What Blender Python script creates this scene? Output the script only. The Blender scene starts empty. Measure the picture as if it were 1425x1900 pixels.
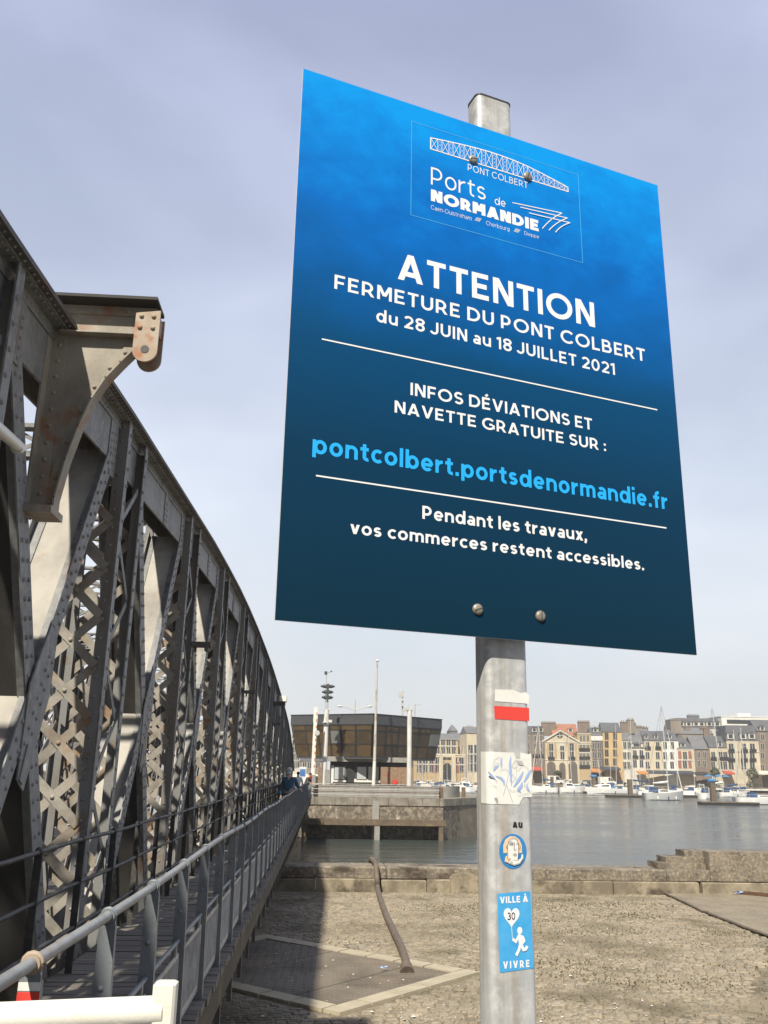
import bpy, bmesh, math, random
from mathutils import Vector, Matrix
R = math.radians
random.seed(7)
SC = bpy.context.scene

# ------------------------------------------------------------------ camera
# photo geometry: focal length and axes recovered from the vanishing points; the world Y axis runs along the bridge,
# z = 0 is the walkway surface, the eye is 1.7 m above it
F = 1636.9
EYE = Vector((0, 0, 1.7))
_up = Vector((94.5, 5537.0, F)).normalized()
_Y = Vector((600 - 712.5, -(1432 - 950), F)); _Y -= _Y.dot(_up) * _up; _Y.normalize()
_X = Vector((_Y.y * _up.z - _Y.z * _up.y, _Y.z * _up.x - _Y.x * _up.z, _Y.x * _up.y - _Y.y * _up.x))
if _X.x < 0: _X = -_X
def ray(px, py):
    c = Vector((px - 712.5, 950 - py, F)); return Vector((_X.dot(c), _Y.dot(c), _up.dot(c)))
def at(px, py, Y):                      # point of that sight line on the plane y = Y
    r = ray(px, py); return EYE + r * (Y / r.y)
def atz(px, py, z):                     # ... on the plane z
    r = ray(px, py); return EYE + r * ((z - EYE.z) / r.z)
def atx(px, py, x):
    r = ray(px, py); return EYE + r * (x / r.x)
cd = bpy.data.cameras.new('camera'); cam = bpy.data.objects.new('camera', cd); SC.collection.objects.link(cam)
right = Vector((_X.x, _Y.x, _up.x)); upv = Vector((_X.y, _Y.y, _up.y)); fwd = Vector((_X.z, _Y.z, _up.z))
m3 = Matrix((right, upv, -fwd)).transposed()
cam.matrix_world = Matrix.Translation(EYE) @ m3.to_4x4()
cd.sensor_fit = 'VERTICAL'; cd.sensor_height = 24; cd.sensor_width = 18; cd.lens = F / 1900 * 24
cd.clip_start = 0.05; cd.clip_end = 9000
SC.camera = cam

# ------------------------------------------------------------------ sky, sun, exposure
SUN_EL, SUN_AZ = 47.0, 20.5            # azimuth measured from -Y towards -X
sdir = Vector((-math.sin(R(SUN_AZ)) * math.cos(R(SUN_EL)), -math.cos(R(SUN_AZ)) * math.cos(R(SUN_EL)), math.sin(R(SUN_EL))))
W = bpy.data.worlds.new('World'); SC.world = W; W.use_nodes = True
nt = W.node_tree; nt.nodes.clear()
def N(t, nt_=None, **k):
    n = (nt_ or nt).nodes.new(t)
    for a, b in k.items(): setattr(n, a, b)
    return n
out = N('ShaderNodeOutputWorld'); bg = N('ShaderNodeBackground'); bg.inputs[1].default_value = 0.082
sky = N('ShaderNodeTexSky', sky_type='NISHITA', sun_disc=False, sun_elevation=R(SUN_EL), sun_rotation=R(180 + SUN_AZ),
        altitude=0, air_density=1.0, dust_density=2.2, ozone_density=1.5)
tc = N('ShaderNodeTexCoord'); mp = N('ShaderNodeMapping'); mp.inputs['Scale'].default_value = (1.0, 1.0, 1.7)
mp.inputs['Rotation'].default_value = (0.35, 0.5, 0.3)
nz = N('ShaderNodeTexNoise'); nz.inputs['Scale'].default_value = 2.1; nz.inputs['Detail'].default_value = 4; nz.inputs['Roughness'].default_value = .5
nz.inputs['Distortion'].default_value = 0.25
nt.links.new(tc.outputs['Generated'], mp.inputs[0]); nt.links.new(mp.outputs[0], nz.inputs['Vector'])
cr = N('ShaderNodeValToRGB'); cr.color_ramp.elements[0].position = .36; cr.color_ramp.elements[0].color = (.62, .62, .62, 1)
cr.color_ramp.elements[1].position = .66; cr.color_ramp.elements[1].color = (.97, .97, .97, 1)
nt.links.new(nz.outputs['Fac'], cr.inputs[0])
sep = N('ShaderNodeSeparateXYZ'); nt.links.new(tc.outputs['Generated'], sep.inputs[0])
mr = N('ShaderNodeMapRange'); mr.inputs['From Min'].default_value = 0.0; mr.inputs['From Max'].default_value = .42
mr.inputs['To Min'].default_value = 1.0; mr.inputs['To Max'].default_value = 0.0
nt.links.new(sep.outputs['Z'], mr.inputs['Value'])
mx = N('ShaderNodeMath', operation='MAXIMUM'); nt.links.new(cr.outputs[0], mx.inputs[0]); nt.links.new(mr.outputs[0], mx.inputs[1])
clr = N('ShaderNodeValToRGB')          # thin high cloud: pale grey low down, lavender higher
clr.color_ramp.elements[0].position = .0; clr.color_ramp.elements[0].color = (.78, .79, .78, 1)
clr.color_ramp.elements[1].position = .75; clr.color_ramp.elements[1].color = (.50, .55, .77, 1)
e = clr.color_ramp.elements.new(.30); e.color = (.80, .86, .97, 1)
e = clr.color_ramp.elements.new(.48); e.color = (.65, .71, .88, 1)
nt.links.new(sep.outputs['Z'], clr.inputs[0])
sc10 = N('ShaderNodeVectorMath', operation='SCALE'); sc10.inputs['Scale'].default_value = 10.0
nt.links.new(clr.outputs[0], sc10.inputs[0])
mixc = N('ShaderNodeMix', data_type='RGBA')
nt.links.new(mx.outputs[0], mixc.inputs[0]); nt.links.new(sky.outputs[0], mixc.inputs[6]); nt.links.new(sc10.outputs[0], mixc.inputs[7])
msk = N('ShaderNodeMapRange'); msk.interpolation_type = 'SMOOTHSTEP'; msk.inputs['From Min'].default_value = -.25; msk.inputs['From Max'].default_value = .35  # sky dimmed out of view, behind and left, to cut ambient light
msk.inputs['To Min'].default_value = .42; msk.inputs['To Max'].default_value = 1.0
dt = N('ShaderNodeVectorMath', operation='DOT_PRODUCT'); dt.inputs[1].default_value = (.62, .78, 0); nt.links.new(tc.outputs['Generated'], dt.inputs[0])
nt.links.new(dt.outputs['Value'], msk.inputs['Value'])
sc2 = N('ShaderNodeVectorMath', operation='SCALE'); nt.links.new(mixc.outputs[2], sc2.inputs[0]); nt.links.new(msk.outputs[0], sc2.inputs['Scale'])
nt.links.new(sc2.outputs[0], bg.inputs[0]); nt.links.new(bg.outputs[0], out.inputs[0])
sl = bpy.data.lights.new('sun', 'SUN'); sl.energy = 5.0; sl.angle = R(1.1); sl.color = (1.0, .93, .80)
so = bpy.data.objects.new('sun', sl); SC.collection.objects.link(so)
so.rotation_mode = 'QUATERNION'; so.rotation_quaternion = sdir.to_track_quat('Z', 'Y')
vs = SC.view_settings; vs.view_transform = 'Standard'; vs.look = 'None'; vs.gamma = 1; vs.use_curve_mapping = False; vs.exposure = 0.42

# ------------------------------------------------------------------ materials
def mat(name, col, rough=.7, metal=0.0, col2=None, scale=3.0, stretch=(1, 1, 1), lo=.35, hi=.7, stain=None, sscale=1.2, slo=.55, shi=.75,
        sstretch=(1, 1, 1), bump=0.0, bscale=30.0, spec=.5, attr=None, fine=None):
    m = bpy.data.materials.new(name); m.use_nodes = True
    t = m.node_tree; b = t.nodes['Principled BSDF']
    b.inputs['Roughness'].default_value = rough; b.inputs['Metallic'].default_value = metal
    b.inputs['Specular IOR Level'].default_value = spec
    b.inputs['Base Color'].default_value = (*col, 1)
    c = N('ShaderNodeTexCoord', t)
    cur = None
    def noise(sc, st, det=5, off=0.0):
        mpn = N('ShaderNodeMapping', t); mpn.inputs['Scale'].default_value = st; mpn.inputs['Location'].default_value = (off, off * .7, off * 1.3)
        t.links.new(c.outputs['Object'], mpn.inputs[0])
        n = N('ShaderNodeTexNoise', t); n.inputs['Scale'].default_value = sc; n.inputs['Detail'].default_value = det; n.inputs['Roughness'].default_value = .62
        t.links.new(mpn.outputs[0], n.inputs['Vector']); return n.outputs['Fac']
    def ramp(v, a, b_):
        r = N('ShaderNodeMapRange', t); r.inputs['From Min'].default_value = a; r.inputs['From Max'].default_value = b_
        t.links.new(v, r.inputs['Value']); return r.outputs[0]
    def mixn(f, A, B):
        x = N('ShaderNodeMix', t, data_type='RGBA')
        t.links.new(f, x.inputs[0])
        for i, v in ((6, A), (7, B)):
            if isinstance(v, tuple): x.inputs[i].default_value = (*v, 1)
            else: t.links.new(v, x.inputs[i])
        return x.outputs[2]
    cur = col
    if attr:
        a = N('ShaderNodeAttribute', t); a.attribute_name = attr; cur = a.outputs['Color']
    if col2: cur = mixn(ramp(noise(scale, stretch), lo, hi), cur, col2)
    if fine: cur = mixn(ramp(noise(fine[1], (1, 1, 1), 3, 5.0), .45, .7), cur, fine[0])
    if stain: cur = mixn(ramp(noise(sscale, sstretch, 6, 3.1), slo, shi), cur, stain)
    if not isinstance(cur, tuple): t.links.new(cur, b.inputs['Base Color'])
    if bump:
        bn = N('ShaderNodeBump', t); bn.inputs['Strength'].default_value = bump; bn.inputs['Distance'].default_value = .02
        t.links.new(noise(bscale, (1, 1, 1), 4, 9.0), bn.inputs['Height']); t.links.new(bn.outputs[0], b.inputs['Normal'])
    return m
M = {}
M['steel'] = mat('bridge_steel', (.215, .22, .222), .55, 0, (.125, .125, .125), 2.6, (1, 1, .22), .42, .66, (.15, .085, .045), 1.6, .56, .76, (1.6, 1.6, .35), .12, 40, .35, fine=((.28, .275, .265), 11))
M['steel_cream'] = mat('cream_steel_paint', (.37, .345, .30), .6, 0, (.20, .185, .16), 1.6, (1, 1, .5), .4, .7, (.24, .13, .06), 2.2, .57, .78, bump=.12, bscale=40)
M['shade_steel'] = mat('painted_shade_steel', (.045, .042, .04), .8, 0, (.10, .09, .08), 1.5, (1, 1, .5), .5, .75)  # near-black: shade painted on the unlit diagonal plates and bracket flange
M['lattice'] = mat('lattice_paint', (.32, .295, .25), .6, 0, (.17, .155, .13), 3, (1, 1, 1), .4, .65, (.26, .14, .06), 2.2, .53, .68, bump=.12, bscale=40)
M['steel_rust'] = mat('rust_stained_steel', (.195, .195, .19), .65, 0, (.145, .115, .085), 2.4, (1, 1, .25), .45, .7, (.17, .11, .06), 3, .58, .72, bump=.15)
M['steel_dark'] = mat('bridge_steel_grime_shade', (.09, .084, .08), .7, 0, (.145, .13, .115), 2.2, (1, 1, .5), .4, .7, (.12, .06, .03), 2.0, .55, .75, bump=.15)  # dark rusty steel; also paints shade on chord flange and far truss
M['rust_plate'] = mat('rusty_cream_plate', (.38, .32, .25), .65, 0, (.33, .24, .16), 5, (1, 1, 1), .4, .65, (.33, .11, .045), 7, .50, .66, bump=.1)
M['black_rail'] = mat('black_railing_paint', (.045, .042, .04), .55, 0, (.10, .09, .08), 9, (1, 1, 1), .5, .7, bump=.2, bscale=60)
M['grey_rail'] = mat('grey_railing_paint', (.21, .23, .245), .45, .1, (.12, .13, .14), 5, (1, 1, 1), .45, .75, (.26, .20, .14), 4, .66, .8, bump=.12, bscale=60)
M['pale_rail'] = mat('worn_handrail_paint', (.30, .31, .31), .42, .1, (.20, .205, .205), 6, (1, 1, 1), .45, .7, (.27, .20, .13), 9, .60, .72, bump=.15, bscale=60)
M['galv'] = mat('galvanised_steel', (.50, .51, .51), .5, .15, (.34, .34, .33), 22, (1, 1, .035), .4, .65, (.29, .225, .145), 7, .56, .72, (2.0, 2.0, .10), .05, 80, fine=((.60, .60, .59), 45))
M['galv_side'] = M['galv']
M['bolt'] = mat('bolt_steel', (.34, .31, .27), .45, .3, (.20, .17, .13), 60)
M['white_paint'] = mat('white_gloss_paint', (.76, .74, .67), .38, 0, (.66, .62, .53), 6, (1, 1, 1), .5, .8, (.34, .27, .18), 16, .64, .74, bump=.08, bscale=120)
M['wood_dark'] = mat('weathered_planks', (.19, .17, .145), .8, 0, (.105, .094, .08), 3, (1, 6, 1), .35, .7, bump=.3, bscale=25, attr='tint')
M['timber'] = mat('brown_timber', (.16, .115, .075), .85, 0, (.09, .07, .05), 2.5, (1, .3, 1), .35, .7, (.20, .16, .08), 2, .55, .7, bump=.3)
M['edge'] = mat('grimy_timber', (.085, .07, .052), .85, 0, (.045, .04, .034), 2.5, (1, .3, 1), .35, .7, (.13, .115, .06), 2, .55, .7, bump=.3)
M['asphalt'] = mat('asphalt', (.06, .06, .06), .9, 0, (.09, .088, .085), 6, bump=.2, bscale=90)
M['cobble'] = mat('cobble_stone', (.3, .25, .18), .85, 0, None, bump=.35, bscale=45, attr='tint', stain=(.125, .105, .066), sscale=.55, slo=.50, shi=.68, fine=((.36, .31, .225), 22))
M['mortar'] = mat('sandy_joint_dirt', (.22, .18, .12), .95, 0, (.10, .085, .05), .8, (1, 1, 1), .4, .6, (.075, .07, .03), 1.1, .56, .70, bump=.5, bscale=35, fine=((.28, .235, .16), 18))
M['slab'] = mat('quay_concrete', (.235, .198, .142), .9, 0, (.165, .138, .10), 1.3, (1, 1, 1), .4, .65, (.30, .26, .19), .7, .56, .7, bump=.4, bscale=30, fine=((.29, .25, .18), 14))
M['stone'] = mat('quay_stone', (.20, .172, .135), .9, 0, (.115, .098, .078), 1.9, (1, 1, .55), .38, .62, (.06, .045, .033), 1.1, .52, .64, (.7, 1, 1.6), .5, 18, fine=((.33, .28, .2), 12))
M['stone_pale'] = mat('quay_stone_pale', (.31, .262, .185), .9, 0, (.175, .148, .105), 2.3, (1, 1, .8), .4, .6, (.07, .055, .04), 1.3, .51, .64, bump=.5, bscale=18)
M['masonry'] = mat('wet_quay_masonry', (.27, .225, .17), .9, 0, (.13, .11, .085), 2.2, (1, 1, 1), .42, .56, (.44, .40, .32), 2.0, .60, .68, (1.6, 1, .5), 1.0, 2.5, fine=((.085, .072, .057), 5))
M['coping'] = mat('grey_coping_stone', (.27, .245, .205), .9, 0, (.17, .15, .12), 1.2, (1, 1, 1), .4, .62, (.36, .32, .22), .8, .6, .7, bump=.5, bscale=8)
M['frame_stone'] = mat('pale_kerb_stone', (.44, .385, .28), .85, 0, (.34, .30, .215), 3, bump=.2, bscale=30)
M['hatch'] = mat('hatch_steel', (.19, .16, .12), .75, .0, (.115, .095, .07), 1.1, (1, 1, 1), .4, .65, (.22, .17, .12), .8, .55, .7, bump=.4, bscale=60)
M['hose'] = mat('old_rubber_hose', (.105, .085, .065), .75, 0, (.17, .135, .10), 5, bump=.2)
M['rusty'] = mat('rusted_iron', (.13, .06, .03), .85, 0, (.06, .04, .03), 5, bump=.3)
M['blue_litter'] = mat('blue_plastic', (.15, .3, .6), .4, 0, (.6, .65, .75), 30)
M['white_litter'] = mat('pale_litter', (.7, .68, .62), .7)
M['cap'] = mat('black_post_cap', (.045, .045, .045), .6)

def sign_mat():
    m = bpy.data.materials.new('printed_blue_sky'); m.use_nodes = True; t = m.node_tree; b = t.nodes['Principled BSDF']
    b.inputs['Roughness'].default_value = .5; b.inputs['Specular IOR Level'].default_value = .12
    c = N('ShaderNodeTexCoord', t); s = N('ShaderNodeSeparateXYZ', t); t.links.new(c.outputs['Generated'], s.inputs[0])
    r = N('ShaderNodeValToRGB', t)
    for i, (p, col) in enumerate([(0, (.003, .026, .050)), (.28, (.002, .036, .085)), (.48, (.001, .060, .165)), (.60, (.001, .095, .33)), (.74, (.001, .135, .50)), (.92, (.001, .235, .70)), (1, (.001, .29, .78))]):
        if i < 2: el = r.color_ramp.elements[i]; el.position = p
        else: el = r.color_ramp.elements.new(p)
        el.color = (*col, 1)
    mpn = N('ShaderNodeMapping', t); mpn.inputs['Scale'].default_value = (3.2, 1.0, 6.5); mpn.inputs['Rotation'].default_value = (0, .5, 0)
    t.links.new(c.outputs['Generated'], mpn.inputs[0])
    n = N('ShaderNodeTexNoise', t); n.inputs['Scale'].default_value = 2.0; n.inputs['Detail'].default_value = 9; n.inputs['Roughness'].default_value = .66; n.inputs['Distortion'].default_value = .25
    t.links.new(mpn.outputs[0], n.inputs['Vector'])
    mm = N('ShaderNodeMath', t, operation='MULTIPLY_ADD'); mm.inputs[1].default_value = .50; mm.inputs[2].default_value = -.25
    t.links.new(n.outputs['Fac'], mm.inputs[0])
    fade = N('ShaderNodeMapRange', t); fade.inputs['From Min'].default_value = .45; fade.inputs['From Max'].default_value = .80
    t.links.new(s.outputs['Z'], fade.inputs['Value'])
    mu = N('ShaderNodeMath', t, operation='MULTIPLY'); t.links.new(mm.outputs[0], mu.inputs[0]); t.links.new(fade.outputs[0], mu.inputs[1])
    ad = N('ShaderNodeMath', t, operation='ADD'); t.links.new(s.outputs['Z'], ad.inputs[0]); t.links.new(mu.outputs[0], ad.inputs[1])
    t.links.new(ad.outputs[0], r.inputs[0]); t.links.new(r.outputs[0], b.inputs['Base Color'])
    return m
M['sign'] = sign_mat()
M['ink_white'] = mat('white_print', (.80, .81, .82), .5)
M['ink_cyan'] = mat('cyan_print', (.008, .40, .90), .5)
M['ink_thin'] = mat('thin_cyan_print', (.10, .48, .78), .5)
M['ink_black'] = mat('black_print', (.02, .02, .025), .5)
M['panel_edge'] = mat('white_panel_edge', (.75, .75, .75), .5)
M['st_white'] = mat('white_sticker', (.78, .78, .74), .5, 0, (.70, .69, .64), 20)
M['st_red'] = mat('red_sticker', (.72, .06, .045), .5)
M['st_blue'] = mat('blue_sticker', (.04, .33, .68), .45, 0, (.09, .42, .75), 30)
M['st_deep'] = mat('deep_blue_sticker', (.03, .22, .52), .45)
M['st_pen'] = mat('pale_blue_pen', (.33, .45, .72), .6)
M['st_line'] = mat('grey_pen', (.35, .37, .42), .6)
M['st_peach'] = mat('peach_print', (.80, .56, .36), .6)

def water_mat():
    m = bpy.data.materials.new('harbour_water'); m.use_nodes = True; t = m.node_tree; b = t.nodes['Principled BSDF']
    b.inputs['Base Color'].default_value = (.055, .066, .06, 1); b.inputs['Roughness'].default_value = .16; b.inputs['IOR'].default_value = 1.33
    c = N('ShaderNodeTexCoord', t)
    prev = None
    for sc, st, dist in ((.35, (.5, 1, 1), .22), (1.6, (.55, 1, 1), .12), (6.0, (.6, 1, 1), .03)):
        mpn = N('ShaderNodeMapping', t); mpn.inputs['Scale'].default_value = st; t.links.new(c.outputs['Object'], mpn.inputs[0])
        n = N('ShaderNodeTexNoise', t); n.inputs['Scale'].default_value = sc; n.inputs['Detail'].default_value = 3; t.links.new(mpn.outputs[0], n.inputs['Vector'])
        bn = N('ShaderNodeBump', t); bn.inputs['Strength'].default_value = .8; bn.inputs['Distance'].default_value = dist
        t.links.new(n.outputs['Fac'], bn.inputs['Height'])
        if prev: t.links.new(prev.outputs[0], bn.inputs['Normal'])
        prev = bn
    mpn = N('ShaderNodeMapping', t); mpn.inputs['Scale'].default_value = (.012, .05, 1); t.links.new(c.outputs['Object'], mpn.inputs[0])
    n = N('ShaderNodeTexNoise', t); n.inputs['Scale'].default_value = 1.0; n.inputs['Detail'].default_value = 5; t.links.new(mpn.outputs[0], n.inputs['Vector'])
    rr_ = N('ShaderNodeMapRange', t); rr_.inputs['From Min'].default_value = .42; rr_.inputs['From Max'].default_value = .62; rr_.inputs['To Min'].default_value = .09; rr_.inputs['To Max'].default_value = .24
    t.links.new(n.outputs['Fac'], rr_.inputs['Value']); t.links.new(rr_.outputs[0], b.inputs['Roughness'])
    t.links.new(prev.outputs[0], b.inputs['Normal'])
    return m
M['water'] = water_mat()

# ------------------------------------------------------------------ mesh builder
class MB:
    def __init__(s): s.v = []; s.f = []; s.mi = []; s.cur = 0; s.tint = None; s.col = []; s.sm = []; s.smooth = False
    def add(s, vs, fs):
        o = len(s.v); s.v += [tuple(p) for p in vs]
        for f in fs: s.f.append([i + o for i in f]); s.mi.append(s.cur); s.col.append(s.tint); s.sm.append(s.smooth)
    def box(s, lo, hi):
        x0, y0, z0 = lo; x1, y1, z1 = hi
        if x0 > x1: x0, x1 = x1, x0
        if y0 > y1: y0, y1 = y1, y0
        if z0 > z1: z0, z1 = z1, z0
        s.add([(x0, y0, z0), (x1, y0, z0), (x1, y1, z0), (x0, y1, z0), (x0, y0, z1), (x1, y0, z1), (x1, y1, z1), (x0, y1, z1)],
              [(0, 3, 2, 1), (4, 5, 6, 7), (0, 1, 5, 4), (1, 2, 6, 5), (2, 3, 7, 6), (3, 0, 4, 7)])
    def frame8(s, a, b):                     # two quads joined into a box
        s.add(list(a) + list(b), [(0, 3, 2, 1), (4, 5, 6, 7), (0, 1, 5, 4), (1, 2, 6, 5), (2, 3, 7, 6), (3, 0, 4, 7)])
    def bar(s, p0, p1, w, t, side):          # flat bar: width w along 'side', thickness t across
        p0 = Vector(p0); p1 = Vector(p1); d = (p1 - p0).normalized(); u = Vector(side); u = (u - u.dot(d) * d).normalized(); n = d.cross(u)
        q = lambda p: [p + u * a * w / 2 + n * b * t / 2 for a, b in ((-1, -1), (1, -1), (1, 1), (-1, 1))]
        s.frame8(q(p0), q(p1))
    def tube(s, pts, r, n=8, caps=True):
        pts = [Vector(p) for p in pts]; rs = r if isinstance(r, (list, tuple)) else [r] * len(pts)
        rings = []; ref = None
        for i, p in enumerate(pts):
            a = pts[max(i - 1, 0)]; b = pts[min(i + 1, len(pts) - 1)]; d = (b - a).normalized()
            if ref is None: ref = Vector((0, 0, 1)) if abs(d.z) < .9 else Vector((1, 0, 0))
            u = (ref - ref.dot(d) * d).normalized(); ref = u; w = d.cross(u)
            rings.append([p + (u * math.cos(2 * math.pi * k / n) + w * math.sin(2 * math.pi * k / n)) * rs[i] for k in range(n)])
        vs = [v for rg in rings for v in rg]; fs = []
        for i in range(len(pts) - 1):
            for k in range(n): fs.append((i * n + k, i * n + (k + 1) % n, (i + 1) * n + (k + 1) % n, (i + 1) * n + k))
        o = s.smooth; s.smooth = True; s.add(vs, fs); s.smooth = o
        if caps: s.add(rings[0], [tuple(reversed(range(n)))]); s.add(rings[-1], [tuple(range(n))])
    def prism(s, poly, d):                   # polygon (3-D points) pushed along d
        d = Vector(d); n = len(poly); a = [Vector(p) for p in poly]; b = [p + d for p in a]
        s.add(a + b, [tuple(reversed(range(n))), tuple(range(n, 2 * n))] + [(i, (i + 1) % n, n + (i + 1) % n, n + i) for i in range(n)])
    def rivet(s, p, nrm, r=.019):
        nrm = Vector(nrm); p = Vector(p); u = nrm.orthogonal().normalized(); w = nrm.cross(u); n = 7
        vs = []
        for rr, h in ((1, 0), (.75, .55)): vs += [p + (u * math.cos(2 * math.pi * k / n) + w * math.sin(2 * math.pi * k / n)) * r * rr + nrm * r * h for k in range(n)]
        vs.append(p + nrm * r * .85)
        o = s.smooth; s.smooth = True
        s.add(vs, [(k, (k + 1) % n, n + (k + 1) % n, n + k) for k in range(n)] + [(n + k, n + (k + 1) % n, 2 * n) for k in range(n)]); s.smooth = o
    def ball(s, c, r, n=10, m=6, sz=(1, 1, 1)):
        c = Vector(c); vs = []; fs = []
        for i in range(m + 1):
            a = math.pi * i / m
            for k in range(n): vs.append(c + Vector((math.sin(a) * math.cos(2 * math.pi * k / n) * sz[0], math.sin(a) * math.sin(2 * math.pi * k / n) * sz[1], math.cos(a) * sz[2])) * r)
        for i in range(m):
            for k in range(n): fs.append((i * n + k, (i + 1) * n + k, (i + 1) * n + (k + 1) % n, i * n + (k + 1) % n))
        o = s.smooth; s.smooth = True; s.add(vs, fs); s.smooth = o
    def build(s, name, mats, parent=None):
        me = bpy.data.meshes.new(name); me.from_pydata(s.v, [], s.f)
        for m in (mats if isinstance(mats, (list, tuple)) else [mats]): me.materials.append(m)
        me.polygons.foreach_set('material_index', s.mi)
        me.polygons.foreach_set('use_smooth', s.sm)
        if any(c is not None for c in s.col):
            a = me.attributes.new('tint', 'FLOAT_COLOR', 'FACE')
            a.data.foreach_set('color', [x for c in s.col for x in ((*(c or (.3, .3, .3)), 1))])
        me.update()
        o = bpy.data.objects.new(name, me); SC.collection.objects.link(o)
        if parent is not None: attach(o, parent)
        return o
def wloc(o):
    v = Vector(o.location); p = o.parent
    while p: v += p.location; p = p.parent
    return v
def attach(o, parent):
    o.parent = parent; o.location = -wloc(parent)       # meshes are written in world coordinates
def tag(o, label=None, cat=None, group=None, kind=None):
    if label: o['label'] = label
    if cat: o['category'] = cat
    if group: o['group'] = group
    if kind: o['kind'] = kind
    return o
def thing(name, loc, label, cat, group=None):
    o = bpy.data.objects.new(name, None); SC.collection.objects.link(o); o.location = loc; o.empty_display_size = .2
    return tag(o, label, cat, group)
def children(o): return [c for c in SC.objects if c.parent == o]

# ------------------------------------------------------------------ the setting: water, ground, quays
WZ = -3.4; QZ = -1.5; TY = 2.62
b = MB(); b.add([(-400, 27.5, WZ), (640, 27.5, WZ), (640, 330, WZ), (-400, 330, WZ)], [(0, 1, 2, 3)])
tag(b.build('water', M['water']), kind='structure')
b = MB(); b.add([(-590, -50, -6), (690, -50, -6), (690, 690, -6), (-590, 690, -6)], [(0, 1, 2, 3)])
tag(b.build('harbour_bed', M['masonry']), kind='structure')
TX = 8.5                                               # far ground: the town side of the basin
b = MB(); 
def shore(px): return 296 - max(0, min(px, 1600) - 985) * .028      # the far quay runs obliquely away to the left
SA = at(985, 1460, shore(985)); SB = at(1600, 1460, shore(1600))
b.prism([(-590, SA.y, -5.5), (SA.x, SA.y, -5.5), (SB.x, SB.y, -5.5), (680, SB.y, -5.5), (680, 680, -5.5), (-590, 680, -5.5)], (0, 0, 4.6))
tag(b.build('ground', M['slab']), kind='structure')
b = MB(); b.box((-.86, -14, -1.6), (16, TY, -.02)); tag(b.build('pavement', M['asphalt']), kind='structure')
# lower quay: base sheet and thousands of laid stones
HC = [Vector(atz(*p, QZ)) for p in ((629, 1883), (890, 1806), (501, 1734.5))]
ha = (HC[1] - HC[0]); hb = (HC[2] - HC[1]); hb = (hb - hb.dot(ha) / ha.dot(ha) * ha)   # square it
H0 = HC[0]; 
def hq(u, v, z): p = H0 + ha * u + hb * v; return (p.x, p.y, z)
b = MB(); b.box((-24, TY, -5.5), (60, 27.2, QZ - .022)); tag(b.build('quay_ground', M['mortar']), kind='structure')
rnd = random.Random(3); b = MB(); ev = []
la = ha.length; lb = hb.length; ua = ha / la; ub = hb / lb
slab_edge = [atz(1218, 1650, QZ), atz(1300, 1690, QZ), atz(1360, 1713, QZ), atz(1430, 1740, QZ), atz(1560, 1800, QZ)]
def in_slab(x, y):
    e0, e1 = slab_edge[0], slab_edge[-1]
    return (e1.x - e0.x) * (y - e0.y) - (e1.y - e0.y) * (x - e0.x) > -0.15 and x > e0.x - 3
for row in range(0, 131):
    y = 11.2 + row * .119
    x = -3.2 + (.08 if row % 2 else 0) + rnd.uniform(-.03, .03)
    while x < 4.5 + (y - 11) * .56:
        w = rnd.uniform(.13, .215); cx = x + w / 2; cy = y + rnd.uniform(-.007, .007) + .03 * math.sin(cx * .9); x += w + rnd.uniform(.006, .018)
        p = Vector((cx, cy, 0)) - Vector((H0.x, H0.y, 0)); u = p.dot(ua); v = p.dot(ub)
        if -.1 < u < la + .1 and -.1 < v < lb + .1: continue
        if in_slab(cx, cy) or cy > 26.62: continue
        if cx < -1.75 and cy > 20: continue
        if rnd.random() < .035: continue
        h = QZ - .004 + rnd.uniform(-.005, .005) + .010 * math.sin(cx * .7) * math.sin(cy * .6); hw = w / 2; hd = .053
        k = rnd.gauss(1, .15); warm = rnd.uniform(-.05, .05)
        if rnd.random() < .05: k *= 1.25
        if rnd.random() < .05: k *= .72
        b.tint = (max(.08, (.225 * k * (1 + warm))), max(.06, .19 * k), max(.05, .138 * k * (1 - warm)))
        j = lambda: rnd.uniform(-.008, .008)
        base = [(cx - hw + j(), cy - hd + j(), h - .03), (cx + hw + j(), cy - hd + j(), h - .03), (cx + hw + j(), cy + hd + j(), h - .03), (cx - hw + j(), cy + hd + j(), h - .03)]
        ins = .018; tx = rnd.uniform(-.005, .005); ty = rnd.uniform(-.005, .005)
        top = [(cx + (q[0] - cx) * (1 - ins / hw), cy + (q[1] - cy) * (1 - ins / hd), h + (q[0] - cx) / hw * tx + (q[1] - cy) / hd * ty) for q in base]
        b.add(base + top, [(4, 5, 6, 7), (0, 1, 5, 4), (1, 2, 6, 5), (2, 3, 7, 6), (3, 0, 4, 7)])
tag(b.build('cobblestones', M['cobble']), kind='stuff')
# pale litter and grit caught in the joints
b = MB()
for i in range(420):
    y = rnd.uniform(12, 26); x = rnd.uniform(-1, 3.5 + (y - 11) * .52); s = rnd.uniform(.006, .022) * (1.6 if rnd.random() < .12 else 1)
    if in_slab(x, y): continue
    a = rnd.uniform(0, 6.28); c, d = math.cos(a) * s, math.sin(a) * s
    b.add([(x + c, y + d, QZ + .012), (x - d, y + c, QZ + .016), (x - c, y - d, QZ + .012), (x + d, y - c, QZ + .02)], [(0, 1, 2, 3)])
tag(b.build('grit', M['white_litter']), kind='stuff')
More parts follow.
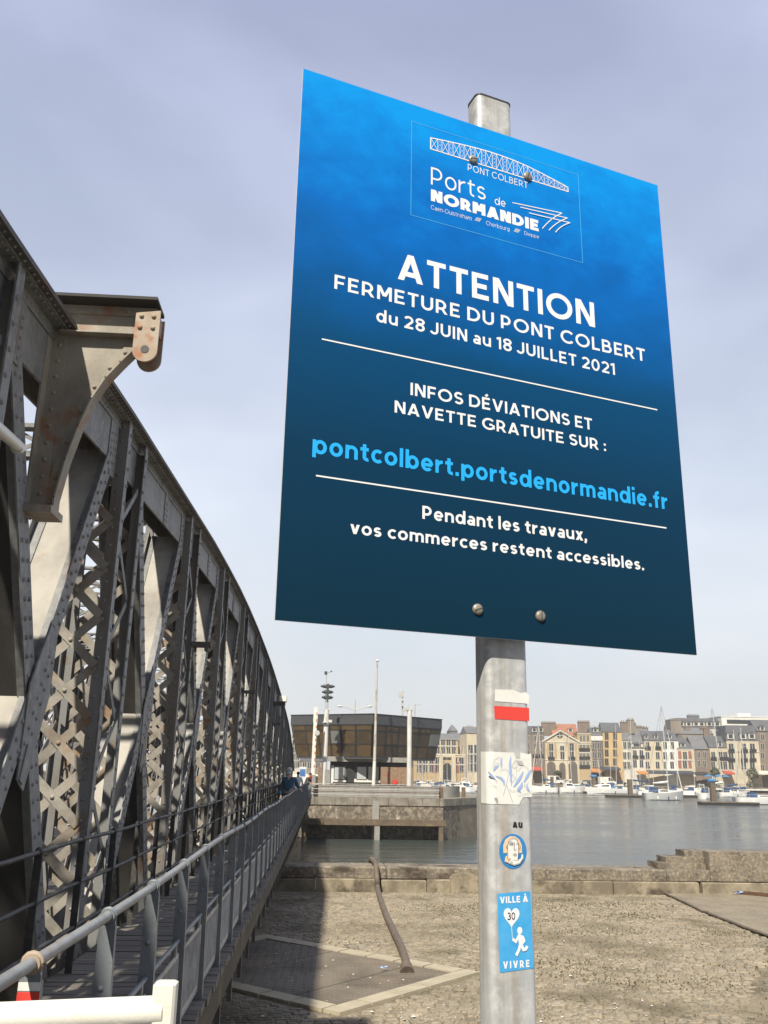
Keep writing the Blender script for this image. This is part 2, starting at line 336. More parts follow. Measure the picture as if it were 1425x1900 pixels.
# moss and short grass growing in the joints, in patches
M['moss'] = mat('joint_grass', (.13, .115, .05), .9, 0, (.09, .08, .04), 4)
b = MB(); patches = [(rnd.uniform(2.2, 9.5), rnd.uniform(13, 25.5), rnd.uniform(.35, 1.1)) for _ in range(34)]
for (px_, py_, pr) in patches:
    for i in range(int(90 * pr)):
        x = px_ + rnd.gauss(0, pr * .6); y = py_ + rnd.gauss(0, pr * .3)
        if in_slab(x, y) or y > 26.6: continue
        for k in range(3):
            a = rnd.uniform(0, 6.28); h = rnd.uniform(.008, .022); w = rnd.uniform(.006, .016); lx, ly = math.cos(a) * h * .8, math.sin(a) * h * .8
            b.add([(x - w, y, QZ - .01), (x + w, y + .004, QZ - .01), (x + lx, y + ly, QZ + h)], [(0, 1, 2)])
tag(b.build('grass', M['moss']), kind='stuff')
# concrete apron on the right, its dark drain edge, strip on the left
b = MB()
e0, e1 = slab_edge[0], slab_edge[-1]
b.prism([(e0.x, 26.9, QZ + .02), (e0.x + .05, e0.y, QZ + .02), (slab_edge[1].x, slab_edge[1].y, QZ + .02), (slab_edge[2].x, slab_edge[2].y, QZ + .02), (slab_edge[3].x, slab_edge[3].y, QZ + .02), (e1.x, e1.y, QZ + .02), (e1.x + 14, e1.y, QZ + .02), (40, 26.9, QZ + .02)][::-1], (0, 0, -.03))
b.box((-8, 17.2, QZ - .01), (-1.8, 26.9, QZ + .012))
tag(b.build('concrete_apron', M['slab']), kind='structure')
b = MB(); pts = [(e.x - .05, e.y - .02, QZ + .03) for e in slab_edge]
fine = []
for i in range(len(pts) - 1):
    for k in range(8):
        t_ = k / 8; fine.append(tuple(pts[i][j] * (1 - t_) + pts[i + 1][j] * t_ + (rnd.uniform(-.03, .03) if j < 2 else rnd.uniform(-.006, .006)) for j in range(3)))
b.tube(fine, .035, 6)
tag(b.build('old_cable', M['hose']), 'dark frayed cable lying along the edge of the concrete apron', 'cable')
p = atz(1368, 1660, QZ); q = atz(1470, 1676, QZ)
for dy, lb_ in ((0, 'front one of two rusty iron bars lying on the concrete apron at far right'), (.22, 'rear one of two rusty iron bars, nearer the quay wall and the blue bag')):
    b = MB(); b.bar((p.x, p.y + dy, QZ + .06), (q.x + 1.5, q.y + dy - .4, QZ + .06), .07, .07, (0, 0, 1)); 
    tag(b.build('iron_bar', M['rusty']), lb_, 'iron bar', 'rusty iron bars on the apron')
b = MB(); p = atz(1379, 1656, QZ + .1)
for i in range(7):
    c = Vector((p.x + rnd.uniform(-.14, .14), p.y + .25 + rnd.uniform(-.08, .08), QZ + .03)); s = .09
    b.add([c + Vector((rnd.uniform(-s, s), rnd.uniform(-s, s), rnd.uniform(0, s))) for _ in range(4)], [(0, 1, 2), (0, 2, 3), (0, 3, 1), (1, 3, 2)])
tag(b.build('plastic_bag', M['blue_litter']), 'crumpled blue plastic bag beside the rusty bars below the quay wall', 'litter')
b = MB(); p = atz(711, 1804, QZ)
for i in range(5):
    c = Vector((p.x + rnd.uniform(-.05, .05), p.y + rnd.uniform(-.05, .05), QZ + .05)); s = .05
    b.add([c + Vector((rnd.uniform(-s, s), rnd.uniform(-s, s), rnd.uniform(0, s))) for _ in range(4)], [(0, 1, 2), (0, 2, 3), (0, 3, 1), (1, 3, 2)])
tag(b.build('crumpled_wrapper', M['blue_litter']), 'small pale blue wrapper lying on the steel hatch', 'litter')

# hatch set in the quay: steel plates in a pale stone kerb
hr = thing('floor_hatch', hq(.5, .5, QZ), 'large rusty steel floor hatch set in a pale stone kerb in the cobbles', 'hatch')
b = MB(); k = .085; kb = k * la / lb
for (u0, v0, u1, v1) in ((0, 0, 1, kb), (0, 1 - kb, 1, 1), (0, kb, k, 1 - kb), (1 - k, kb, 1, 1 - kb)):
    n_ = 5 if (u1 - u0) > .5 else 7
    for i in range(n_):
        g = .004
        if (u1 - u0) > .5: a0, a1 = u0 + (u1 - u0) * i / n_ + g, u0 + (u1 - u0) * (i + 1) / n_ - g; q = [(a0, v0), (a1, v0), (a1, v1), (a0, v1)]
        else: a0, a1 = v0 + (v1 - v0) * i / n_ + g, v0 + (v1 - v0) * (i + 1) / n_ - g; q = [(u0, a0), (u1, a0), (u1, a1), (u0, a1)]
        b.prism([hq(*x, QZ - .02) for x in q], (0, 0, .045 + rnd.uniform(0, .004)))
b.build('stone_kerb', M['frame_stone'], hr)
np_ = 5
for i in range(np_):
    a0 = kb + (1 - 2 * kb) * i / np_ + .001; a1 = kb + (1 - 2 * kb) * (i + 1) / np_ - .002
    b = MB(); b.prism([hq(*x, QZ - .02) for x in ((k + .004, a0), (1 - k - .004, a0), (1 - k - .004, a1), (k + .004, a1))], (0, 0, .028 + .004 * (i % 2)))
    n1 = 26
    for r_ in range(int(9)):
        for c_ in range(n1):
            uu = k + .02 + (1 - 2 * k - .04) * c_ / (n1 - 1); vv = a0 + (a1 - a0) * (r_ + .5) / 9; p = hq(uu, vv, QZ + .008 + .004 * (i % 2)); s = .022; d = 1 if (r_ + c_) % 2 else -1
            v1 = (ua + ub * d).normalized() * s * 1.6; v2 = (ua - ub * d).normalized() * .006; P = Vector(p)
            b.prism([P - v1 - v2, P + v1 - v2, P + v1 + v2, P - v1 + v2] if (v1.x * v2.y - v1.y * v2.x) > 0 else [P - v1 + v2, P + v1 + v2, P + v1 - v2, P - v1 - v2], (0, 0, .006))
    b.build('hatch_plate', M['hatch'], hr)

# hose running from the hatch up over the parapet
pa = at(693, 1597, 27.6)
hp = [Vector((pa.x - .1, 28.3, -1.3)), Vector((pa.x - .05, 28.05, -.80)), Vector((pa.x, 27.6, -.78)), Vector((at(697, 1608, 26.75).x, 26.72, -.80)), Vector((at(699, 1630, 26.5).x, 26.45, -1.12)), atz(702, 1655, QZ + .07), atz(714, 1692, QZ + .06), atz(729, 1725, QZ + .06), atz(744, 1757, QZ + .06), atz(752, 1780, QZ + .07), atz(754, 1795, QZ + .06)]
sm = []
for i in range(len(hp) - 1):
    p0 = hp[max(i - 1, 0)]; p1 = hp[i]; p2 = hp[i + 1]; p3 = hp[min(i + 2, len(hp) - 1)]
    for k in range(6):
        t_ = k / 6; sm.append(.5 * ((2 * p1) + (p2 - p0) * t_ + (2 * p0 - 5 * p1 + 4 * p2 - p3) * t_ ** 2 + (3 * p1 - p0 - 3 * p2 + p3) * t_ ** 3))
sm.append(hp[-1]); b = MB(); b.tube(sm, .075, 10)
e_ = hp[-1]; b.tube([e_ + Vector((0, .02, .02)), e_ + Vector((0, -.14, -.03))], [.098, .098], 12); b.tube([e_ + Vector((0, -.14, -.03)), e_ + Vector((0, -.17, -.045))], [.12, .12], 12)
tag(b.build('rubber_hose', M['hose']), 'thick brown hose draped over the quay parapet and down to the steel hatch', 'hose')

# parapet of the lower quay
PZ = -.86; PY = 26.85
pr = thing('quay_parapet', (4, PY, QZ), 'low weathered stone parapet along the edge of the cobbled quay', 'wall')
def course(b, x0, x1, y0, y1, z0, z1, w0, w1, jit, rr):
    x = x0
    while x < x1 - .05:
        w = min(rr.uniform(w0, w1), x1 - x); j1 = rr.uniform(0, jit); j2 = rr.uniform(0, jit * .5)
        if x1 - (x + w) < .4: w = x1 - x
        bx = [(x + .01, y0 - j1, z0), (x + w - .01, y0 - j1, z0), (x + w - .01, y1, z0), (x + .01, y1, z0)]
        c = .025; zt_ = z1 - j2
        b.frame8(bx, [(p[0], p[1], zt_ - c) for p in bx])
        o = len(b.v) - 4
        b.add([(p[0], p[1], zt_ - c) for p in bx] + [(p[0] + (c if i in (0, 3) else -c), p[1] + (c if i < 2 else 0), zt_) for i, p in enumerate(bx)], [(4, 5, 6, 7), (0, 1, 5, 4), (1, 2, 6, 5), (3, 0, 4, 7)])
        x += w
rr = random.Random(5)
b = MB(); course(b, -9, 10.9, PY - .07, 28.0, -4.2, -1.17, .8, 2.6, .07, rr); course(b, 11.0, 40, PY - .06, 28.0, -4.2, -1.17, 1.2, 3.0, .05, rr); b.build('lower_course', M['stone_pale'], pr)
b = MB(); course(b, -9, 10.0, PY, 27.98, -1.165, PZ, 1.8, 4.4, .025, rr); b.build('upper_course', M['stone'], pr)
b = MB()
for (xa, za, ya) in ((9.86, -.70, 27.12), (10.15, -.54, 27.2), (10.75, -.37, 27.28)): b.box((xa, ya, -1.16), (11.3, 27.97, za))
b.box((10.01, PY + .004, -1.16), (11.3, 27.1, PZ - .006)); b.box((11.31, PY - .005, -1.16), (14.2, 27.97, -.366)); b.box((14.22, PY + .01, -1.16), (40, 27.97, -.36))
b.build('raised_end', M['stone'], pr)
for i, (xa, za) in enumerate(((0, 0),)): pass
b = MB(); x0 = at(835, 1650, 26.7).x; x1 = at(893, 1650, 26.7).x
pf = [(0, 0), (0, .42), (.08, .52), (.3, .56), (.62, .55), (.8, .48), (.9, .3), (.9, 0)]
b.prism([(x0 + (x1 - x0) * u / .9, 26.6, QZ - .05 + v) for u, v in pf], (0, .3, 0)); b.build('corner_stone', M['stone_pale'], pr)
# rubber joint shadowed drain left of the parapet is open water below the bridge

# ------------------------------------------------------------------ the swing bridge
import bisect
ZTY = [-16, -8, 0, 5.23, 6.65, 8.27, 9.6, 11.4, 12.6, 14.7, 17, 19.8, 22.5, 25.5, 29, 33, 36.5, 40, 46.8, 52, 57.3, 62, 66, 69, 71, 73]
ZTZ = [3.2, 4.3, 4.95, 5.25, 5.36, 5.48, 5.58, 5.68, 5.75, 5.87, 6.00, 6.10, 6.17, 6.19, 6.16, 6.07, 5.96, 5.80, 5.42, 5.08, 4.65, 4.08, 3.42, 2.75, 2.25, 1.75]
def zt(y):
    i = max(0, min(len(ZTY) - 2, bisect.bisect(ZTY, y) - 1)); t_ = (y - ZTY[i]) / (ZTY[i + 1] - ZTY[i]); return ZTZ[i] + (ZTZ[i + 1] - ZTZ[i]) * t_
XO, XI, XP = -2.48, -2.98, -2.36        # outer web, inner web, proud face of the posts
CH = .60
BZ = -.55; CH = .60
br = thing('swing_bridge', (-2.4, 2, -.9), 'old riveted grey steel truss swing bridge curving away across the water', 'bridge')
pairs = [(-10.25, -9.25), (-5.25, -4.25), (-.25, .75), (4.78, 5.93), (9.68, 10.62), (14.55, 15.55), (19.5, 20.6), (24.85, 26.05), (30.0, 31.1), (35.2, 36.3), (40.4, 41.5), (45.6, 46.7), (50.8, 51.9), (56.0, 57.1), (61.0, 62.1), (65.6, 66.7), (70.2, 71.2)]
truss = []
# top chord
b = MB(); ys = [-11 + i * .5 for i in range(169)]
for i in range(len(ys) - 1):
    y0, y1 = ys[i], min(ys[i + 1], 73); 
    if y0 >= 73: break
    z0, z1 = zt(y0), zt(y1)
    for x, chd in ((XO, .60), (XI, .34)): s = .012; b.frame8([(x - s, y0, z0 - chd), (x + s, y0, z0 - chd), (x + s, y0, z0 - .03), (x - s, y0, z0 - .03)], [(x - s, y1, z1 - chd), (x + s, y1, z1 - chd), (x + s, y1, z1 - .03), (x - s, y1, z1 - .03)])
    b.cur = 1  # dark rusty flange; the tone also carries its underside shade
    b.frame8([(XI - .03, y0, z0 - .03), (XO + .2, y0, z0 - .03), (XO + .2, y0, z0 + .012), (XI - .03, y0, z0 + .012)], [(XI - .03, y1, z1 - .03), (XO + .2, y1, z1 - .03), (XO + .2, y1, z1 + .012), (XI - .03, y1, z1 + .012)])
    if int((y0 + 20) / 4.7) % 2: b.frame8([(XI - .02, y0, z0 + .012), (XO + .16, y0, z0 + .012), (XO + .16, y0, z0 + .03), (XI - .02, y0, z0 + .03)], [(XI - .02, y1, z1 + .012), (XO + .16, y1, z1 + .012), (XO + .16, y1, z1 + .03), (XI - .02, y1, z1 + .03)])
    b.cur = 0; xa = XO + .012                      # angle: vertical leg and soffit leg
    b.frame8([(xa, y0, z0 - .15), (xa + .016, y0, z0 - .15), (xa + .016, y0, z0 - .046), (xa, y0, z0 - .046)], [(xa, y1, z1 - .15), (xa + .016, y1, z1 - .15), (xa + .016, y1, z1 - .046), (xa, y1, z1 - .046)])
    b.frame8([(xa, y0, z0 - .046), (xa + .12, y0, z0 - .046), (xa + .12, y0, z0 - .030), (xa, y0, z0 - .030)], [(xa, y1, z1 - .046), (xa + .12, y1, z1 - .046), (xa + .12, y1, z1 - .030), (xa, y1, z1 - .030)])
y = 3.2
while y < 40:
    z = zt(y); b.rivet((XO + .028, y, z - .105), (1, 0, 0), .017); b.rivet((XO + .10, y + .05, z - .047), (0, 0, -1), .017); 
    if y < 26: b.rivet((XO + .16, y + .03, z - .031), (0, 0, -1), .016)
    y += .105 if y < 20 else .2
truss.append(b.build('top_chord', [M['steel'], M['steel_dark']], br))
# web splice and gusset plates with rivet clusters
for (pa_, pb_) in pairs:
    for yy, sg in ((pa_ - .30, -1), (pb_ + .30, 1), (pb_ + 2.1, 0)):
        if yy > 70: continue
        b = MB(); z = zt(yy); w = .16 if sg else .11; lo = z - CH - (.17 if sg == -1 else (.0 if sg == 0 else .08)); x = XO + .012
        sl_ = zt(yy + w) - zt(yy - w)
        b.frame8([(x, yy - w, lo - sl_ / 2), (x + .013, yy - w, lo - sl_ / 2), (x + .013, yy - w, z - .15 - sl_ / 2), (x, yy - w, z - .15 - sl_ / 2)], [(x, yy + w, lo + sl_ / 2), (x + .013, yy + w, lo + sl_ / 2), (x + .013, yy + w, z - .15 + sl_ / 2), (x, yy + w, z - .15 + sl_ / 2)])
        zz = lo + .06; i = 0
        while zz < z - .2 and -2 < yy < 36:
            for c_ in ((-.1, 0, .1) if sg else (-.05, .05)): b.rivet((x + .013, yy + c_, zz + (c_ * .25 if sg == -1 else 0)), (1, 0, 0), .018)
            zz += .085; i += 1
        truss.append(b.build('gusset_plate', M['steel'], br))
# posts: face angle, return leg, battens, and the lacing between outer and inner angles
def make_post(y, near_leg):
    b = MB(); z1 = zt(y) - .05; z0 = BZ
    f = 1 if near_leg else -1
    for (xf, s) in ((XP, -1), (XI - .12, 1)):          # outer, inner angle pair
        b.box((xf - .008, y - .07, z0), (xf + .008, y + .07, z1 if s == -1 else z1 - .1))
        xb = xf + s * .12
        b.cur = 1; b.box((min(xf, xb) + (.009 if s == 1 else 0), y - .07 * f - .008, z0), (max(xf, xb) - (.009 if s == -1 else 0), y - .07 * f + .008, z1 - .1))
        b.box((min(xf, xb) + (.009 if s == 1 else 0), y - .02 * f, z0), (max(xf, xb) - (.009 if s == -1 else 0), y - .02 * f + .012, z1 - .1))
    b.cur = 0
    if -2 < y < 45:
        zz = z0 + .2
        while zz < z1 - .1:
            b.rivet((XP + .008, y + .03 * f, zz), (1, 0, 0), .024)
            if y < 22: b.rivet((XP - .07, y - .07 * f - .008 * f, zz + .1), (0, -f, 0), .018)
            zz += .205
    return b.build('post', [M['steel'], M['steel_rust']], br)
def make_lacing(y, f):
    b = MB(); z0 = BZ + .1; z1 = zt(y) - CH - .12; xa, xb = XP - .09, XI - .03; n_ = max(1, int(round((z1 - z0) / .53))); h = (z1 - z0) / n_
    yy = y - .095 * f
    for i in range(n_):
        za = z0 + h * i
        b.bar((xa, yy, za), (xb, yy, za + h), .095, .012, (0, 0, 1)); b.bar((xa, yy + .016 * f, za + h), (xb, yy + .016 * f, za), .095, .012, (0, 0, 1))
        if y < 26: b.rivet(((xa + xb) / 2, yy - .006 * f, za + h / 2), (0, -f, 0), .026)
    return b.build('lattice', M['lattice'], br)
def make_zigzag(ya, yb):
    z0 = BZ; z1 = zt(ya) - CH; n_ = max(1, int((z1 - z0) / .62)); h = (z1 - z0) / n_; r_ = []
    for x in (XP - .045, XI - .07):
        b = MB()
        for i in range(n_):
            a, c = (ya + .06, yb - .06) if i % 2 else (yb - .06, ya + .06)
            b.bar((x, a, z0 + i * h), (x, c, z0 + (i + 1) * h), .07, .012, (0, 1, 0))
        r_.append(b.build('lacing_bars', M['steel'], br))
    return r_
for (ya, yb) in pairs:
    for yy, nl in ((ya, True), (yb, False)):
        truss.append(make_post(yy, nl))
    truss.append(make_lacing(ya, 1)); truss.append(make_lacing(yb, -1)); truss += make_zigzag(ya, yb)
# diagonals: outer and inner straps joined by a solid plate
def make_diag(p0, p1, lay, rows):
    b = MB(); p0 = Vector(p0); p1 = Vector(p1)
    xo = XO + .004 + lay; W_ = .235
    d = (p1 - p0).normalized()
    b.bar((xo, p0.x, p0.y), (xo, p1.x, p1.y), W_, .014, (0, 1, 0)); b.bar((XI, p0.x, p0.y), (XI, p1.x, p1.y), W_, .014, (0, 1, 0))
    m0 = Vector(((xo + XI) / 2, p0.x, p0.y)); m1 = Vector(((xo + XI) / 2, p1.x, p1.y))
    b.cur = 1 if lay == 0 else 2; b.bar(m0, m1, abs(xo - XI) - .016, .012, (1, 0, 0)); b.cur = 0  # plates leaning away from us have their shade painted dark
    nn = Vector((-d.y, d.x))
    for s in (-1, 1):                                  # corner angles of the plate
        for xx in (xo - .055, XI + .055): q0 = p0 + nn * .014 * s; q1 = p1 + nn * .014 * s; b.bar((xx, q0.x, q0.y), (xx, q1.x, q1.y), .09, .012, (1, 0, 0))
    if rows:
        L = (p1 - p0).length; t_ = .12
        while t_ < L - .1:
            for s in (-1, 1):
                q = p0 + d * (t_ + s * .018) + nn * s * .055; b.rivet((xo + .007, q.x, q.y), (1, 0, 0), .023)
            if rows > 1: q = p0 + d * t_ + nn * .021; b.rivet((xo - .055, q.x, q.y), (0, nn.x, nn.y), .018)
            t_ += .165
    return b.build('diagonal', [M['steel'], M['shade_steel'], M['steel_cream']], br)
for i in range(len(pairs) - 1):
    ya, yb = pairs[i][1], pairs[i + 1][0]
    if yb > 66: continue
    rows = 2 if -2 < ya < 16 else (1 if -2 < ya < 37 else 0)
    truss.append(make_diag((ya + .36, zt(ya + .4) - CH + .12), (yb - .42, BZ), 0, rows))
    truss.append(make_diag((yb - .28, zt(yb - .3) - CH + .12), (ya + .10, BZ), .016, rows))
    ym, zm = (ya + yb) / 2 - .02, (zt(yb) - CH + .12 + BZ) / 2 - .02                   # plates at the crossing
    if -2 < ya < 45:
        b = MB(); x = XO + .028
        hh = .5; sl_ = (zt(yb) - CH - BZ) / (yb - ya - .5)
        b.prism([(x, ym - .24, zm - .66), (x, ym - .06, zm - .75), (x, ym + .34, zm + .05), (x, ym + .36, zm + .55), (x, ym + .16, zm + .66), (x, ym - .22, zm + .1)], (.014, 0, 0))
        x2 = x + .015; 
        for j in range(8):
            for c_ in (-1, 1): b.rivet((x2 - .001, ym - .2 + j * .062 + c_ * .05, zm - .52 + j * .125 - c_ * .02), (1, 0, 0), .0195)
        b.prism([(x2, ym - .22, zm - .66), (x2, ym - .13, zm - .70), (x2, ym - .02, zm - .42), (x2, ym - .12, zm - .38)], (.012, 0, 0))
        truss.append(b.build('crossing_plate', M['steel'], br))
# bottom chord
b = MB()
for x in (XO, XI): b.box((x - .012, -11, -.95), (x + .012, 73, -.32))
b.box((XI - .16, -11, -.98), (XO + .16, 73, -.952)); b.box((XO + .013, -11, -.45), (XO + .14, 73, -.43)); b.box((XI + .013, -11, -.50), (XO - .013, 73, -.48))
truss.append(b.build('bottom_chord', M['steel'], br))
# the second truss on the other side of the roadway: mirrored copies of the same members
XC = -5.75
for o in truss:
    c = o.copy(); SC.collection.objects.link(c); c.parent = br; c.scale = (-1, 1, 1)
    for sl_ in c.material_slots: sl_.link = 'OBJECT'; sl_.material = M['steel_dark']      # far truss coloured darker to deepen the shade in its gaps
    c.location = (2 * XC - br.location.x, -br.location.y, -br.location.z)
# cross beams overhead and wind bracing
for (ya, yb) in pairs:
    z = zt(ya) - .12
    if z < 3.3: continue
    b = MB(); xa, xb = XI - .05, 2 * XC - XI + .05
    for yy in (ya, yb): b.box((xb, yy - .06, z - .05), (xa, yy + .09, z)); b.box((xb, yy - .05, z - .40), (xa, yy + .05, z - .36))
    n_ = 8; dx = (xa - xb) / n_
    for k in range(n_):
        x0 = xb + k * dx
        for yy in (ya, yb): b.bar((x0, yy, z - .38), (x0 + dx, yy, z - .04), .05, .012, (0, 0, 1)); b.bar((x0, yy + .014, z - .04), (x0 + dx, yy + .014, z - .38), .05, .012, (0, 0, 1))
    b.build('cross_beam', M['steel'], br)
# road deck and floor beams
b = MB(); b.box((2 * XC - XI + .17, -11, -.32), (XI - .17, 73, -.12)); b.build('road_deck', M['asphalt'], br)
for (ya, yb) in pairs:
    for yy in (ya, yb): b = MB(); b.box((2 * XC - XI + .17, yy - .1, -1.1), (XI - .17, yy + .1, -.33)); b.build('floor_beam', M['steel_dark'], br)
for z in (.45, .95): b = MB(); b.box((XI - .28, -8, z - .05), (XI - .22, 73, z + .05)); b.build('crash_rail', M['galv'], br)

# ---- footway
b = MB(); y = -8.0; rr = random.Random(11)
while y < 73:
    w = .145; k = rr.uniform(.75, 1.25); b.tint = (.19 * k, .17 * k, .145 * k)
    dz = rr.uniform(-.004, .004); e_ = rr.uniform(-.012, .012)
    b.box((-2.22, y, -.05), (-.84 + e_, y + w - .012, dz)); y += w
b.build('walkway_planks', M['wood_dark'], br)
b = MB(); b.box((-.98, -8, -.30), (-.85, 73, -.052)); b.build('edge_beam', M['edge'], br)
b = MB(); b.box((-1.6, -8, -.24), (-1.5, 73, -.052)); b.build('stringer', M['timber'], br)
y = -7.5
while y < 73:
    b = MB(); b.box((-2.34, y - .05, -.62), (-2.3, y + .05, -.3)); b.bar((-2.33, y, -.9), (-.95, y, -.36), .1, .04, (0, 0, 1)); b.box((-2.33, y - .04, -.34), (-.86, y + .04, -.302)); b.box((-.93, y - .04, -.62), (-.885, y + .04, -.304)); y += 1.12; b.build('walkway_bracket', M['steel_dark'], br)
# lamp fittings on the posts
def fitting(y, z):
    b = MB(); b.box((XP + .01, y - .12, z - .03), (XP + .34, y + .10, z + .05)); b.box((XP + .05, y - .02, z - .12), (XP + .09, y + .02, z - .03)); b.box((XP + .24, y - .14, z - .1), (XP + .30, y + .12, z - .03))
    return b.build('lamp_fitting', M['steel_dark'], br)
for (px_, py_, yy) in ((352, 1176, 15.55), (455, 1276, 26.05), (495, 1325, 41.5)): fitting(yy, atx(px_, py_, -2.2).z)
b = MB(); p = atx(520, 1297, -2.05); b.box((XP + .01, p.y - .1, p.z - .3), (XP + .55, p.y + .1, p.z - .12)); b.cur = 1; b.box((XP + .3, p.y - .35, p.z - .12), (XP + .6, p.y + .35, p.z + .12)); b.build('lamp_fitting', [M['steel_dark'], M['white_paint']], br)
b = MB(); p0 = atx(-30, 772, -2.1); p1 = atx(34, 828, -2.28); b.tube([p0, p1], .042, 10); b.tube([p1 - Vector((0, .03, .02)), p1 + Vector((0, .03, .0))], .046, 10); b.bar(p1, p1 + Vector((-.1, 0, .06)), .03, .03, (0, 0, 1)); b.build('strip_lamp', M['white_paint'], br)

# ---- projecting bracket with its pin plates
bk = MB(); by = 7.10; t = .014
outl = [(-2.44, 5.60), (-1.62, 5.56), (-1.62, 5.28), (-1.74, 5.20), (-1.86, 5.05), (-1.97, 4.90), (-2.07, 4.70), (-2.15, 4.45), (-2.22, 4.15), (-2.27, 3.82), (-2.27, 3.74), (-2.47, 3.74)]
bk.prism([(x, by - t / 2, z) for x, z in outl], (0, t, 0))
bk.cur = 1; bk.box((-2.46, by - .17, 5.60), (-1.575, by + .17, 5.628)); bk.cur = 0      # top flange, its underside shade painted into the colour
for s in (-1, 1): bk.box((-2.40, by + s * .008, 5.30), (-1.64, by + s * .10, 5.312)); bk.box((-2.44, by + s * .009, 5.512), (-1.60, by + s * .022, 5.596))
cv = outl[3:11]
for i in range(len(cv) - 1):
    (xa, za), (xb, zb) = cv[i], cv[i + 1]; 
    ex = Vector((xb - xa, zb - za)).normalized() * .006; bk.bar((xa - ex.x, by, za - .006 - ex.y), (xb + ex.x, by, zb - .006 + ex.y), .15, .014 + .0006 * (i % 2), (0, 1, 0))
    for s in (-1, 1):
        dd = Vector((xb - xa, zb - za)).normalized(); nx, nz_ = -dd.y, dd.x
        if nx > 0: nx, nz_ = -nx, -nz_
        bk.bar((xa + nx * .05 - dd.x * .012, by + s * (.014 + .0007 * (i % 2)), za + nz_ * .05 - dd.y * .012), (xb + nx * .05 + dd.x * .012, by + s * (.014 + .0007 * (i % 2)), zb + nz_ * .05 + dd.y * .012), .085, .012, (nx, 0, nz_))
        L = math.hypot(xb - xa, zb - za)
        bk.rivet(((xa + xb) / 2 + nx * .05, by + s * .02, (za + zb) / 2 + nz_ * .05), (0, s, 0), .02)
for s in (-1, 1):
    bk.box((-2.475, by + s * .009, 3.72), (-2.34, by + s * .023, 5.5)); bk.box((-2.478, by + s * .024, 3.72), (-2.462, by + s * .15, 5.59))
    for k in range(11): bk.rivet((-2.40, by + s * .023, 3.85 + k * .15), (0, s, 0), .02)
    for x in (-2.2, -2.0, -1.84): bk.rivet((x, by + s * .009, 5.335), (0, s, 0), .018)
    for x in (-2.25, -2.05, -1.85): bk.rivet((x, by + s * .022, 5.55), (0, s, 0), .018)
bk.box((-2.476, by - .16, 3.66), (-2.25, by + .16, 3.719))
bo = bk.build('support_bracket', [mat('bracket_steel', (.35, .315, .255), .65, 0, (.19, .17, .135), 2.2, (1, 1, .6), .4, .7, (.30, .13, .06), 3.2, .55, .72, bump=.12, bscale=40), M['shade_steel']], br)
b = MB(); n_ = 14
for s in (-1, 1):
    w = .105; cx = -1.655; z0 = 5.145
    pl = [(cx - w, 5.50), (cx - w, z0)] + [(cx + w * math.cos(math.pi + math.pi * k / n_), z0 + w * math.sin(math.pi + math.pi * k / n_)) for k in range(1, n_)] + [(cx + w, z0), (cx + w, 5.53)]
    y0 = by + s * .095 - .012
    b.cur = 0; b.prism([(x, y0, z) for x, z in pl], (0, .024, 0))
    yf = y0 if s < 0 else y0 + .024
    for (dx, dz) in ((-.055, 5.47), (.05, 5.47), (-.06, 5.36), (.05, 5.36)): b.rivet((cx + dx, yf, dz), (0, s, 0), .024)
    b.cur = 1; b.tube([(cx, yf + s * .004, z0 + .01), (cx, yf - s * .01, z0 + .01)], .036, 14)
b.cur = 0; b.box((cx - .08, by - .08, 5.34), (cx + .09, by + .08, 5.5))
b.build('pin_plates', [M['rust_plate'], M['cap']], bo)

# ------------------------------------------------------------------ footway railings
RX = -.93
rl = thing('pedestrian_railing', (RX, 3.26, 0), 'grey painted railing with mesh panels along the open side of the footway', 'railing')
py_ = [2.18, 3.26, 4.34, 5.42, 6.56, 7.70, 8.86]
while py_[-1] < 71.5: py_.append(py_[-1] + 1.15)
hz = lambda y: 1.08 + .012 * math.sin(y * .9)
b = MB(); b.tube([(RX, y, hz(y)) for y in [1.9] + [x for p in py_ for x in (p, p + .57)]], .0215, 10); b.build('handrail', M['pale_rail'], rl)
b = MB(); b.tube([(RX, y, .60) for y in (2.0, 73)], .014, 8); b.build('middle_rail', M['grey_rail'], rl)
b = MB(); b.tube([(RX, y, .06) for y in (2.0, 73)], .016, 8); b.build('bottom_rail', M['grey_rail'], rl)
M['mesh_panel'] = mat('expanded_metal', (.50, .50, .47), .55, .2, (.28, .27, .25), 8)
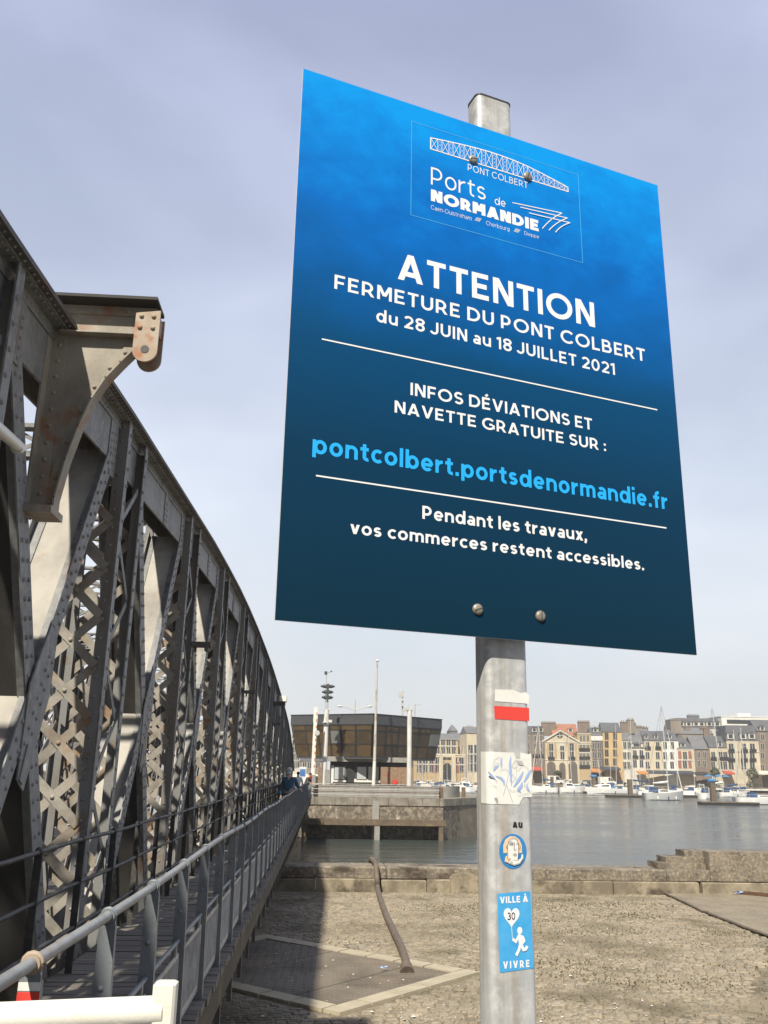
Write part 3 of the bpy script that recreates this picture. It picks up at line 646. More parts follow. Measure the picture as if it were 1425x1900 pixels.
for i, y in enumerate(py_):
    b = MB(); w0, w1 = .052, .034; z0 = -.05; z1 = 1.06
    b.frame8([(RX - w0, y - .007, z0), (RX + w0, y - .007, z0), (RX + w0, y + .007, z0), (RX - w0, y + .007, z0)], [(RX - w1, y - .007, z1), (RX + w1, y - .007, z1), (RX + w1, y + .007, z1), (RX - w1, y + .007, z1)])
    b.frame8([(RX + w0 - .012, y + .0072, z0), (RX + w0, y + .0072, z0), (RX + w0, y + .062, z0), (RX + w0 - .012, y + .062, z0)], [(RX + w1 - .012, y + .0072, z1 - .03), (RX + w1, y + .0072, z1 - .03), (RX + w1, y + .03, z1 - .03), (RX + w1 - .012, y + .03, z1 - .03)])
    if i < 12: b.rivet((RX - .004, y - .007, .78), (0, -1, 0), .014); b.rivet((RX - .004, y - .007, .40), (0, -1, 0), .014)
    po = b.build('railing_post', M['grey_rail'], rl)
    if i < 40:
        b = MB(); rg = []
        R0, r0 = .030, .0085
        b.tube([(RX + R0 * math.cos(2 * math.pi * k / 12), y, hz(y) + R0 * math.sin(2 * math.pi * k / 12)) for k in range(13)], r0 if i != 1 else .010, 6, False)
        b.tube([(RX, y - .02, hz(y)), (RX, y + .02, hz(y))], .031, 12)
        b.build('collar', M['grey_rail'] if i != 1 else M['rust_plate'], po)
    if i + 1 < len(py_):
        y1 = py_[i + 1]; b = MB(); za, zb = .10, .52; xx = RX + .012; ya, yb = y + .05, y1 - .05
        for (p, q) in (((ya, za), (yb, za)), ((ya, zb), (yb, zb)), ((ya, za), (ya, zb)), ((yb, za), (yb, zb))):
            b.bar((xx, p[0], p[1]), (xx, q[0], q[1]), .030, .008, (0, .7, .7) if p[0] != q[0] else (0, 1, 0))
        for yy in (ya + .12, yb - .12): b.box((xx - .006, yy - .012, zb), (xx + .006, yy + .012, .60))
        pt = .050 if i < 14 else (.055 if i < 30 else .09); th = .0062 if i < 14 else (.010 if i < 30 else .02)
        sl_ = .62                                            # diamond lattice clipped to the frame
        Wd, H = yb - ya, zb - za; k = -int(H / sl_ / pt) - 1
        off = 0.0
        while True:
            c0 = k * pt
            if c0 > Wd: break
            for s in (1, -1):
                u0, v0, u1, v1 = c0, 0.0, c0 + H / sl_ * 1.0, H
                lo = max(0, (0 - u0) / (u1 - u0)); hi = min(1, (Wd - u0) / (u1 - u0))
                if hi - lo > .02:
                    A = (u0 + (u1 - u0) * lo, v0 + (v1 - v0) * lo); B = (u0 + (u1 - u0) * hi, v0 + (v1 - v0) * hi)
                    if s < 0: A = (Wd - A[0], A[1]); B = (Wd - B[0], B[1])
                    b.bar((xx + s * .002, ya + A[0], za + A[1]), (xx + s * .002, ya + B[0], za + B[1]), th, .003, (0, -(B[1] - A[1]), B[0] - A[0]))
            k += 1
        b.build('mesh_panel', M['mesh_panel'], rl)
# trail mark on the first visible post: a white band over a red band
y = 3.26; b = MB()
def band(b, z0, z1, e=.0012):
    w = lambda z: .052 + (.034 - .052) * (z + .05) / 1.11
    b.frame8([(RX - w(z0), y - .0072 - e, z0), (RX + w(z0) + e, y - .0072 - e, z0), (RX + w(z0) + e, y - .0071, z0), (RX - w(z0), y - .0071, z0)], [(RX - w(z1), y - .0072 - e, z1), (RX + w(z1) + e, y - .0072 - e, z1), (RX + w(z1) + e, y - .0071, z1), (RX - w(z1), y - .0071, z1)])
band(b, 1.003, 1.028); b.cur = 1; band(b, .968, .9995); tag(b.build('trail_mark', [M['st_white'], M['st_red']], rl), 'white band over red band painted on the nearest post')
# inner railing against the truss
IX = -2.13
ri = thing('inner_railing', (IX, 4, 0), 'rusty black three rail railing between the footway and the truss', 'railing')
for z in (1.08, .72, .36):
    b = MB(); b.tube([(IX, y, z + .008 * math.sin(y * 1.7)) for y in [x * .8 - 7 for x in range(100)]], .019, 8); b.build('rail', M['black_rail'], ri)
y = -5.2; k = 0
while y < 72:
    b = MB(); b.box((IX - .03, y - .007, -.04), (IX + .03, y + .007, 1.07)); b.ball((IX, y, 1.085), .033, 10, 6)
    for z in (.72, .36): b.ball((IX, y, z), .027, 8, 5)
    b.build('railing_post', M['black_rail'], ri); y += 1.25

# ------------------------------------------------------------------ white barrier gate in the foreground
BY = 2.40
bp = at(308, 1828, BY)
gate = thing('barrier_gate', (bp.x, BY, 0), 'white painted tubular barrier across the footway entrance in the foreground', 'barrier')
x1 = at(290, 1850, BY).x; zc = (at(270, 1849, BY).z + at(270, 1903, BY).z) / 2; zl = (at(5, 1862, BY).z + at(5, 1911, BY).z) / 2; xl = at(5, 1862, BY).x
sl_ = (zc - zl) / (at(270, 1849, BY).x - xl)
x0 = -1.75; rz = lambda x: zl + (x - xl) * sl_
b = MB(); b.tube([(x0, BY - .02, rz(x0)), (x1 + .02, BY, rz(x1 + .02))], .033, 14); b.build('top_tube', M['white_paint'], gate)
b = MB(); b.tube([(x0, BY - .02, .25), (x1 + .02, BY, .25)], .026, 10); b.build('bottom_tube', M['white_paint'], gate)
b = MB(); w = .027
def bevpost(b, cx, cy, w, z0, z1, c=.006):
    pts = [(-w + c, -w), (w - c, -w), (w, -w + c), (w, w - c), (w - c, w), (-w + c, w), (-w, w - c), (-w, -w + c)]
    b.prism([(cx + p[0], cy + p[1], z0) for p in pts], (0, 0, z1 - z0))
    top = [(cx + p[0], cy + p[1], z1) for p in pts]; s = (w - c) / w
    b.add(top + [(cx + p[0] * s, cy + p[1] * s, z1 + c * .6) for p in pts], [tuple(range(8, 16))] + [(i, (i + 1) % 8, 8 + (i + 1) % 8, 8 + i) for i in range(8)])
bevpost(b, bp.x, BY, w, -.02, at(308, 1829, BY - w).z)
b.build('end_post', M['white_paint'], gate)
b = MB(); bevpost(b, x0 - w, BY - .02, w, 0, rz(x0) + .06); b.build('end_post', M['white_paint'], gate)
for px_ in (97, 225, -60, -190):
    x = at(px_, 1895, BY).x; b = MB(); b.ball((x, BY - .01, rz(x) - .036), .024, 10, 6); b.tube([(x, BY - .01, rz(x) - .04), (x, BY - .01, .27)], .013, 8); b.build('baluster', M['white_paint'], gate)

# ------------------------------------------------------------------ the information sign on its post
d_ = ray(4736, 1512); SD = Vector((d_.x, d_.y, 0)).normalized(); SN = Vector((SD.y, -SD.x, 0)); SDist = 1.2653
def onS(px, py, D=SDist):
    r = ray(px, py); p = EYE + r * (-D / r.dot(SN)); return p.dot(SD), p.z
def SP(u, z, off=0.0): p = SD * u - SN * (SDist - off); return Vector((p.x, p.y, z))
uL, zT = onS(563, 127); uR, _ = onS(1220, 345); _, zB = onS(510, 1150)
PF = SDist + .021
pu0, _ = onS(902, 1300, PF); pu1, _ = onS(983, 1300, PF)
pw = .080; pd = .047; pc = pu1 - pw / 2 - .0005
zcap = onS(908, 176, PF)[1]
base = SP(pc, 0, -.06)
sg = thing('information_sign', (base.x, base.y, 0), 'big blue notice board bolted to a square galvanised post', 'sign')
# board: printed face with a thin white core
b = MB()
def sp3(u, z, off): return tuple(SP(u, z, off))
b.add([sp3(uL, zB, 0), sp3(uR, zB, 0), sp3(uR, zT, 0), sp3(uL, zT, 0), sp3(uL, zB, -.004), sp3(uR, zB, -.004), sp3(uR, zT, -.004), sp3(uL, zT, -.004)], [(0, 1, 2, 3)])
b.cur = 1; o = 0
b.f += [[4, 7, 6, 5], [0, 4, 5, 1], [1, 5, 6, 2], [2, 6, 7, 3], [3, 7, 4, 0]]; b.mi += [1] * 5; b.col += [None] * 5; b.sm += [False] * 5
board = b.build('board', [M['sign'], M['panel_edge']], sg)
b = MB()
for z in (zT - .145, zB + .115): b.frame8([sp3(pc - .10, z - .02, -.005), sp3(pc + .10, z - .02, -.005), sp3(pc + .10, z - .02, -.0205), sp3(pc - .10, z - .02, -.0205)], [sp3(pc - .10, z + .02, -.005), sp3(pc + .10, z + .02, -.005), sp3(pc + .10, z + .02, -.0205), sp3(pc - .10, z + .02, -.0205)])
b.build('mounting_rail', M['galv'], sg)
# post
b = MB(); n_ = 5; rc = .011; prof = []
for (cx, cy, a0) in ((-pw / 2 + rc, -rc, 90), (-pw / 2 + rc, -pd + rc, 180), (pw / 2 - rc, -pd + rc, 270), (pw / 2 - rc, -rc, 0)):
    for k in range(n_): a = R(a0 + 90 * k / (n_ - 1)); prof.append((cx + rc * math.cos(a), cy + rc * math.sin(a)))
npf = len(prof); b.smooth = True
zs = [0, .6, 1.2, 1.8, 2.4, zcap - .006]
vs = [SP(pc + p[0], z, -.021 + p[1]) for z in zs for p in prof]
fs = [(i * npf + k, i * npf + (k + 1) % npf, (i + 1) * npf + (k + 1) % npf, (i + 1) * npf + k) for i in range(len(zs) - 1) for k in range(npf)]
b.add(vs, fs)
post = b.build('post', M['galv'], sg)
b = MB(); b.prism([SP(pc + p[0] * 1.03, zcap - .006, -.021 + (p[1] + pd / 2) * 1.03 - pd / 2) for p in prof], (0, 0, .0035)); b.build('post_cap', M['cap'], post)
for (px_, py2) in ((877, 296.6), (978, 328.2), (886, 1131), (1002.4, 1143.5)):
    u, z = onS(px_, py2); b = MB(); n_ = 16; vs = []; b.smooth = True
    for (rr_, h) in ((.0098, 0), (.0094, .0022), (.0075, .0040), (.004, .005)): vs += [SP(u + rr_ * math.cos(2 * math.pi * k / n_), z + rr_ * math.sin(2 * math.pi * k / n_), .0003 + h) for k in range(n_)]
    fs = [(i * n_ + k, i * n_ + (k + 1) % n_, (i + 1) * n_ + (k + 1) % n_, (i + 1) * n_ + k) for i in range(3) for k in range(n_)] + [tuple(3 * n_ + k for k in range(n_))]
    b.add(vs, fs); b.smooth = False; b.cur = 1
    a = .9 + px_ * .01; c, s = math.cos(a), math.sin(a); q = lambda l, w_: SP(u + c * l - s * w_, z + s * l + c * w_, .0056)
    b.add([q(-.008, -.0009), q(.008, -.0009), q(.008, .0009), q(-.008, .0009)], [(0, 1, 2, 3)])
    b.build('bolt', [M['bolt'], M['cap']], sg)

# ---- lettering: a geometric stroke alphabet; widths and heights in units of the capital height
def arc(cx, cy, rx, ry, a0, a1, n=18):
    n = max(3, int(abs(a1 - a0) / 360 * 30) + 2); return [(cx + rx * math.cos(R(a0 + (a1 - a0) * i / n)), cy + ry * math.sin(R(a0 + (a1 - a0) * i / n))) for i in range(n + 1)]
XH = .735
def glyph(ch, h):
    t = 2 * h; S = lambda *p: ('s', list(p)); P = lambda x0, y0, x1, y1, k=1.12: ('p', x0, y0, x1, y1, t * k); A = lambda *a: ('s', arc(*a)); E_ = lambda *a: ('c', arc(*a)[:-1])
    r = (1 - t) / 2
    if ch == 'A': W = .86; k = t * .56; return W, [P(k, 0, W / 2, 1), P(W - k, 0, W / 2, 1), S((.18, .26), (W - .18, .26))]
    if ch == 'V': W = .84; k = t * .56; return W, [P(k, 1, W / 2, 0), P(W - k, 1, W / 2, 0)]
    if ch == 'T': return .66, [S((0, 1 - h), (.66, 1 - h)), S((.33, 0), (.33, 1 - t * .99))]
    if ch == 'E': return .64, [S((h, 0), (h, 1)), S((t, 1 - h), (.60, 1 - h)), S((t, .505), (.54, .505)), S((t, h), (.61, h))]
    if ch == 'F': return .62, [S((h, 0), (h, 1)), S((t, 1 - h), (.60, 1 - h)), S((t, .47), (.54, .47))]
    if ch == 'L': return .57, [S((h, 0), (h, 1)), S((t, h), (.56, h))]
    if ch == 'I': return t, [S((h, 0), (h, 1))]
    if ch == 'N': W = .76; return W, [S((h, 0), (h, 1)), S((W - h, 0), (W - h, 1)), P(t * .6, 1, W - t * .6, 0, 1.25)]
    if ch == 'M': W = .88; return W, [S((h, 0), (h, 1)), S((W - h, 0), (W - h, 1)), P(t * .6, 1, W / 2, .27, 1.25), P(W - t * .6, 1, W / 2, .27, 1.25)]
    if ch == 'O': W = 1.04; return W, [E_(W / 2, .5, W / 2 - h, .5 - h + .01, 0, 360)]
    if ch == 'C': W = .90; return W, [A(.52, .5, .52 - h, .5 - h + .01, 43, 317)]
    if ch == 'G': W = .96; return W, [('s', arc(.52, .5, .52 - h, .5 - h + .01, 43, 318) + [(W - h, .21), (W - h, .46)]), S((.55, .46), (W - t, .46))]
    if ch == 'D': W = .84; return W, [('s', [(0, h), (W - .5, h)] + arc(W - .5, .5, .5 - h, .5 - h, -90, 90) + [(0, 1 - h)]), S((h, t * 1.01), (h, 1 - t * 1.01))]
    if ch in 'PR':
        W = .70 if ch == 'P' else .74; b0 = .36; rr = (1 - h - b0) / 2
        g = [S((h, 0), (h, 1)), ('s', [(t, 1 - h), (.66 - h - rr, 1 - h)] + arc(.66 - h - rr, 1 - h - rr, rr, rr, 90, -90) + [(t, b0)])]
        if ch == 'R': g.append(P(.40, b0, W - t * .55, 0, 1.2))
        return W, g
    if ch == 'B':
        b0 = .52; r1 = (1 - h - b0) / 2; r2 = (b0 - h) / 2
        return .74, [S((h, 0), (h, 1)), ('s', [(t, 1 - h), (.64 - h - r1, 1 - h)] + arc(.64 - h - r1, 1 - h - r1, r1, r1, 90, -90) + [(t, b0)]), ('s', [(t, b0), (.72 - h - r2, b0)] + arc(.72 - h - r2, h + r2, r2, r2, 90, -90) + [(t, h)])]
    if ch == 'U': W = .75; rr = W / 2 - h; return W, [('s', [(h, 1), (h, h + rr)] + arc(W / 2, h + rr, rr, rr, 180, 360) + [(W - h, 1)])]
    if ch == 'J': W = .55; rr = .24; return W, [('s', arc(W - h - rr, h + rr, rr, rr, -160, 0) + [(W - h, 1)])]
    if ch in 'Ss':
        H = 1 if ch == 'S' else XH; W = .68 if ch == 'S' else .52; ry = (H - t) / 4; rx = W / 2 - h; cx = W / 2
        return W, [('s', arc(cx, H - h - ry, rx * .94, ry, 28, 270) + arc(cx, h + ry, rx, ry, 90, -152)[1:])]
    if ch == '0': W = .72; return W, [E_(W / 2, .5, W / 2 - h, .5 - h + .01, 0, 360)]
    if ch == '1': return .34, [S((.34 - h, 0), (.34 - h, 1)), ('s', [(0, .80), (.34 - t, .92)])]
    if ch == '2': W = .66; rx = .30; cy = 1 - h - .25; return W, [('s', arc(.32, cy, rx - h * .4, .25, 155, -22) + [(t * 1.0, h * 1.9)]), S((0.02, h), (W, h))]
    if ch == '3': return .66, [('s', arc(.30, .74, .27, .26 - h + .01, 140, -90)), ('s', arc(.30, .29, .32, .29 - h + .01, 90, -145))]
    if ch == '8': return .68, [E_(.34, .755, .28 - h * .3, .245 - h + .02, 0, 360), E_(.34, .285, .34 - h, .285 - h + .02, 0, 360)]
    x = XH
    if ch == 'o': W = .68; return W, [E_(W / 2, x / 2, W / 2 - h, x / 2 - h + .01, 0, 360)]
    if ch == 'c': return .57, [A(.34, x / 2, .34 - h, x / 2 - h + .01, 46, 314)]
    if ch == 'e': W = .66; return W, [('s', [(W - h, x / 2 - .01)] + arc(W / 2, x / 2, W / 2 - h, x / 2 - h + .01, 0, 318)), S((t, x / 2 - .01), (W - h * .7, x / 2 - .01))]
    if ch == 'd': W = .72; return W, [E_(.33, x / 2, .33 - h, x / 2 - h + .01, 0, 360), S((W - h, 0), (W - h, 1.04))]
    if ch == 'b': W = .72; return W, [E_(W - .33, x / 2, .33 - h, x / 2 - h + .01, 0, 360), S((h, 0), (h, 1.04))]
    if ch == 'p': W = .72; return W, [E_(W - .33, x / 2, .33 - h, x / 2 - h + .01, 0, 360), S((h, -.22), (h, x))]
    if ch == 'q': W = .72; return W, [E_(.33, x / 2, .33 - h, x / 2 - h + .01, 0, 360), S((W - h, -.22), (W - h, x))]
    if ch == 'g': W = .72; return W, [E_(.33, x / 2 + .02, .33 - h, x / 2 - h, 0, 360), ('s', [(W - h, x), (W - h, .02)] + arc(W - h - .27, .02, .27, .20, 0, -150))]
    if ch == 'a': W = .58; return W, [('s', arc(.30, x - h - .2, .28 - h * .9, .2, 140, 0) + [(W - h, .40), (W - h, 0)]), E_(.265, .22, .265 - h, .22 - h + .01, 0, 360)]
    if ch == 'u': W = .64; rr = W / 2 - h; return W, [('s', [(h, x), (h, h + rr)] + arc(W / 2, h + rr, rr, rr, 180, 360)), S((W - h, 0), (W - h, x))]
    if ch in 'nh': W = .64; rr = W / 2 - h; return W, [S((h, 0), (h, x if ch == 'n' else 1.04)), ('s', arc(W / 2, x - h - rr, rr, rr, 180, 0) + [(W - h, 0)])]
    if ch == 'm':
        w1 = .58; rr = w1 / 2 - h; W = w1 * 2 - t
        return W, [S((h, 0), (h, x)), ('s', arc(w1 / 2, x - h - rr, rr, rr, 180, 0) + [(w1 - h, 0)]), ('s', arc(w1 * 1.5 - t, x - h - rr, rr, rr, 180, 0) + [(W - h, 0)])]
    if ch == 'r': return .42, [S((h, 0), (h, x)), ('s', arc(.42, x - h * 1.05 - .32, .42 - h, .32, 175, 92))]
    if ch == 't': return .44, [('s', [(.12 + h, .92), (.12 + h, .22)] + arc(.12 + h + .16, .22, .16, .22 - h, 180, 290)), S((0, x - h), (.12, x - h)), S((.12 + t, x - h), (.43, x - h))]
    if ch == 'f': return .44, [('s', [(.12 + h, 0), (.12 + h, .80)] + arc(.12 + h + .17, .80, .17, .25 - h, 180, 75)), S((0, x - h), (.12, x - h)), S((.12 + t, x - h), (.42, x - h))]
    if ch == 'l': return t, [S((h, 0), (h, 1.04))]
    if ch == 'i': return t, [S((h, 0), (h, x)), S((h, x + .13), (h, x + .13 + t * 1.05))]
    if ch == 'v': W = .62; k = t * .56; return W, [P(k, x, W / 2, 0), P(W - k, x, W / 2, 0)]
    if ch == 'x': W = .60; k = t * .6; return W, [P(k, x, W - k, 0, 1.25), P(W - k, x, k, 0, 1.25)]
    if ch == '.': return t * 1.1, [S((t * .55, 0), (t * .55, t * 1.15))]
    if ch == ',': return t * 1.1, [S((t * .6, t * 1.1), (t * .55, 0), (t * .2, -.16))]
    if ch == ':': return t * 1.1, [S((t * .55, .02), (t * .55, .02 + t * 1.1)), S((t * .55, .5), (t * .55, .5 + t * 1.1))]
    if ch == '-': return .34, [S((0, .34), (.34, .34))]
    if ch == '\u00c9': W, g = glyph('E', h); return W, g + [('s', [(.26, 1.10), (.44, 1.26)])]
    if ch == '\u00c0': W, g = glyph('A', h); return W, g + [('s', [(W / 2 + .06, 1.08), (W / 2 - .14, 1.26)])]
    return .30, []
def stroke_quads(st, h):
    if st[0] == 'p':
        _, x0, y0, x1, y1, w = st; return [[(x0 - w / 2, y0), (x0 + w / 2, y0), (x1 + w / 2, y1), (x1 - w / 2, y1)]]
    pts = st[1]; cl = st[0] == 'c'; n = len(pts); L = []; Rr = []
    for i in range(n):
        p = Vector(pts[i]).to_2d(); a = Vector(pts[(i - 1) % n] if (cl or i > 0) else pts[i]).to_2d(); c = Vector(pts[(i + 1) % n] if (cl or i < n - 1) else pts[i]).to_2d()
        d1 = (p - a); d2 = (c - p); d1 = d1.normalized() if d1.length > 1e-9 else None; d2 = d2.normalized() if d2.length > 1e-9 else None
        if d1 is None: d1 = d2
        if d2 is None: d2 = d1
        n1 = Vector((-d1.y, d1.x)); n2 = Vector((-d2.y, d2.x)); m_ = n1 + n2
        m_ = m_.normalized() if m_.length > 1e-6 else n1
        k = h / max(.35, m_.dot(n1)); L.append(p + m_ * k); Rr.append(p - m_ * k)
    q = []
    for i in range(n if cl else n - 1): j = (i + 1) % n; q.append([tuple(Rr[i]), tuple(Rr[j]), tuple(L[j]), tuple(L[i])])
    return q
def lay_text(b, txt, P0, P1, hcap, h, track, place, off, layer=.00006, slant=0.0):
    # P0, P1: (u, z) of the left and right ends of the base line; the line is stretched to fit them exactly
    x = 0; items = []
    for i, ch in enumerate(txt):
        W_, g = glyph(ch, h)
        items.append((x, g)); x += W_ + (track if ch != ' ' else 0)
    tot = x - track; sx = (P1[0] - P0[0]) / tot
    for gx, g in items:
        for si, st in enumerate(g):
            for q in stroke_quads(st, h):
                vs = []
                for (qx, qy) in q:
                    f_ = (gx + qx + slant * qy) / tot; vs.append(place(P0[0] + (gx + qx + slant * qy) * sx, P0[1] + (P1[1] - P0[1]) * f_ + qy * hcap, off + si * layer))
                b.add(vs, [(0, 1, 2, 3)])
def board_text(txt, pl, pr, ptop, h, track, m, name='lettering', off=.0003):
    b = MB(); A_ = onS(*pl); B_ = onS(*pr); T_ = onS(*ptop)
    zb = (A_[1] + B_[1]) / 2
    lay_text(b, txt, (A_[0], zb), (B_[0], zb), T_[1] - A_[1], h, track, SP, off)
    return b.build(name, M[m], board)
board_text('ATTENTION', (738, 519.5), (1104, 606), (738, 470), .092, .14, 'ink_white')
board_text('FERMETURE DU PONT COLBERT', (620, 537.5), (1197.5, 669.5), (620, 511), .084, .17, 'ink_white')
board_text('du 28 JUIN au 18 JUILLET 2021', (698, 598), (1141, 694.5), (698, 574.5), .085, .17, 'ink_white')
board_text('INFOS D\u00c9VIATIONS ET', (761.5, 733.5), (1099, 797.5), (761.5, 710.5), .086, .15, 'ink_white')
board_text('NAVETTE GRATUITE SUR :', (732, 766.8), (1124.5, 836), (732, 744.5), .086, .15, 'ink_white')
board_text('pontcolbert.portsdenormandie.fr', (579, 845), (1239, 941.5), (579, 810), .092, .13, 'ink_cyan')
board_text('Pendant les travaux,', (783.5, 965.4), (1089, 1001.5), (783.5, 941), .088, .13, 'ink_white')
board_text('vos commerces restent accessibles.', (649.5, 993), (1195, 1055.5), (649.5, 969), .088, .13, 'ink_white')
def ribbon(b, pts, w, off, place=SP, closed=False):
    for q in stroke_quads(('c' if closed else 's', pts), w / 2): b.add([place(x, z, off) for x, z in q], [(0, 1, 2, 3)])
b = MB()
for a_, c_ in (((597, 631), (1219, 759)), ((586, 884.6), (1236, 978))):
    A_ = onS(*a_); B_ = onS(*c_); z = (A_[1] + B_[1]) / 2; ribbon(b, [(A_[0], z), (B_[0], z)], .0026, .0006)
b.build('rule_lines', M['ink_white'], board)
# logo block
b = MB(); c4 = [onS(*p) for p in ((763, 224.4), (1071.5, 325), (1081.6, 487.4), (762.7, 399.5))]
ul = (c4[0][0] + c4[3][0]) / 2; ur = (c4[1][0] + c4[2][0]) / 2; zt_ = (c4[0][1] + c4[1][1]) / 2; zb_ = (c4[2][1] + c4[3][1]) / 2
ribbon(b, [(ul, zb_), (ur, zb_), (ur, zt_), (ul, zt_)], .0009, .0005, closed=True); b.build('logo_frame', M['ink_thin'], board)
b = MB()
TL = onS(798.9, 256); BL = onS(799.4, 276.5); BR = onS(1053.8, 355.8); TRr = onS(1053.8, 347.5); M1 = onS(901.7, 279.5); M2 = onS(954.7, 298.4)
u0, u1 = TL[0], BR[0]; zb2 = (BL[1] + BR[1]) / 2; H0_ = TL[1] - BL[1]; H1_ = TRr[1] - BR[1]
hk = [1.0, 1.15, 1.28, 1.38, 1.44, 1.43, 1.36, 1.20, .97, .70, .42]
lt = lambda f_: zb2 + H0_ * (hk[min(9, int(f_ * 10))] + (hk[min(9, int(f_ * 10)) + 1] - hk[min(9, int(f_ * 10))]) * (f_ * 10 - min(9, int(f_ * 10))))
fs_ = [i / 40 for i in range(41)]
ribbon(b, [(u0, zb2), (u1, zb2), (u1, lt(1))] + [(u0 + (u1 - u0) * f_, lt(f_)) for f_ in reversed(fs_)], .0023, .0006, closed=True)
npn = 13; wpn = 1 / npn
for i in range(npn):
    fa, fb = i * wpn, (i + 1) * wpn; ua_, ub_ = u0 + (u1 - u0) * fa, u0 + (u1 - u0) * fb
    fm = fa + wpn * .62; um = u0 + (u1 - u0) * fm
    ribbon(b, [(ua_, zb2), (um, lt(fm))], .0010, .0007); ribbon(b, [(ua_, lt(fa)), (um, zb2)], .0010, .0008)
    ribbon(b, [(um, zb2), (um, lt(fm))], .0010, .0009)
    if i < npn - 1: ribbon(b, [(ub_, zb2), (ub_, lt(fb))], .0010, .0010)
    nl = max(2, int((lt(fm) - zb2) / .008)); dz = (lt(fb) - zb2) / nl
    for k in range(nl):
        ribbon(b, [(um, zb2 + k * dz), (ub_, zb2 + (k + 1) * dz)], .0004, .0011); ribbon(b, [(ub_, zb2 + k * dz), (um, zb2 + (k + 1) * dz)], .0004, .0012)
b.build('logo_bridge', M['ink_white'], board)
board_text('PONT COLBERT', (868, 316.5), (979, 349.5), (868, 304.5), .055, .20, 'ink_white')
board_text('Ports', (799.5, 343.5), (901, 370.5), (799.5, 311), .050, .13, 'ink_white')
board_text('de', (918, 379.5), (938, 384.3), (918, 365), .055, .15, 'ink_white')
board_text('NORMANDIE', (799.5, 373), (1000, 429.5), (799.5, 351.5), .135, .09, 'ink_white')
board_text('Caen-Ouistreham', (799.4, 389), (875, 408.5), (799.4, 381), .042, .18, 'ink_white')
board_text('Cherbourg', (902, 418), (945, 428.5), (902, 410.3), .042, .18, 'ink_white')
board_text('Dieppe', (973, 436), (1000, 442.5), (973, 429.6), .042, .18, 'ink_white')
b = MB()
for (xa, ya2, xb, yb2) in ((881, 409.5, 889, 404.5), (953.5, 430, 961.5, 425)):
    A_ = onS(xa, ya2); 
    for k in range(5): ribbon(b, [(A_[0] + k * .0022, A_[1]), (A_[0] + k * .0022 + .005, A_[1] + .0085)], .0009, .0006)
b.build('logo_slashes', M['ink_white'], board); b = MB()
for (p0, p1, p2, l) in (((950.4, 376.2), (1042.3, 395.6), (1006, 424.2), 0), ((965.3, 384.8), (1052.4, 405), (1018, 427.7), 1), ((981.2, 395.6), (1057, 413.8), (1030, 431.5), 2)):
    A_, B_, C_ = onS(*p0), onS(*p1), onS(*p2); md = ((B_[0] + C_[0]) / 2 - .004, (B_[1] + C_[1]) / 2 + .004)
    ribbon(b, [A_, B_], .0019, .0006 + .0003 * l)
    cv2 = [(B_[0] * (1 - s_) ** 2 + 2 * md[0] * s_ * (1 - s_) + C_[0] * s_ ** 2, B_[1] * (1 - s_) ** 2 + 2 * md[1] * s_ * (1 - s_) + C_[1] * s_ ** 2) for s_ in [i / 8 for i in range(9)]]
    ribbon(b, cv2, .0019, .0007 + .0003 * l)
b.build('logo_arrow', M['ink_white'], board)

# ---- stickers on the post, bent round its corner where they reach it
FO = -.021
def PP(u, z, off): return SP(u, z, FO + off)
def onP(px, py): return onS(px, py, SDist + .021)
ufl = pc - pw / 2 + rc                               # where the flat front begins
def wrapP(u, z, off):                                # continue left of the flat front round the corner and down the side
    if u >= ufl: return SP(u, z, FO + off)
    s_ = ufl - u; r_ = rc + off
    if s_ < r_ * math.pi / 2: a = s_ / r_; return SP(ufl - r_ * math.sin(a), z, FO - rc + r_ * math.cos(a))
    return SP(ufl - r_, z, FO - rc - (s_ - r_ * math.pi / 2))
def poly_strip(b, left, right, off, n=14):           # sheet between two outlines given as (u, z) lists of equal length
    for i in range(len(left) - 1):
        for k in range(n):
            f0, f1 = k / n, (k + 1) / n; L0, L1, R0_, R1 = left[i], left[i + 1], right[i], right[i + 1]
            mixp = lambda A_, B_, f_: (A_[0] + (B_[0] - A_[0]) * f_, A_[1] + (B_[1] - A_[1]) * f_)
            vs = [mixp(L0, R0_, f0), mixp(L0, R0_, f1), mixp(L1, R1, f1), mixp(L1, R1, f0)]
            b.add([wrapP(u, z, off) for u, z in vs], [(0, 1, 2, 3)])
def px_poly(b, pts, off):
    b.add([PP(*onP(*p), off) for p in pts], [tuple(range(len(pts)))])
b = MB(); px_poly(b, [(918, 1301), (981, 1306), (981.5, 1290), (975, 1284.5), (966, 1286), (957, 1282), (953, 1280), (918, 1279)][::1], .0006); b.build('white_sticker', M['st_white'], sg)
b = MB(); px_poly(b, [(917.5, 1334), (981.8, 1338), (981.3, 1313.5), (916.5, 1309.5)], .0006); b.build('red_sticker', M['st_red'], sg)
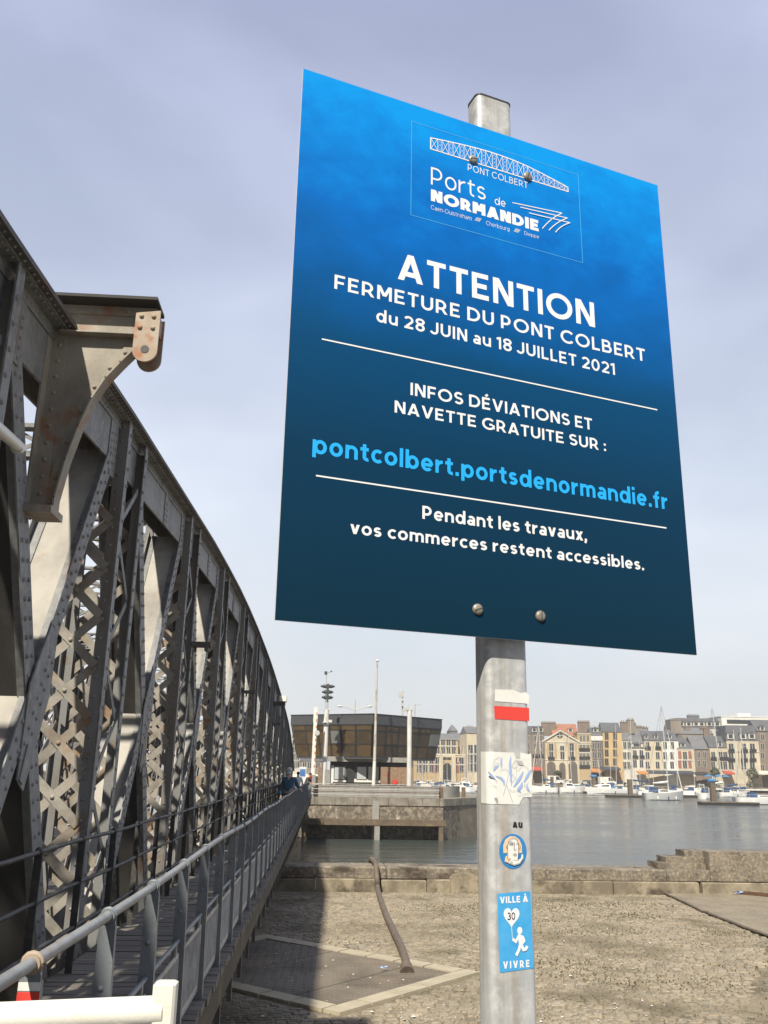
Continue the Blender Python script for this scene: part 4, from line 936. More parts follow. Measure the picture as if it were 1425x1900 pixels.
# torn paper with a pen drawing
pp = thing
b = MB()
Lp = [(897.5, 1394), (897, 1415), (897.2, 1450), (897.6, 1470), (898, 1490)]
def side(px, py): return onP(px, py)
def uz(px, py):                                      # the left edge lies on the side face: arc length from the flat
    u, z = onP(px, py)
    return u - .010 if px < 905 else u, z
left = [uz(905 - 9, 1394), uz(896, 1409), uz(896, 1478), uz(896, 1491)]
mid1 = [onP(953, 1396.5), onP(956.5, 1408), onP(960, 1480), onP(963, 1493)]
poly_strip(b, left[::-1], mid1[::-1], .0007, 20)
r0 = [onP(956.5, 1408.2), onP(958, 1425), onP(960, 1480)]; r1 = [onP(985.5, 1409.5), onP(986, 1425), onP(986.8, 1478.6)]
poly_strip(b, r0[::-1], r1[::-1], .0007, 6)
px_poly(b, [(964.5, 1408.6), (985.6, 1409.5), (985, 1398), (979, 1399.5), (972, 1397.5), (965, 1396.5)], .0008)
px_poly(b, [(960, 1480), (970, 1479.2), (966, 1486), (963, 1493)], .0008)
paper = b.build('torn_paper', M['st_white'], sg); tag(paper, 'torn white paper with a blue pen drawing')
b = MB(); px_poly(b, [(956.5, 1410), (963, 1411.5), (968, 1411), (971.5, 1421), (961, 1419)], .0016); b.build('tear', M['galv'], paper); b = MB(); px_poly(b, [(916, 1480), (922, 1480), (923.5, 1486), (922, 1491), (919, 1486)], .0016); b.build('tear', M['galv'], paper)
K = 130 / 1425.; dq = lambda p: onP(880 + p[0] * K, 1380 + p[1] * K)
def blade(b, pts, wmax, off):
    pts = [dq(p) for p in pts]; fine = []
    for i in range(len(pts) - 1):
        for k in range(5): f_ = k / 5; fine.append((pts[i][0] + (pts[i + 1][0] - pts[i][0]) * f_, pts[i][1] + (pts[i + 1][1] - pts[i][1]) * f_))
    fine.append(pts[-1]); n = len(fine); L = []; R_ = []
    for i, p in enumerate(fine):
        a = fine[max(0, i - 1)]; c = fine[min(n - 1, i + 1)]; dx, dy = c[0] - a[0], c[1] - a[1]; l = math.hypot(dx, dy) or 1
        w = wmax * max(.02, math.sin(math.pi * (i + .3) / (n + .3)) ** 1.0) / 2; L.append((p[0] - dy / l * w, p[1] + dx / l * w)); R_.append((p[0] + dy / l * w, p[1] - dx / l * w))
    for i in range(n - 1): b.add([PP(*q, off) for q in (R_[i], R_[i + 1], L[i + 1], L[i])], [(0, 1, 2, 3)])
b = MB()
for i, (pts, w) in enumerate([([(560, 260), (540, 340), (545, 420), (552, 500)], .0035), ([(740, 240), (720, 400), (735, 600), (752, 860)], .0050), ([(490, 440), (430, 480), (380, 550)], .004), ([(262, 560), (330, 640), (420, 720)], .004), ([(420, 650), (540, 700), (590, 760), (600, 850)], .0042), ([(990, 560), (920, 700), (790, 880)], .0050), ([(1150, 520), (1080, 640), (1000, 780)], .0045), ([(965, 760), (950, 850), (890, 930), (935, 990)], .0055), ([(1060, 820), (1070, 900), (1115, 965)], .004)]): blade(b, pts, w, .0012 + i * .00005)
b.build('pen_shading', M['st_pen'], paper)
b = MB()
for i, pts in enumerate([[(510, 270), (390, 320), (385, 380), (300, 500)], [(520, 540), (630, 505), (700, 580), (650, 780), (590, 1000), (575, 1045)], [(280, 560), (455, 775)], [(262, 760), (445, 885)], [(640, 820), (690, 960), (775, 1195)], [(830, 320), (750, 450), (800, 490), (870, 450)], [(940, 460), (870, 550)], [(750, 610), (830, 700), (770, 770), (700, 730)], [(710, 900), (730, 960), (920, 945)], [(870, 1055), (1140, 985), (1160, 940)], [(1010, 440), (1080, 500), (1080, 560)], [(340, 500), (430, 390), (500, 400)], [(990, 790), (1010, 860), (1090, 760)]]): ribbon(b, [dq(p) for p in pts], .00045, .0018 + i * .00005, PP)
b.build('pen_lines', M['st_line'], paper)
# worn black letters
b = MB(); A_ = onP(955, 1536); lay_text(b, 'AU', onP(951, 1535), onP(969.5, 1536.5), .0085, .16, .12, PP, .0006); b.build('worn_letters', M['ink_black'], sg)
# oval sticker with a drawn face
b = MB(); c0 = onP(951.5, 1579.5); rx = (onP(977, 1580)[0] - onP(926, 1580)[0]) / 2; rz_ = (onP(951, 1547)[1] - onP(951, 1612)[1]) / 2
def oval(cx, cz, ax, az, off, b, n=36): b.add([PP(cx + ax * math.cos(2 * math.pi * k / n), cz + az * math.sin(2 * math.pi * k / n), off) for k in range(n)], [tuple(range(n))])
oval(c0[0], c0[1], rx, rz_, .0006, b); ov = b.build('oval_sticker', M['st_deep'], sg); tag(ov, 'blue oval sticker with a line drawn face')
K2 = 110 / 697.; fq = lambda p: onP(900 + p[0] * K2, 1510 + p[1] * K2)
def fpoly(m, pts, off, name):
    b = MB(); b.add([PP(*fq(p), off) for p in pts], [tuple(range(len(pts)))]); return b.build(name, M[m], ov)
fpoly('st_peach', [(212, 460), (210, 370), (235, 300), (290, 262), (350, 265), (400, 305), (428, 370), (430, 460)][::-1], .0010, 'hair')
fpoly('st_white', [(256, 530), (255, 360), (275, 305), (325, 280), (365, 300), (385, 350), (385, 470), (378, 545), (300, 545)][::-1], .0014, 'face')
fpoly('st_white', [(270, 585), (330, 610), (410, 585), (442, 520), (440, 480), (425, 470), (415, 520), (370, 550), (285, 545), (270, 560)], .0018, 'hand')
fpoly('st_peach', [(222, 560), (232, 500), (250, 490), (285, 520), (290, 545), (262, 575)], .0020, 'flower')
b = MB()
for i, pts in enumerate([[(262, 335), (300, 325), (325, 345)], [(275, 355), (300, 345), (322, 358), (300, 365), (275, 355)], [(357, 350), (380, 345), (392, 360)], [(335, 330), (332, 415), (345, 425), (355, 415)], [(322, 480), (342, 462), (362, 478), (340, 490), (322, 480)], [(256, 530), (255, 360), (275, 305), (325, 280), (365, 300), (385, 350), (385, 470), (378, 545)], [(400, 360), (404, 395), (388, 415)], [(270, 575), (330, 600), (400, 578), (438, 525)], [(250, 365), (240, 390), (256, 405)], [(290, 560), (315, 575)], [(262, 545), (290, 520)]]): ribbon(b, [fq(p) for p in pts], .0006, .0024 + i * .00004, PP)
b.build('face_lines', M['ink_black'], ov)
# street sticker: VILLE A 30 VIVRE
b = MB()
def vq(x, y): return fq((x, y))
pl_ = []
cs = [(140, 938), (530, 908), (568, 1815), (170, 1868)]
for i in range(4):
    p = Vector(cs[i]).to_2d(); a = Vector(cs[i - 1]).to_2d(); c = Vector(cs[(i + 1) % 4]).to_2d(); d1 = (a - p).normalized() * 18; d2 = (c - p).normalized() * 18
    for k in range(4): s_ = k / 3; q = (p + d1) * (1 - s_) ** 2 + p * 2 * s_ * (1 - s_) + (p + d2) * s_ ** 2; pl_.append(tuple(q))
b.add([PP(*vq(*p), .0006) for p in pl_[::-1]], [tuple(range(len(pl_)))]); vv = b.build('street_sticker', M['st_blue'], sg); tag(vv, 'bright blue sticker with a heart, a number and a running figure')
b = MB(); lay_text(b, 'VILLE \u00c0', vq(172, 1055), vq(500, 1036), (vq(172, 975)[1] - vq(172, 1055)[1]), .115, .16, PP, .0011)
lay_text(b, 'VIVRE', vq(210, 1822), vq(520, 1800), (vq(210, 1735)[1] - vq(210, 1822)[1]), .115, .35, PP, .0011); b.build('lettering', M['ink_white'], vv)
hrt = [(308, 1342)] + [(308 + 93 * 1.0 * (16 * math.sin(R(a)) ** 3) / 16, 1205 - 8.2 * (13 * math.cos(R(a)) - 5 * math.cos(R(2 * a)) - 2 * math.cos(R(3 * a)) - math.cos(R(4 * a)))) for a in range(170, -171, -10)]
b = MB(); b.add([PP(*vq(*p), .0010) for p in hrt], [tuple(range(len(hrt)))]); ribbon(b, [vq(*p) for p in ((308, 1335), (314, 1400), (318, 1462))], .0008, .0009, PP); b.build('heart', M['ink_white'], vv)
b = MB(); lay_text(b, '30', vq(258, 1246), vq(350, 1242), (vq(258, 1160)[1] - vq(258, 1246)[1]), .075, .16, PP, .0014); b.build('number', M['ink_black'], vv)
b = MB(); hc = vq(404, 1372); oval(hc[0], hc[1], .0046, .0053, .0010, b, 20)
wl = .0046
for i, (pts, w) in enumerate([([(318, 1470), (358, 1500), (395, 1430), (440, 1450), (455, 1490), (430, 1525)], .0042), ([(405, 1430), (415, 1530)], .0068), ([(412, 1520), (395, 1590), (360, 1665)], .0048), ([(415, 1530), (445, 1595), (470, 1590), (492, 1555)], .0046)]): ribbon(b, [vq(*p) for p in pts], w, .0011 + i * .0002, PP)
b.build('running_figure', M['ink_white'], vv)

# ------------------------------------------------------------------ people
def skinned(name, joints, edges, mats, parent=None, sub=2, extra=0.0, root=0):
    me = bpy.data.meshes.new(name); bm = bmesh.new(); ly = bm.verts.layers.skin.verify(); vs = []
    for (p, r) in joints:
        v = bm.verts.new(p); v[ly].radius = ((r[0] + extra, r[1] + extra) if isinstance(r, tuple) else (r + extra, r + extra)); vs.append(v)
    vs[root][ly].use_root = True
    for a, c in edges: bm.edges.new((vs[a], vs[c]))
    bm.to_mesh(me); bm.free()
    o = bpy.data.objects.new(name, me); SC.collection.objects.link(o)
    o.modifiers.new('skin', 'SKIN').use_smooth_shade = True; sb = o.modifiers.new('sub', 'SUBSURF'); sb.levels = sub; sb.render_levels = sub
    bpy.context.view_layer.update()
    ev = o.evaluated_get(bpy.context.evaluated_depsgraph_get()); nm = bpy.data.meshes.new_from_object(ev)
    for p in nm.polygons: p.use_smooth = True
    o.modifiers.clear(); o.data = nm; bpy.data.meshes.remove(me); o.name = name
    nm.materials.clear(); nm.materials.append(mats)
    if parent is not None: attach(o, parent)
    return o
M['skin'] = mat('skin', (.52, .33, .24), .6); M['jacket_blue'] = mat('blue_jacket', (.03, .11, .19), .8, 0, (.02, .07, .13), 8); M['cloth_dark'] = mat('dark_clothes', (.035, .035, .04), .85)
M['cloth_white'] = mat('white_clothes', (.72, .71, .69), .8); M['hair_white'] = mat('white_hair', (.62, .58, .53), .8); M['mask'] = mat('light_blue_mask', (.45, .62, .74), .7); M['coat_brown'] = mat('brown_coat', (.09, .07, .055), .85); M['hair_dark'] = mat('dark_hair', (.03, .025, .02), .8)
def person(x, y, z, face, hgt, pose, top, trousers, hair, label, mask=None):
    """face: angle the person faces (radians, 0 = towards -Y, the camera)"""
    s = hgt / 1.75; root = thing('person', (x, y, z), label, 'person', None)
    c, sn = math.cos(face), math.sin(face)
    def Pt(a, f_, h): return (x + (a * c - f_ * sn) * s, y + (-a * sn * 1 - f_ * c) * s * 1, z + h * s)   # a to the viewer's right, f_ forward
    ln = pose.get('lean', 0.0); L = lambda a, f_, h: Pt(a, f_ + max(0, h - .95) * ln, h - max(0, h - .95) * ln * .35)
    rh = pose['rh']; lh = pose['lh']; re = pose['re']; le = pose['le']; st = pose.get('stride', .12)
    J = [(L(0, 0, .95), (.15, .11)), (L(0, .01, 1.15), (.145, .10)), (L(0, 0, 1.35), (.175, .115)), (L(0, -.01, 1.47), (.10, .08)), (L(0, .005, 1.53), .055), (L(0, .02, 1.585), (.070, .078)), (L(0, .02, 1.66), (.078, .092)), (L(0, .01, 1.715), (.062, .075)),
         (L(.19, -.01, 1.42), .062), (L(*re), .046), (L(*rh), .034), (L(-.19, -.01, 1.42), .062), (L(*le), .046), (L(*lh), .034),
         (Pt(.09, .02, .90), .092), (Pt(.10, st + .04, .50), .062), (Pt(.10, st - .02, .09), .042), (Pt(.11, st + .14, .04), .036),
         (Pt(-.09, .02, .90), .092), (Pt(-.10, -st + .05, .50), .062), (Pt(-.10, -st - .06, .09), .042), (Pt(-.11, -st + .10, .04), .036)]
    E_ = [(0, 1), (1, 2), (2, 3), (3, 4), (4, 5), (5, 6), (6, 7), (2, 8), (8, 9), (9, 10), (2, 11), (11, 12), (12, 13), (0, 14), (14, 15), (15, 16), (16, 17), (0, 18), (18, 19), (19, 20), (20, 21)]
    # fingers: five short tapering chains at each hand
    for (h_, e__) in ((10, 9), (13, 12)):
        hp_ = Vector(J[h_][0]); d = (hp_ - Vector(J[e__][0])).normalized(); side = d.cross(Vector((0, 0, 1))); side = side.normalized() if side.length > .1 else Vector((1, 0, 0))
        dn = Vector((0, 0, -1))
        for k, (off, ln_) in enumerate(((-.026, .075), (-.009, .085), (.009, .08), (.025, .065), (.04, .045))):
            a = len(J); b0 = hp_ + d * (.05 if k < 4 else .01) + side * off; J.append((tuple(b0), .011)); J.append((tuple(b0 + d * ln_ * .5 + dn * .008), .009)); J.append((tuple(b0 + d * ln_ * .85 + dn * .03 + (side * .02 if k == 4 else side * 0)), .007)); E_ += [(h_, a), (a, a + 1), (a + 1, a + 2)]
    body = skinned('body', J, E_, M['skin'], root, 1)
    hd = Vector(J[6][0]); fw = Vector((-sn, -c, 0)); rt = Vector((c, -sn, 0))
    b = MB(); b.prism([hd + fw * .088 * s + rt * .012 * s + Vector((0, 0, -.03 * s)), hd + fw * .115 * s + Vector((0, 0, -.03 * s)), hd + fw * .088 * s - rt * .012 * s + Vector((0, 0, -.03 * s))], (0, 0, .045 * s)); b.build('nose', M['skin'], body)
    b = MB(); b.ball(hd + rt * .08 * s, .028 * s, 8, 5, (.4, .7, 1)); b.ball(hd - rt * .08 * s, .028 * s, 8, 5, (.4, .7, 1)); b.build('ears', M['skin'], body)
    b = MB(); 
    for q in (-1, 1): b.ball(hd + fw * .085 * s + rt * .032 * q * s + Vector((0, 0, .012 * s)), .011 * s, 6, 4)
    b.build('eyes', M['ink_black'], body)
    if not mask: b = MB(); b.ball(hd + fw * .086 * s + Vector((0, 0, -.06 * s)), .022 * s, 8, 4, (1, .4, .35)); b.build('mouth', M['skin'], body)
    b = MB(); b.ball(hd + Vector((0, 0, .035 * s)) - fw * .018 * s, .095 * s, 12, 8, (.96, 1.05, .9)); hr_ = b.build('hair', M[hair], root)
    jk = [J[i] for i in (0, 1, 2, 3, 8, 9, 10, 11, 12, 13)]; jk[6] = (tuple(Vector(J[10][0]) * .9 + Vector(J[9][0]) * .1), .04); jk[9] = (tuple(Vector(J[13][0]) * .9 + Vector(J[12][0]) * .1), .04)
    jk.append((L(0, 0, .78), (.17, .13)))
    skinned('jacket', jk, [(0, 1), (1, 2), (2, 3), (2, 4), (4, 5), (5, 6), (2, 7), (7, 8), (8, 9), (0, 10)], M[top], root, 1, .010)
    skinned('trousers', [J[0], J[14], J[15], J[16], J[18], J[19], J[20]], [(0, 1), (1, 2), (2, 3), (0, 4), (4, 5), (5, 6)], M[trousers], root, 1, .016)
    b = MB()
    for i in (17, 21): p = Vector(J[i][0]); q = Vector(J[i - 1][0]); b.tube([q - (p - q) * .3 + Vector((0, 0, -.03)), q + Vector((0, 0, -.035)), p + Vector((0, 0, -.005)), p + (p - q) * .35], [.045, .05, .042, .02], 8)
    b.build('shoes', M['cloth_dark'], root)
    if mask: b = MB(); b.ball(hd + fw * .045 * s + Vector((0, 0, -.055 * s)), .068 * s, 10, 6, (1.0, .95, .75)); b.build('face_mask', M[mask], root)
    return root
person(at(537, 1440, 31).x, 31.0, 0, .12, 1.80, dict(rh=(.40, .12, 1.10), re=(.28, -.05, 1.18), lh=(-.22, .10, .84), le=(-.24, -.03, 1.13)), 'jacket_blue', 'cloth_dark', 'hair_white', 'white haired person in blue jacket and face mask walking towards us along the footway', 'mask')
person(at(553, 1446, 50).x, 50.0, 0, 2.9, 1.66, dict(rh=(.24, .05, .85), re=(.26, -.02, 1.13), lh=(-.24, .05, .85), le=(-.26, -.02, 1.13), stride=.2), 'cloth_white', 'cloth_white', 'hair_dark', 'person dressed in white walking away behind the one in blue')
person(at(567, 1440, 57).x, 57.0, 0, -1.2, 1.72, dict(rh=(.2, .35, 1.05), re=(.25, .12, 1.18), lh=(-.2, .38, 1.05), le=(-.25, .12, 1.18), lean=.45, stride=.05), 'coat_brown', 'cloth_dark', 'hair_dark', 'person in a dark coat leaning forward on the railing at the far end')

# ------------------------------------------------------------------ the opposite quay
GZ = -.28; WY = 75.0
M['conc'] = mat('pale_concrete', (.31, .30, .275), .9, 0, (.23, .22, .20), 1.6, bump=.15)
M['col'] = mat('white_column_paint', (.66, .66, .63), .6, 0, (.50, .49, .46), 3, (1, 1, .3))
M['slate'] = mat('dark_fascia', (.055, .058, .064), .5, 0, (.075, .078, .084), 4)
M['amber'] = mat('brown_tinted_glass', (.115, .075, .036), .12, 0, (.06, .042, .024), .8, (1, 1, 1), .35, .7, spec=.6)
M['amber2'] = mat('brown_tinted_glass_light', (.12, .08, .042), .14, 0, (.07, .048, .026), 1.2, (1, 1, 1), .35, .7, spec=.6)
M['amber3'] = mat('brown_tinted_glass_dark', (.06, .045, .028), .08, 0, (.10, .07, .035), 1.5, (1, 1, 1), .5, .7, spec=.6)
M['amber_open'] = mat('open_pane', (.16, .165, .16), .1)
M['mull'] = mat('dark_mullion', (.03, .03, .03), .5)
M['brick'] = mat('mixed_brick', (.20, .13, .085), .9, 0, (.30, .22, .15), 5, bump=.4, bscale=14, stain=(.28, .09, .06), sscale=3, slo=.55, shi=.66)
M['white_wall'] = mat('white_render', (.70, .69, .65), .8, 0, (.6, .58, .54), 2)
M['blind'] = mat('window_blind', (.42, .44, .45), .35)
M['metal'] = mat('pale_pole_metal', (.55, .55, .53), .5, .2, (.42, .41, .38), 6)
M['rustpole'] = mat('weathered_pole', (.50, .47, .42), .6, 0, (.25, .18, .12), 2.2, (1, 1, .5), .5, .7)
M['dark_metal'] = mat('dark_signal_metal', (.05, .055, .06), .6)
M['board_white'] = mat('white_board', (.62, .66, .70), .5)
M['board_blue'] = mat('blue_board_print', (.05, .14, .36), .5, 0, (.12, .22, .45), 3)
M['red'] = mat('red_paint', (.55, .04, .03), .6)
M['orange_rust'] = mat('red_white_stripe', (.50, .22, .10), .6)
b = MB()
for poly, z0, z1 in ([[(-70, WY + 2.6), (9.2, WY + 2.6), (10.0, WY + .35), (13.6, 81.2), (14.8, 92), (13, 101), (2.5, 106), (2.0, 250), (-70, 250)], -6, GZ],):
    b.prism([(x, y, z0) for x, y in poly], (0, 0, z1 - z0))
tag(b.build('opposite_quay', M['slab']), kind='structure')
qw = thing('quay_wall', (4, WY, WZ), 'weathered masonry quay wall facing us across the water below the control building', 'wall')
edge = [(-40, WY), (9.8, WY), (13.4, 80.9), (14.7, 91.5)]
def wallband(b, z0, z1, off, thick, block=None, rr=None):
    for i in range(len(edge) - 1):
        (xa, ya), (xb, yb) = edge[i], edge[i + 1]; L = math.hypot(xb - xa, yb - ya); dx, dy = (xb - xa) / L, (yb - ya) / L; nx, ny = dy, -dx
        t_ = 0
        while t_ < L - .01:
            w = min(L - t_, rr.uniform(*block) if block else L); o_ = off + (rr.uniform(0, .04) if block else 0); g = .012 if block else 0
            p = lambda u, d: (xa + dx * u + nx * d, ya + dy * u + ny * d)
            q = [p(t_ + g, o_), p(t_ + w - g, o_), p(t_ + w - g, -thick), p(t_ + g, -thick)]
            b.frame8([(x, y, z0) for x, y in q], [(x, y, z1 - (rr.uniform(0, .03) if block else 0)) for x, y in q]); t_ += w
rr = random.Random(9)
edge_all = edge; b = MB(); wallband(b, -1.95, -.83, 0, 2.8); edge = edge_all[1:]; wallband(b, -5.5, -1.951, 0, .3); b.build('masonry_face', M['masonry'], qw)
edge = edge_all[:2]; b = MB(); wallband(b, -5.5, -1.952, -2.2, .5); b.build('recess_face', M['masonry'], qw); edge = edge_all
b = MB(); wallband(b, -.828, GZ + .03, .06, .6, (1.1, 1.7), rr); b.build('coping', M['coping'], qw)
b = MB(); x = at(697, 1500, WY).x; b.box((x - .28, WY - .14, -5), (x + .28, WY + .1, -.5)); b.build('pilaster', M['conc'], qw)
fd = thing('timber_fender', (4, WY - 1, WZ), 'brown timber fender frame standing in the water against the quay wall', 'fender')
xl, xm, xr = at(566, 1540, WY).x, at(698, 1540, WY).x, at(815, 1540, WY).x
zb_, zt2 = at(690, 1531, WY - .8).z, at(690, 1520, WY - .8).z
b = MB(); b.box((xl - .6, WY - 1.25, zb_), (xr + .4, WY - .55, zt2)); b.box((xl - .5, WY - .548, zb_ + .05), (xr + .3, WY + .0, zt2 - .03)); b.build('fender_beam', M['timber'], fd)
for x, w in ((xl, .42), (xm, .42), (xr, .36)): b = MB(); b.box((x - w / 2, WY - 1.2, -5.2), (x + w / 2, WY - .75, zb_ - .004)); b.build('fender_post', M['conc'] if x == xm else M['timber'], fd)
# fence along the far quay
fn = thing('quay_fence', (4, WY + 1.2, GZ), 'low pale grey railing of thin bars along the far quay edge', 'fence')
FY = WY + 1.0; fx0, fx1 = at(578, 1465, FY).x, at(815, 1465, FY).x
for px_ in (580, 620, 662, 701, 739, 771, 812): b = MB(); x = at(px_, 1465, FY).x; b.box((x - .07, FY - .05, GZ), (x + .07, FY + .05, GZ + 1.08)); b.build('fence_post', M['conc'], fn)
for k in range(5): b = MB(); z = GZ + .24 + k * .2; b.tube([(fx0, FY - .06, z), (fx1, FY - .06, z)], .022, 6); b.build('rail', M['rusty'] if k in (1, 3) else M['metal'], fn)
pz = MB(); pz.box((at(578, 1465, FY + 1.2).x, FY + 1.0, GZ), (at(822, 1465, FY + 1.2).x, FY + 1.15, GZ + .95)); tag(pz.build('low_wall', M['conc']), 'long low pale concrete wall behind the thin bar railing on the far quay', 'wall')
pz = MB(); p0, p1 = at(822, 1470, 79.5), at(853, 1470, 82); n_ = 8
pz.prism([(p0.x + (p1.x - p0.x) * i / n_, 79.5 + 2.5 * (i / n_) ** 2, GZ) for i in range(n_ + 1)] + [(p0.x + (p1.x - p0.x) * i / n_, 79.9 + 2.5 * (i / n_) ** 2, GZ) for i in range(n_, -1, -1)], (0, 0, .95))
tag(pz.build('curved_wall', M['conc']), 'short curved concrete wall at the right corner of the far quay', 'wall')
for px_, Y, lb in ((818.5, 76.6, 'brown timber bollard beside the curved concrete wall'), (860, 81, 'brown timber bollard at the far right corner of the quay')):
    b = MB(); x = at(px_, 1465, Y).x; bevpost(b, x, Y, .16, GZ, at(px_, 1461, Y).z, .03); tag(b.build('bollard', M['timber']), lb, 'bollard', 'timber bollards on the far quay')

# ---- control building
cb = thing('control_building', (4, 84, GZ), 'flat roofed bridge control building with brown tinted windows sloping inward', 'building')
Lp = at(540, 1328, 84.5); Ap = at(692, 1323, 80); Rp = at(820, 1333, 86.5); Bk = Vector((Lp.x + Rp.x - Ap.x, Lp.y + Rp.y - Ap.y, 0))
ztp = (Lp.z + Ap.z + Rp.z) / 3; zfb = ztp - .92; zwb = at(686, 1405, 80.4).z
cen = Vector(((Lp.x + Rp.x) / 2, (Lp.y + Rp.y) / 2, 0))
def inset(p, f_): return Vector((cen.x + (p.x - cen.x) * f_, cen.y + (p.y - cen.y) * f_, 0))
cor = [Vector((p.x, p.y, 0)) for p in (Lp, Ap, Rp, Bk)]
q8 = lambda f_, z: [tuple(inset(p, f_)[:2]) + (z,) for p in cor]
b = MB(); b.frame8(q8(1.0, zfb), q8(1.0, ztp - .05)); b.frame8(q8(1.012, ztp - .048), q8(1.012, ztp)); b.build('roof_fascia', M['slate'], cb)
b = MB(); fb_ = .895; ft_ = .985
b.frame8(q8(fb_ - .004, zwb), q8(ft_ - .004, zfb - .003)); b.build('cab_core', M['mull'], cb)
b = MB(); b.frame8(q8(fb_ + .01, zwb - .14), q8(fb_ + .01, zwb - .003)); b.build('cab_floor', M['slate'], cb)
for (i, j, nc) in ((0, 1, 6), (1, 2, 6)):
    wd = [0, .17, .33, .48, .62, .80, 1.0] if i == 0 else [0, .19, .37, .52, .68, .84, 1.0]
    rows_ = [(0.0, .40), (.40, .82), (.82, 1.0)]
    P_ = lambda u, v, o_: (lambda A_, B_, C_, D_: A_ * (1 - u) * (1 - v) + B_ * u * (1 - v) + C_ * u * v + D_ * (1 - u) * v)(Vector((*inset(cor[i], fb_ + o_)[:2], zwb)), Vector((*inset(cor[j], fb_ + o_)[:2], zwb)), Vector((*inset(cor[j], ft_ + o_)[:2], zfb - .004)), Vector((*inset(cor[i], ft_ + o_)[:2], zfb - .004)))
    for c_ in range(nc):
        for r_, (v0, v1) in enumerate(rows_):
            u0_, u1_ = wd[c_] + .012, wd[c_ + 1] - .012; e_ = .018
            opened = (i == 0 and c_ == 3 and r_ == 1) or (i == 1 and c_ == 5 and r_ == 1)
            b = MB(); o_ = .006 if not opened else .016
            b.add([P_(u0_, v0 + e_, o_), P_(u1_, v0 + e_, o_), P_(u1_, v1 - e_, o_), P_(u0_, v1 - e_, o_), P_(u0_, v0 + e_, o_ - .012), P_(u1_, v0 + e_, o_ - .012), P_(u1_, v1 - e_, o_ - .012), P_(u0_, v1 - e_, o_ - .012)], [(0, 1, 2, 3), (0, 4, 5, 1), (1, 5, 6, 2), (2, 6, 7, 3), (3, 7, 4, 0)])
            b.build('window', M['amber_open'] if opened else M[('amber', 'amber2', 'amber', 'amber3', 'amber2')[(c_ * 2 + r_ * 3 + i * 4) % 5] if i == 0 else ('amber', 'amber3', 'amber3', 'amber')[(c_ + r_ * 2) % 4]], cb)
    b = MB()
    for u in wd: b.bar(P_(u, 0, .004), P_(u, 1, .004), .10, .06, (1, 0, 0))
    for v in (0.01, .40, .82, .99): b.bar(P_(0, v, .006), P_(1, v, .006), .09, .05, (0, 0, 1))
    b.build('mullions', M['mull'], cb)
bY = 82.6
def cbx(name, m, px0, px1, py0, py1, Y, d, off=0.0):
    a = at(px0, py1, Y); c = at(px1, py0, Y); b = MB(); b.box((a.x, Y, a.z), (c.x, Y + d, c.z)); return b.build(name, m, cb)
a = at(612, 1457, bY); c = at(766, 1412, bY); b = MB(); b.box((a.x, bY, GZ), (c.x, bY + 5.5, zwb - .15)); b.build('ground_floor_core', M['slate'], cb)
cbx('roof_beam', M['conc'], 608, 756, 1406, 1412.5, bY - .6, .4)
cbx('wall_panel', M['white_wall'], 614, 641, 1421, 1453, bY - .08, .075); cbx('wall_panel', M['white_wall'], 657, 706, 1446, 1453, bY - .08, .075)
for (x0_, x1_, y0_, y1_) in ((619, 640.5, 1416, 1446.5), (661, 681, 1416, 1446.5), (682, 704, 1416, 1446.5)):
    w_ = cbx('window', M['mull'], x0_, x1_, y0_, y1_, bY - .13, .045); b = MB(); a = at(x0_ + 1.2, y1_ - 1, bY - .15); c = at(x1_ - 1.2, y0_ + 7, bY - .15); b.box((a.x, bY - .15, a.z), (c.x, bY - .133, c.z)); b.build('blind', M['blind'], w_)
cbx('window_sill', M['white_wall'], 617, 642, 1448, 1450.5, bY - .25, .16); cbx('window_sill', M['white_wall'], 657, 707, 1448.5, 1451, bY - .25, .16)
cbx('door', M['mull'], 642.5, 658, 1416, 1452, bY - .1, .095)
cbx('brick_wall', M['brick'], 706.5, 766, 1424, 1456, bY - 1.2, 1.15)
cbx('meter_box', M['red'], 729, 737, 1447, 1455, bY - 1.35, .14)
def column(px, Y, py_top, r, label, name='column'):
    p = at(px, py_top, Y); b = MB(); b.tube([(p.x, Y, GZ), (p.x, Y, p.z)], r, 18); return p, b
# white signal column with its lights
p, b = column(606, 78.5, 1318, .21, '')
sc = thing('signal_column', (p.x, 78.5, GZ), 'white column carrying three stacked navigation signal lights and a wind vane', 'signal')
b.build('column', M['col'], sc)
b = MB(); zt3 = at(606, 1267, 78.5).z; b.tube([(p.x + .05, 78.5, p.z), (p.x + .05, 78.5, zt3)], .08, 8); b.tube([(p.x - .12, 78.5, p.z), (p.x - .12, 78.5, at(604, 1250, 78.5).z)], .03, 6); b.box((p.x - .3, 78.35, p.z), (p.x + .3, 78.65, p.z + .06)); b.build('mast', M['metal'], sc)
for py2, w in ((1273.5, .62), (1284, .5), (1294, .5)):
    z = at(606, py2, 78.4).z; b = MB(); xm_ = p.x + .03
    for s in (-1, 1):
        b.tube([(xm_ + s * .10, 78.4, z), (xm_ + s * w * .55, 78.4, z), (xm_ + s * w, 78.4, z)], [.15, .14, .06], 10); b.tube([(xm_ + s * w * .55, 78.35, z), (xm_ + s * w * .58, 78.35, z)], .20, 10)
    b.box((xm_ - .13, 78.2, z - .17), (xm_ + .13, 78.6, z + .17)); b.build('signal_light', M['dark_metal'], sc)
z = at(604, 1249, 78.5).z; b = MB(); b.box((p.x - .3, 78.4, z - .12), (p.x - .05, 78.6, z + .15)); b.bar((p.x - .12, 78.5, z - .05), (p.x + .28, 78.5, z + .16), .03, .03, (0, 0, 1)); b.ball((p.x + .3, 78.5, z + .17), .07, 6, 4); b.build('wind_vane', M['dark_metal'], sc)
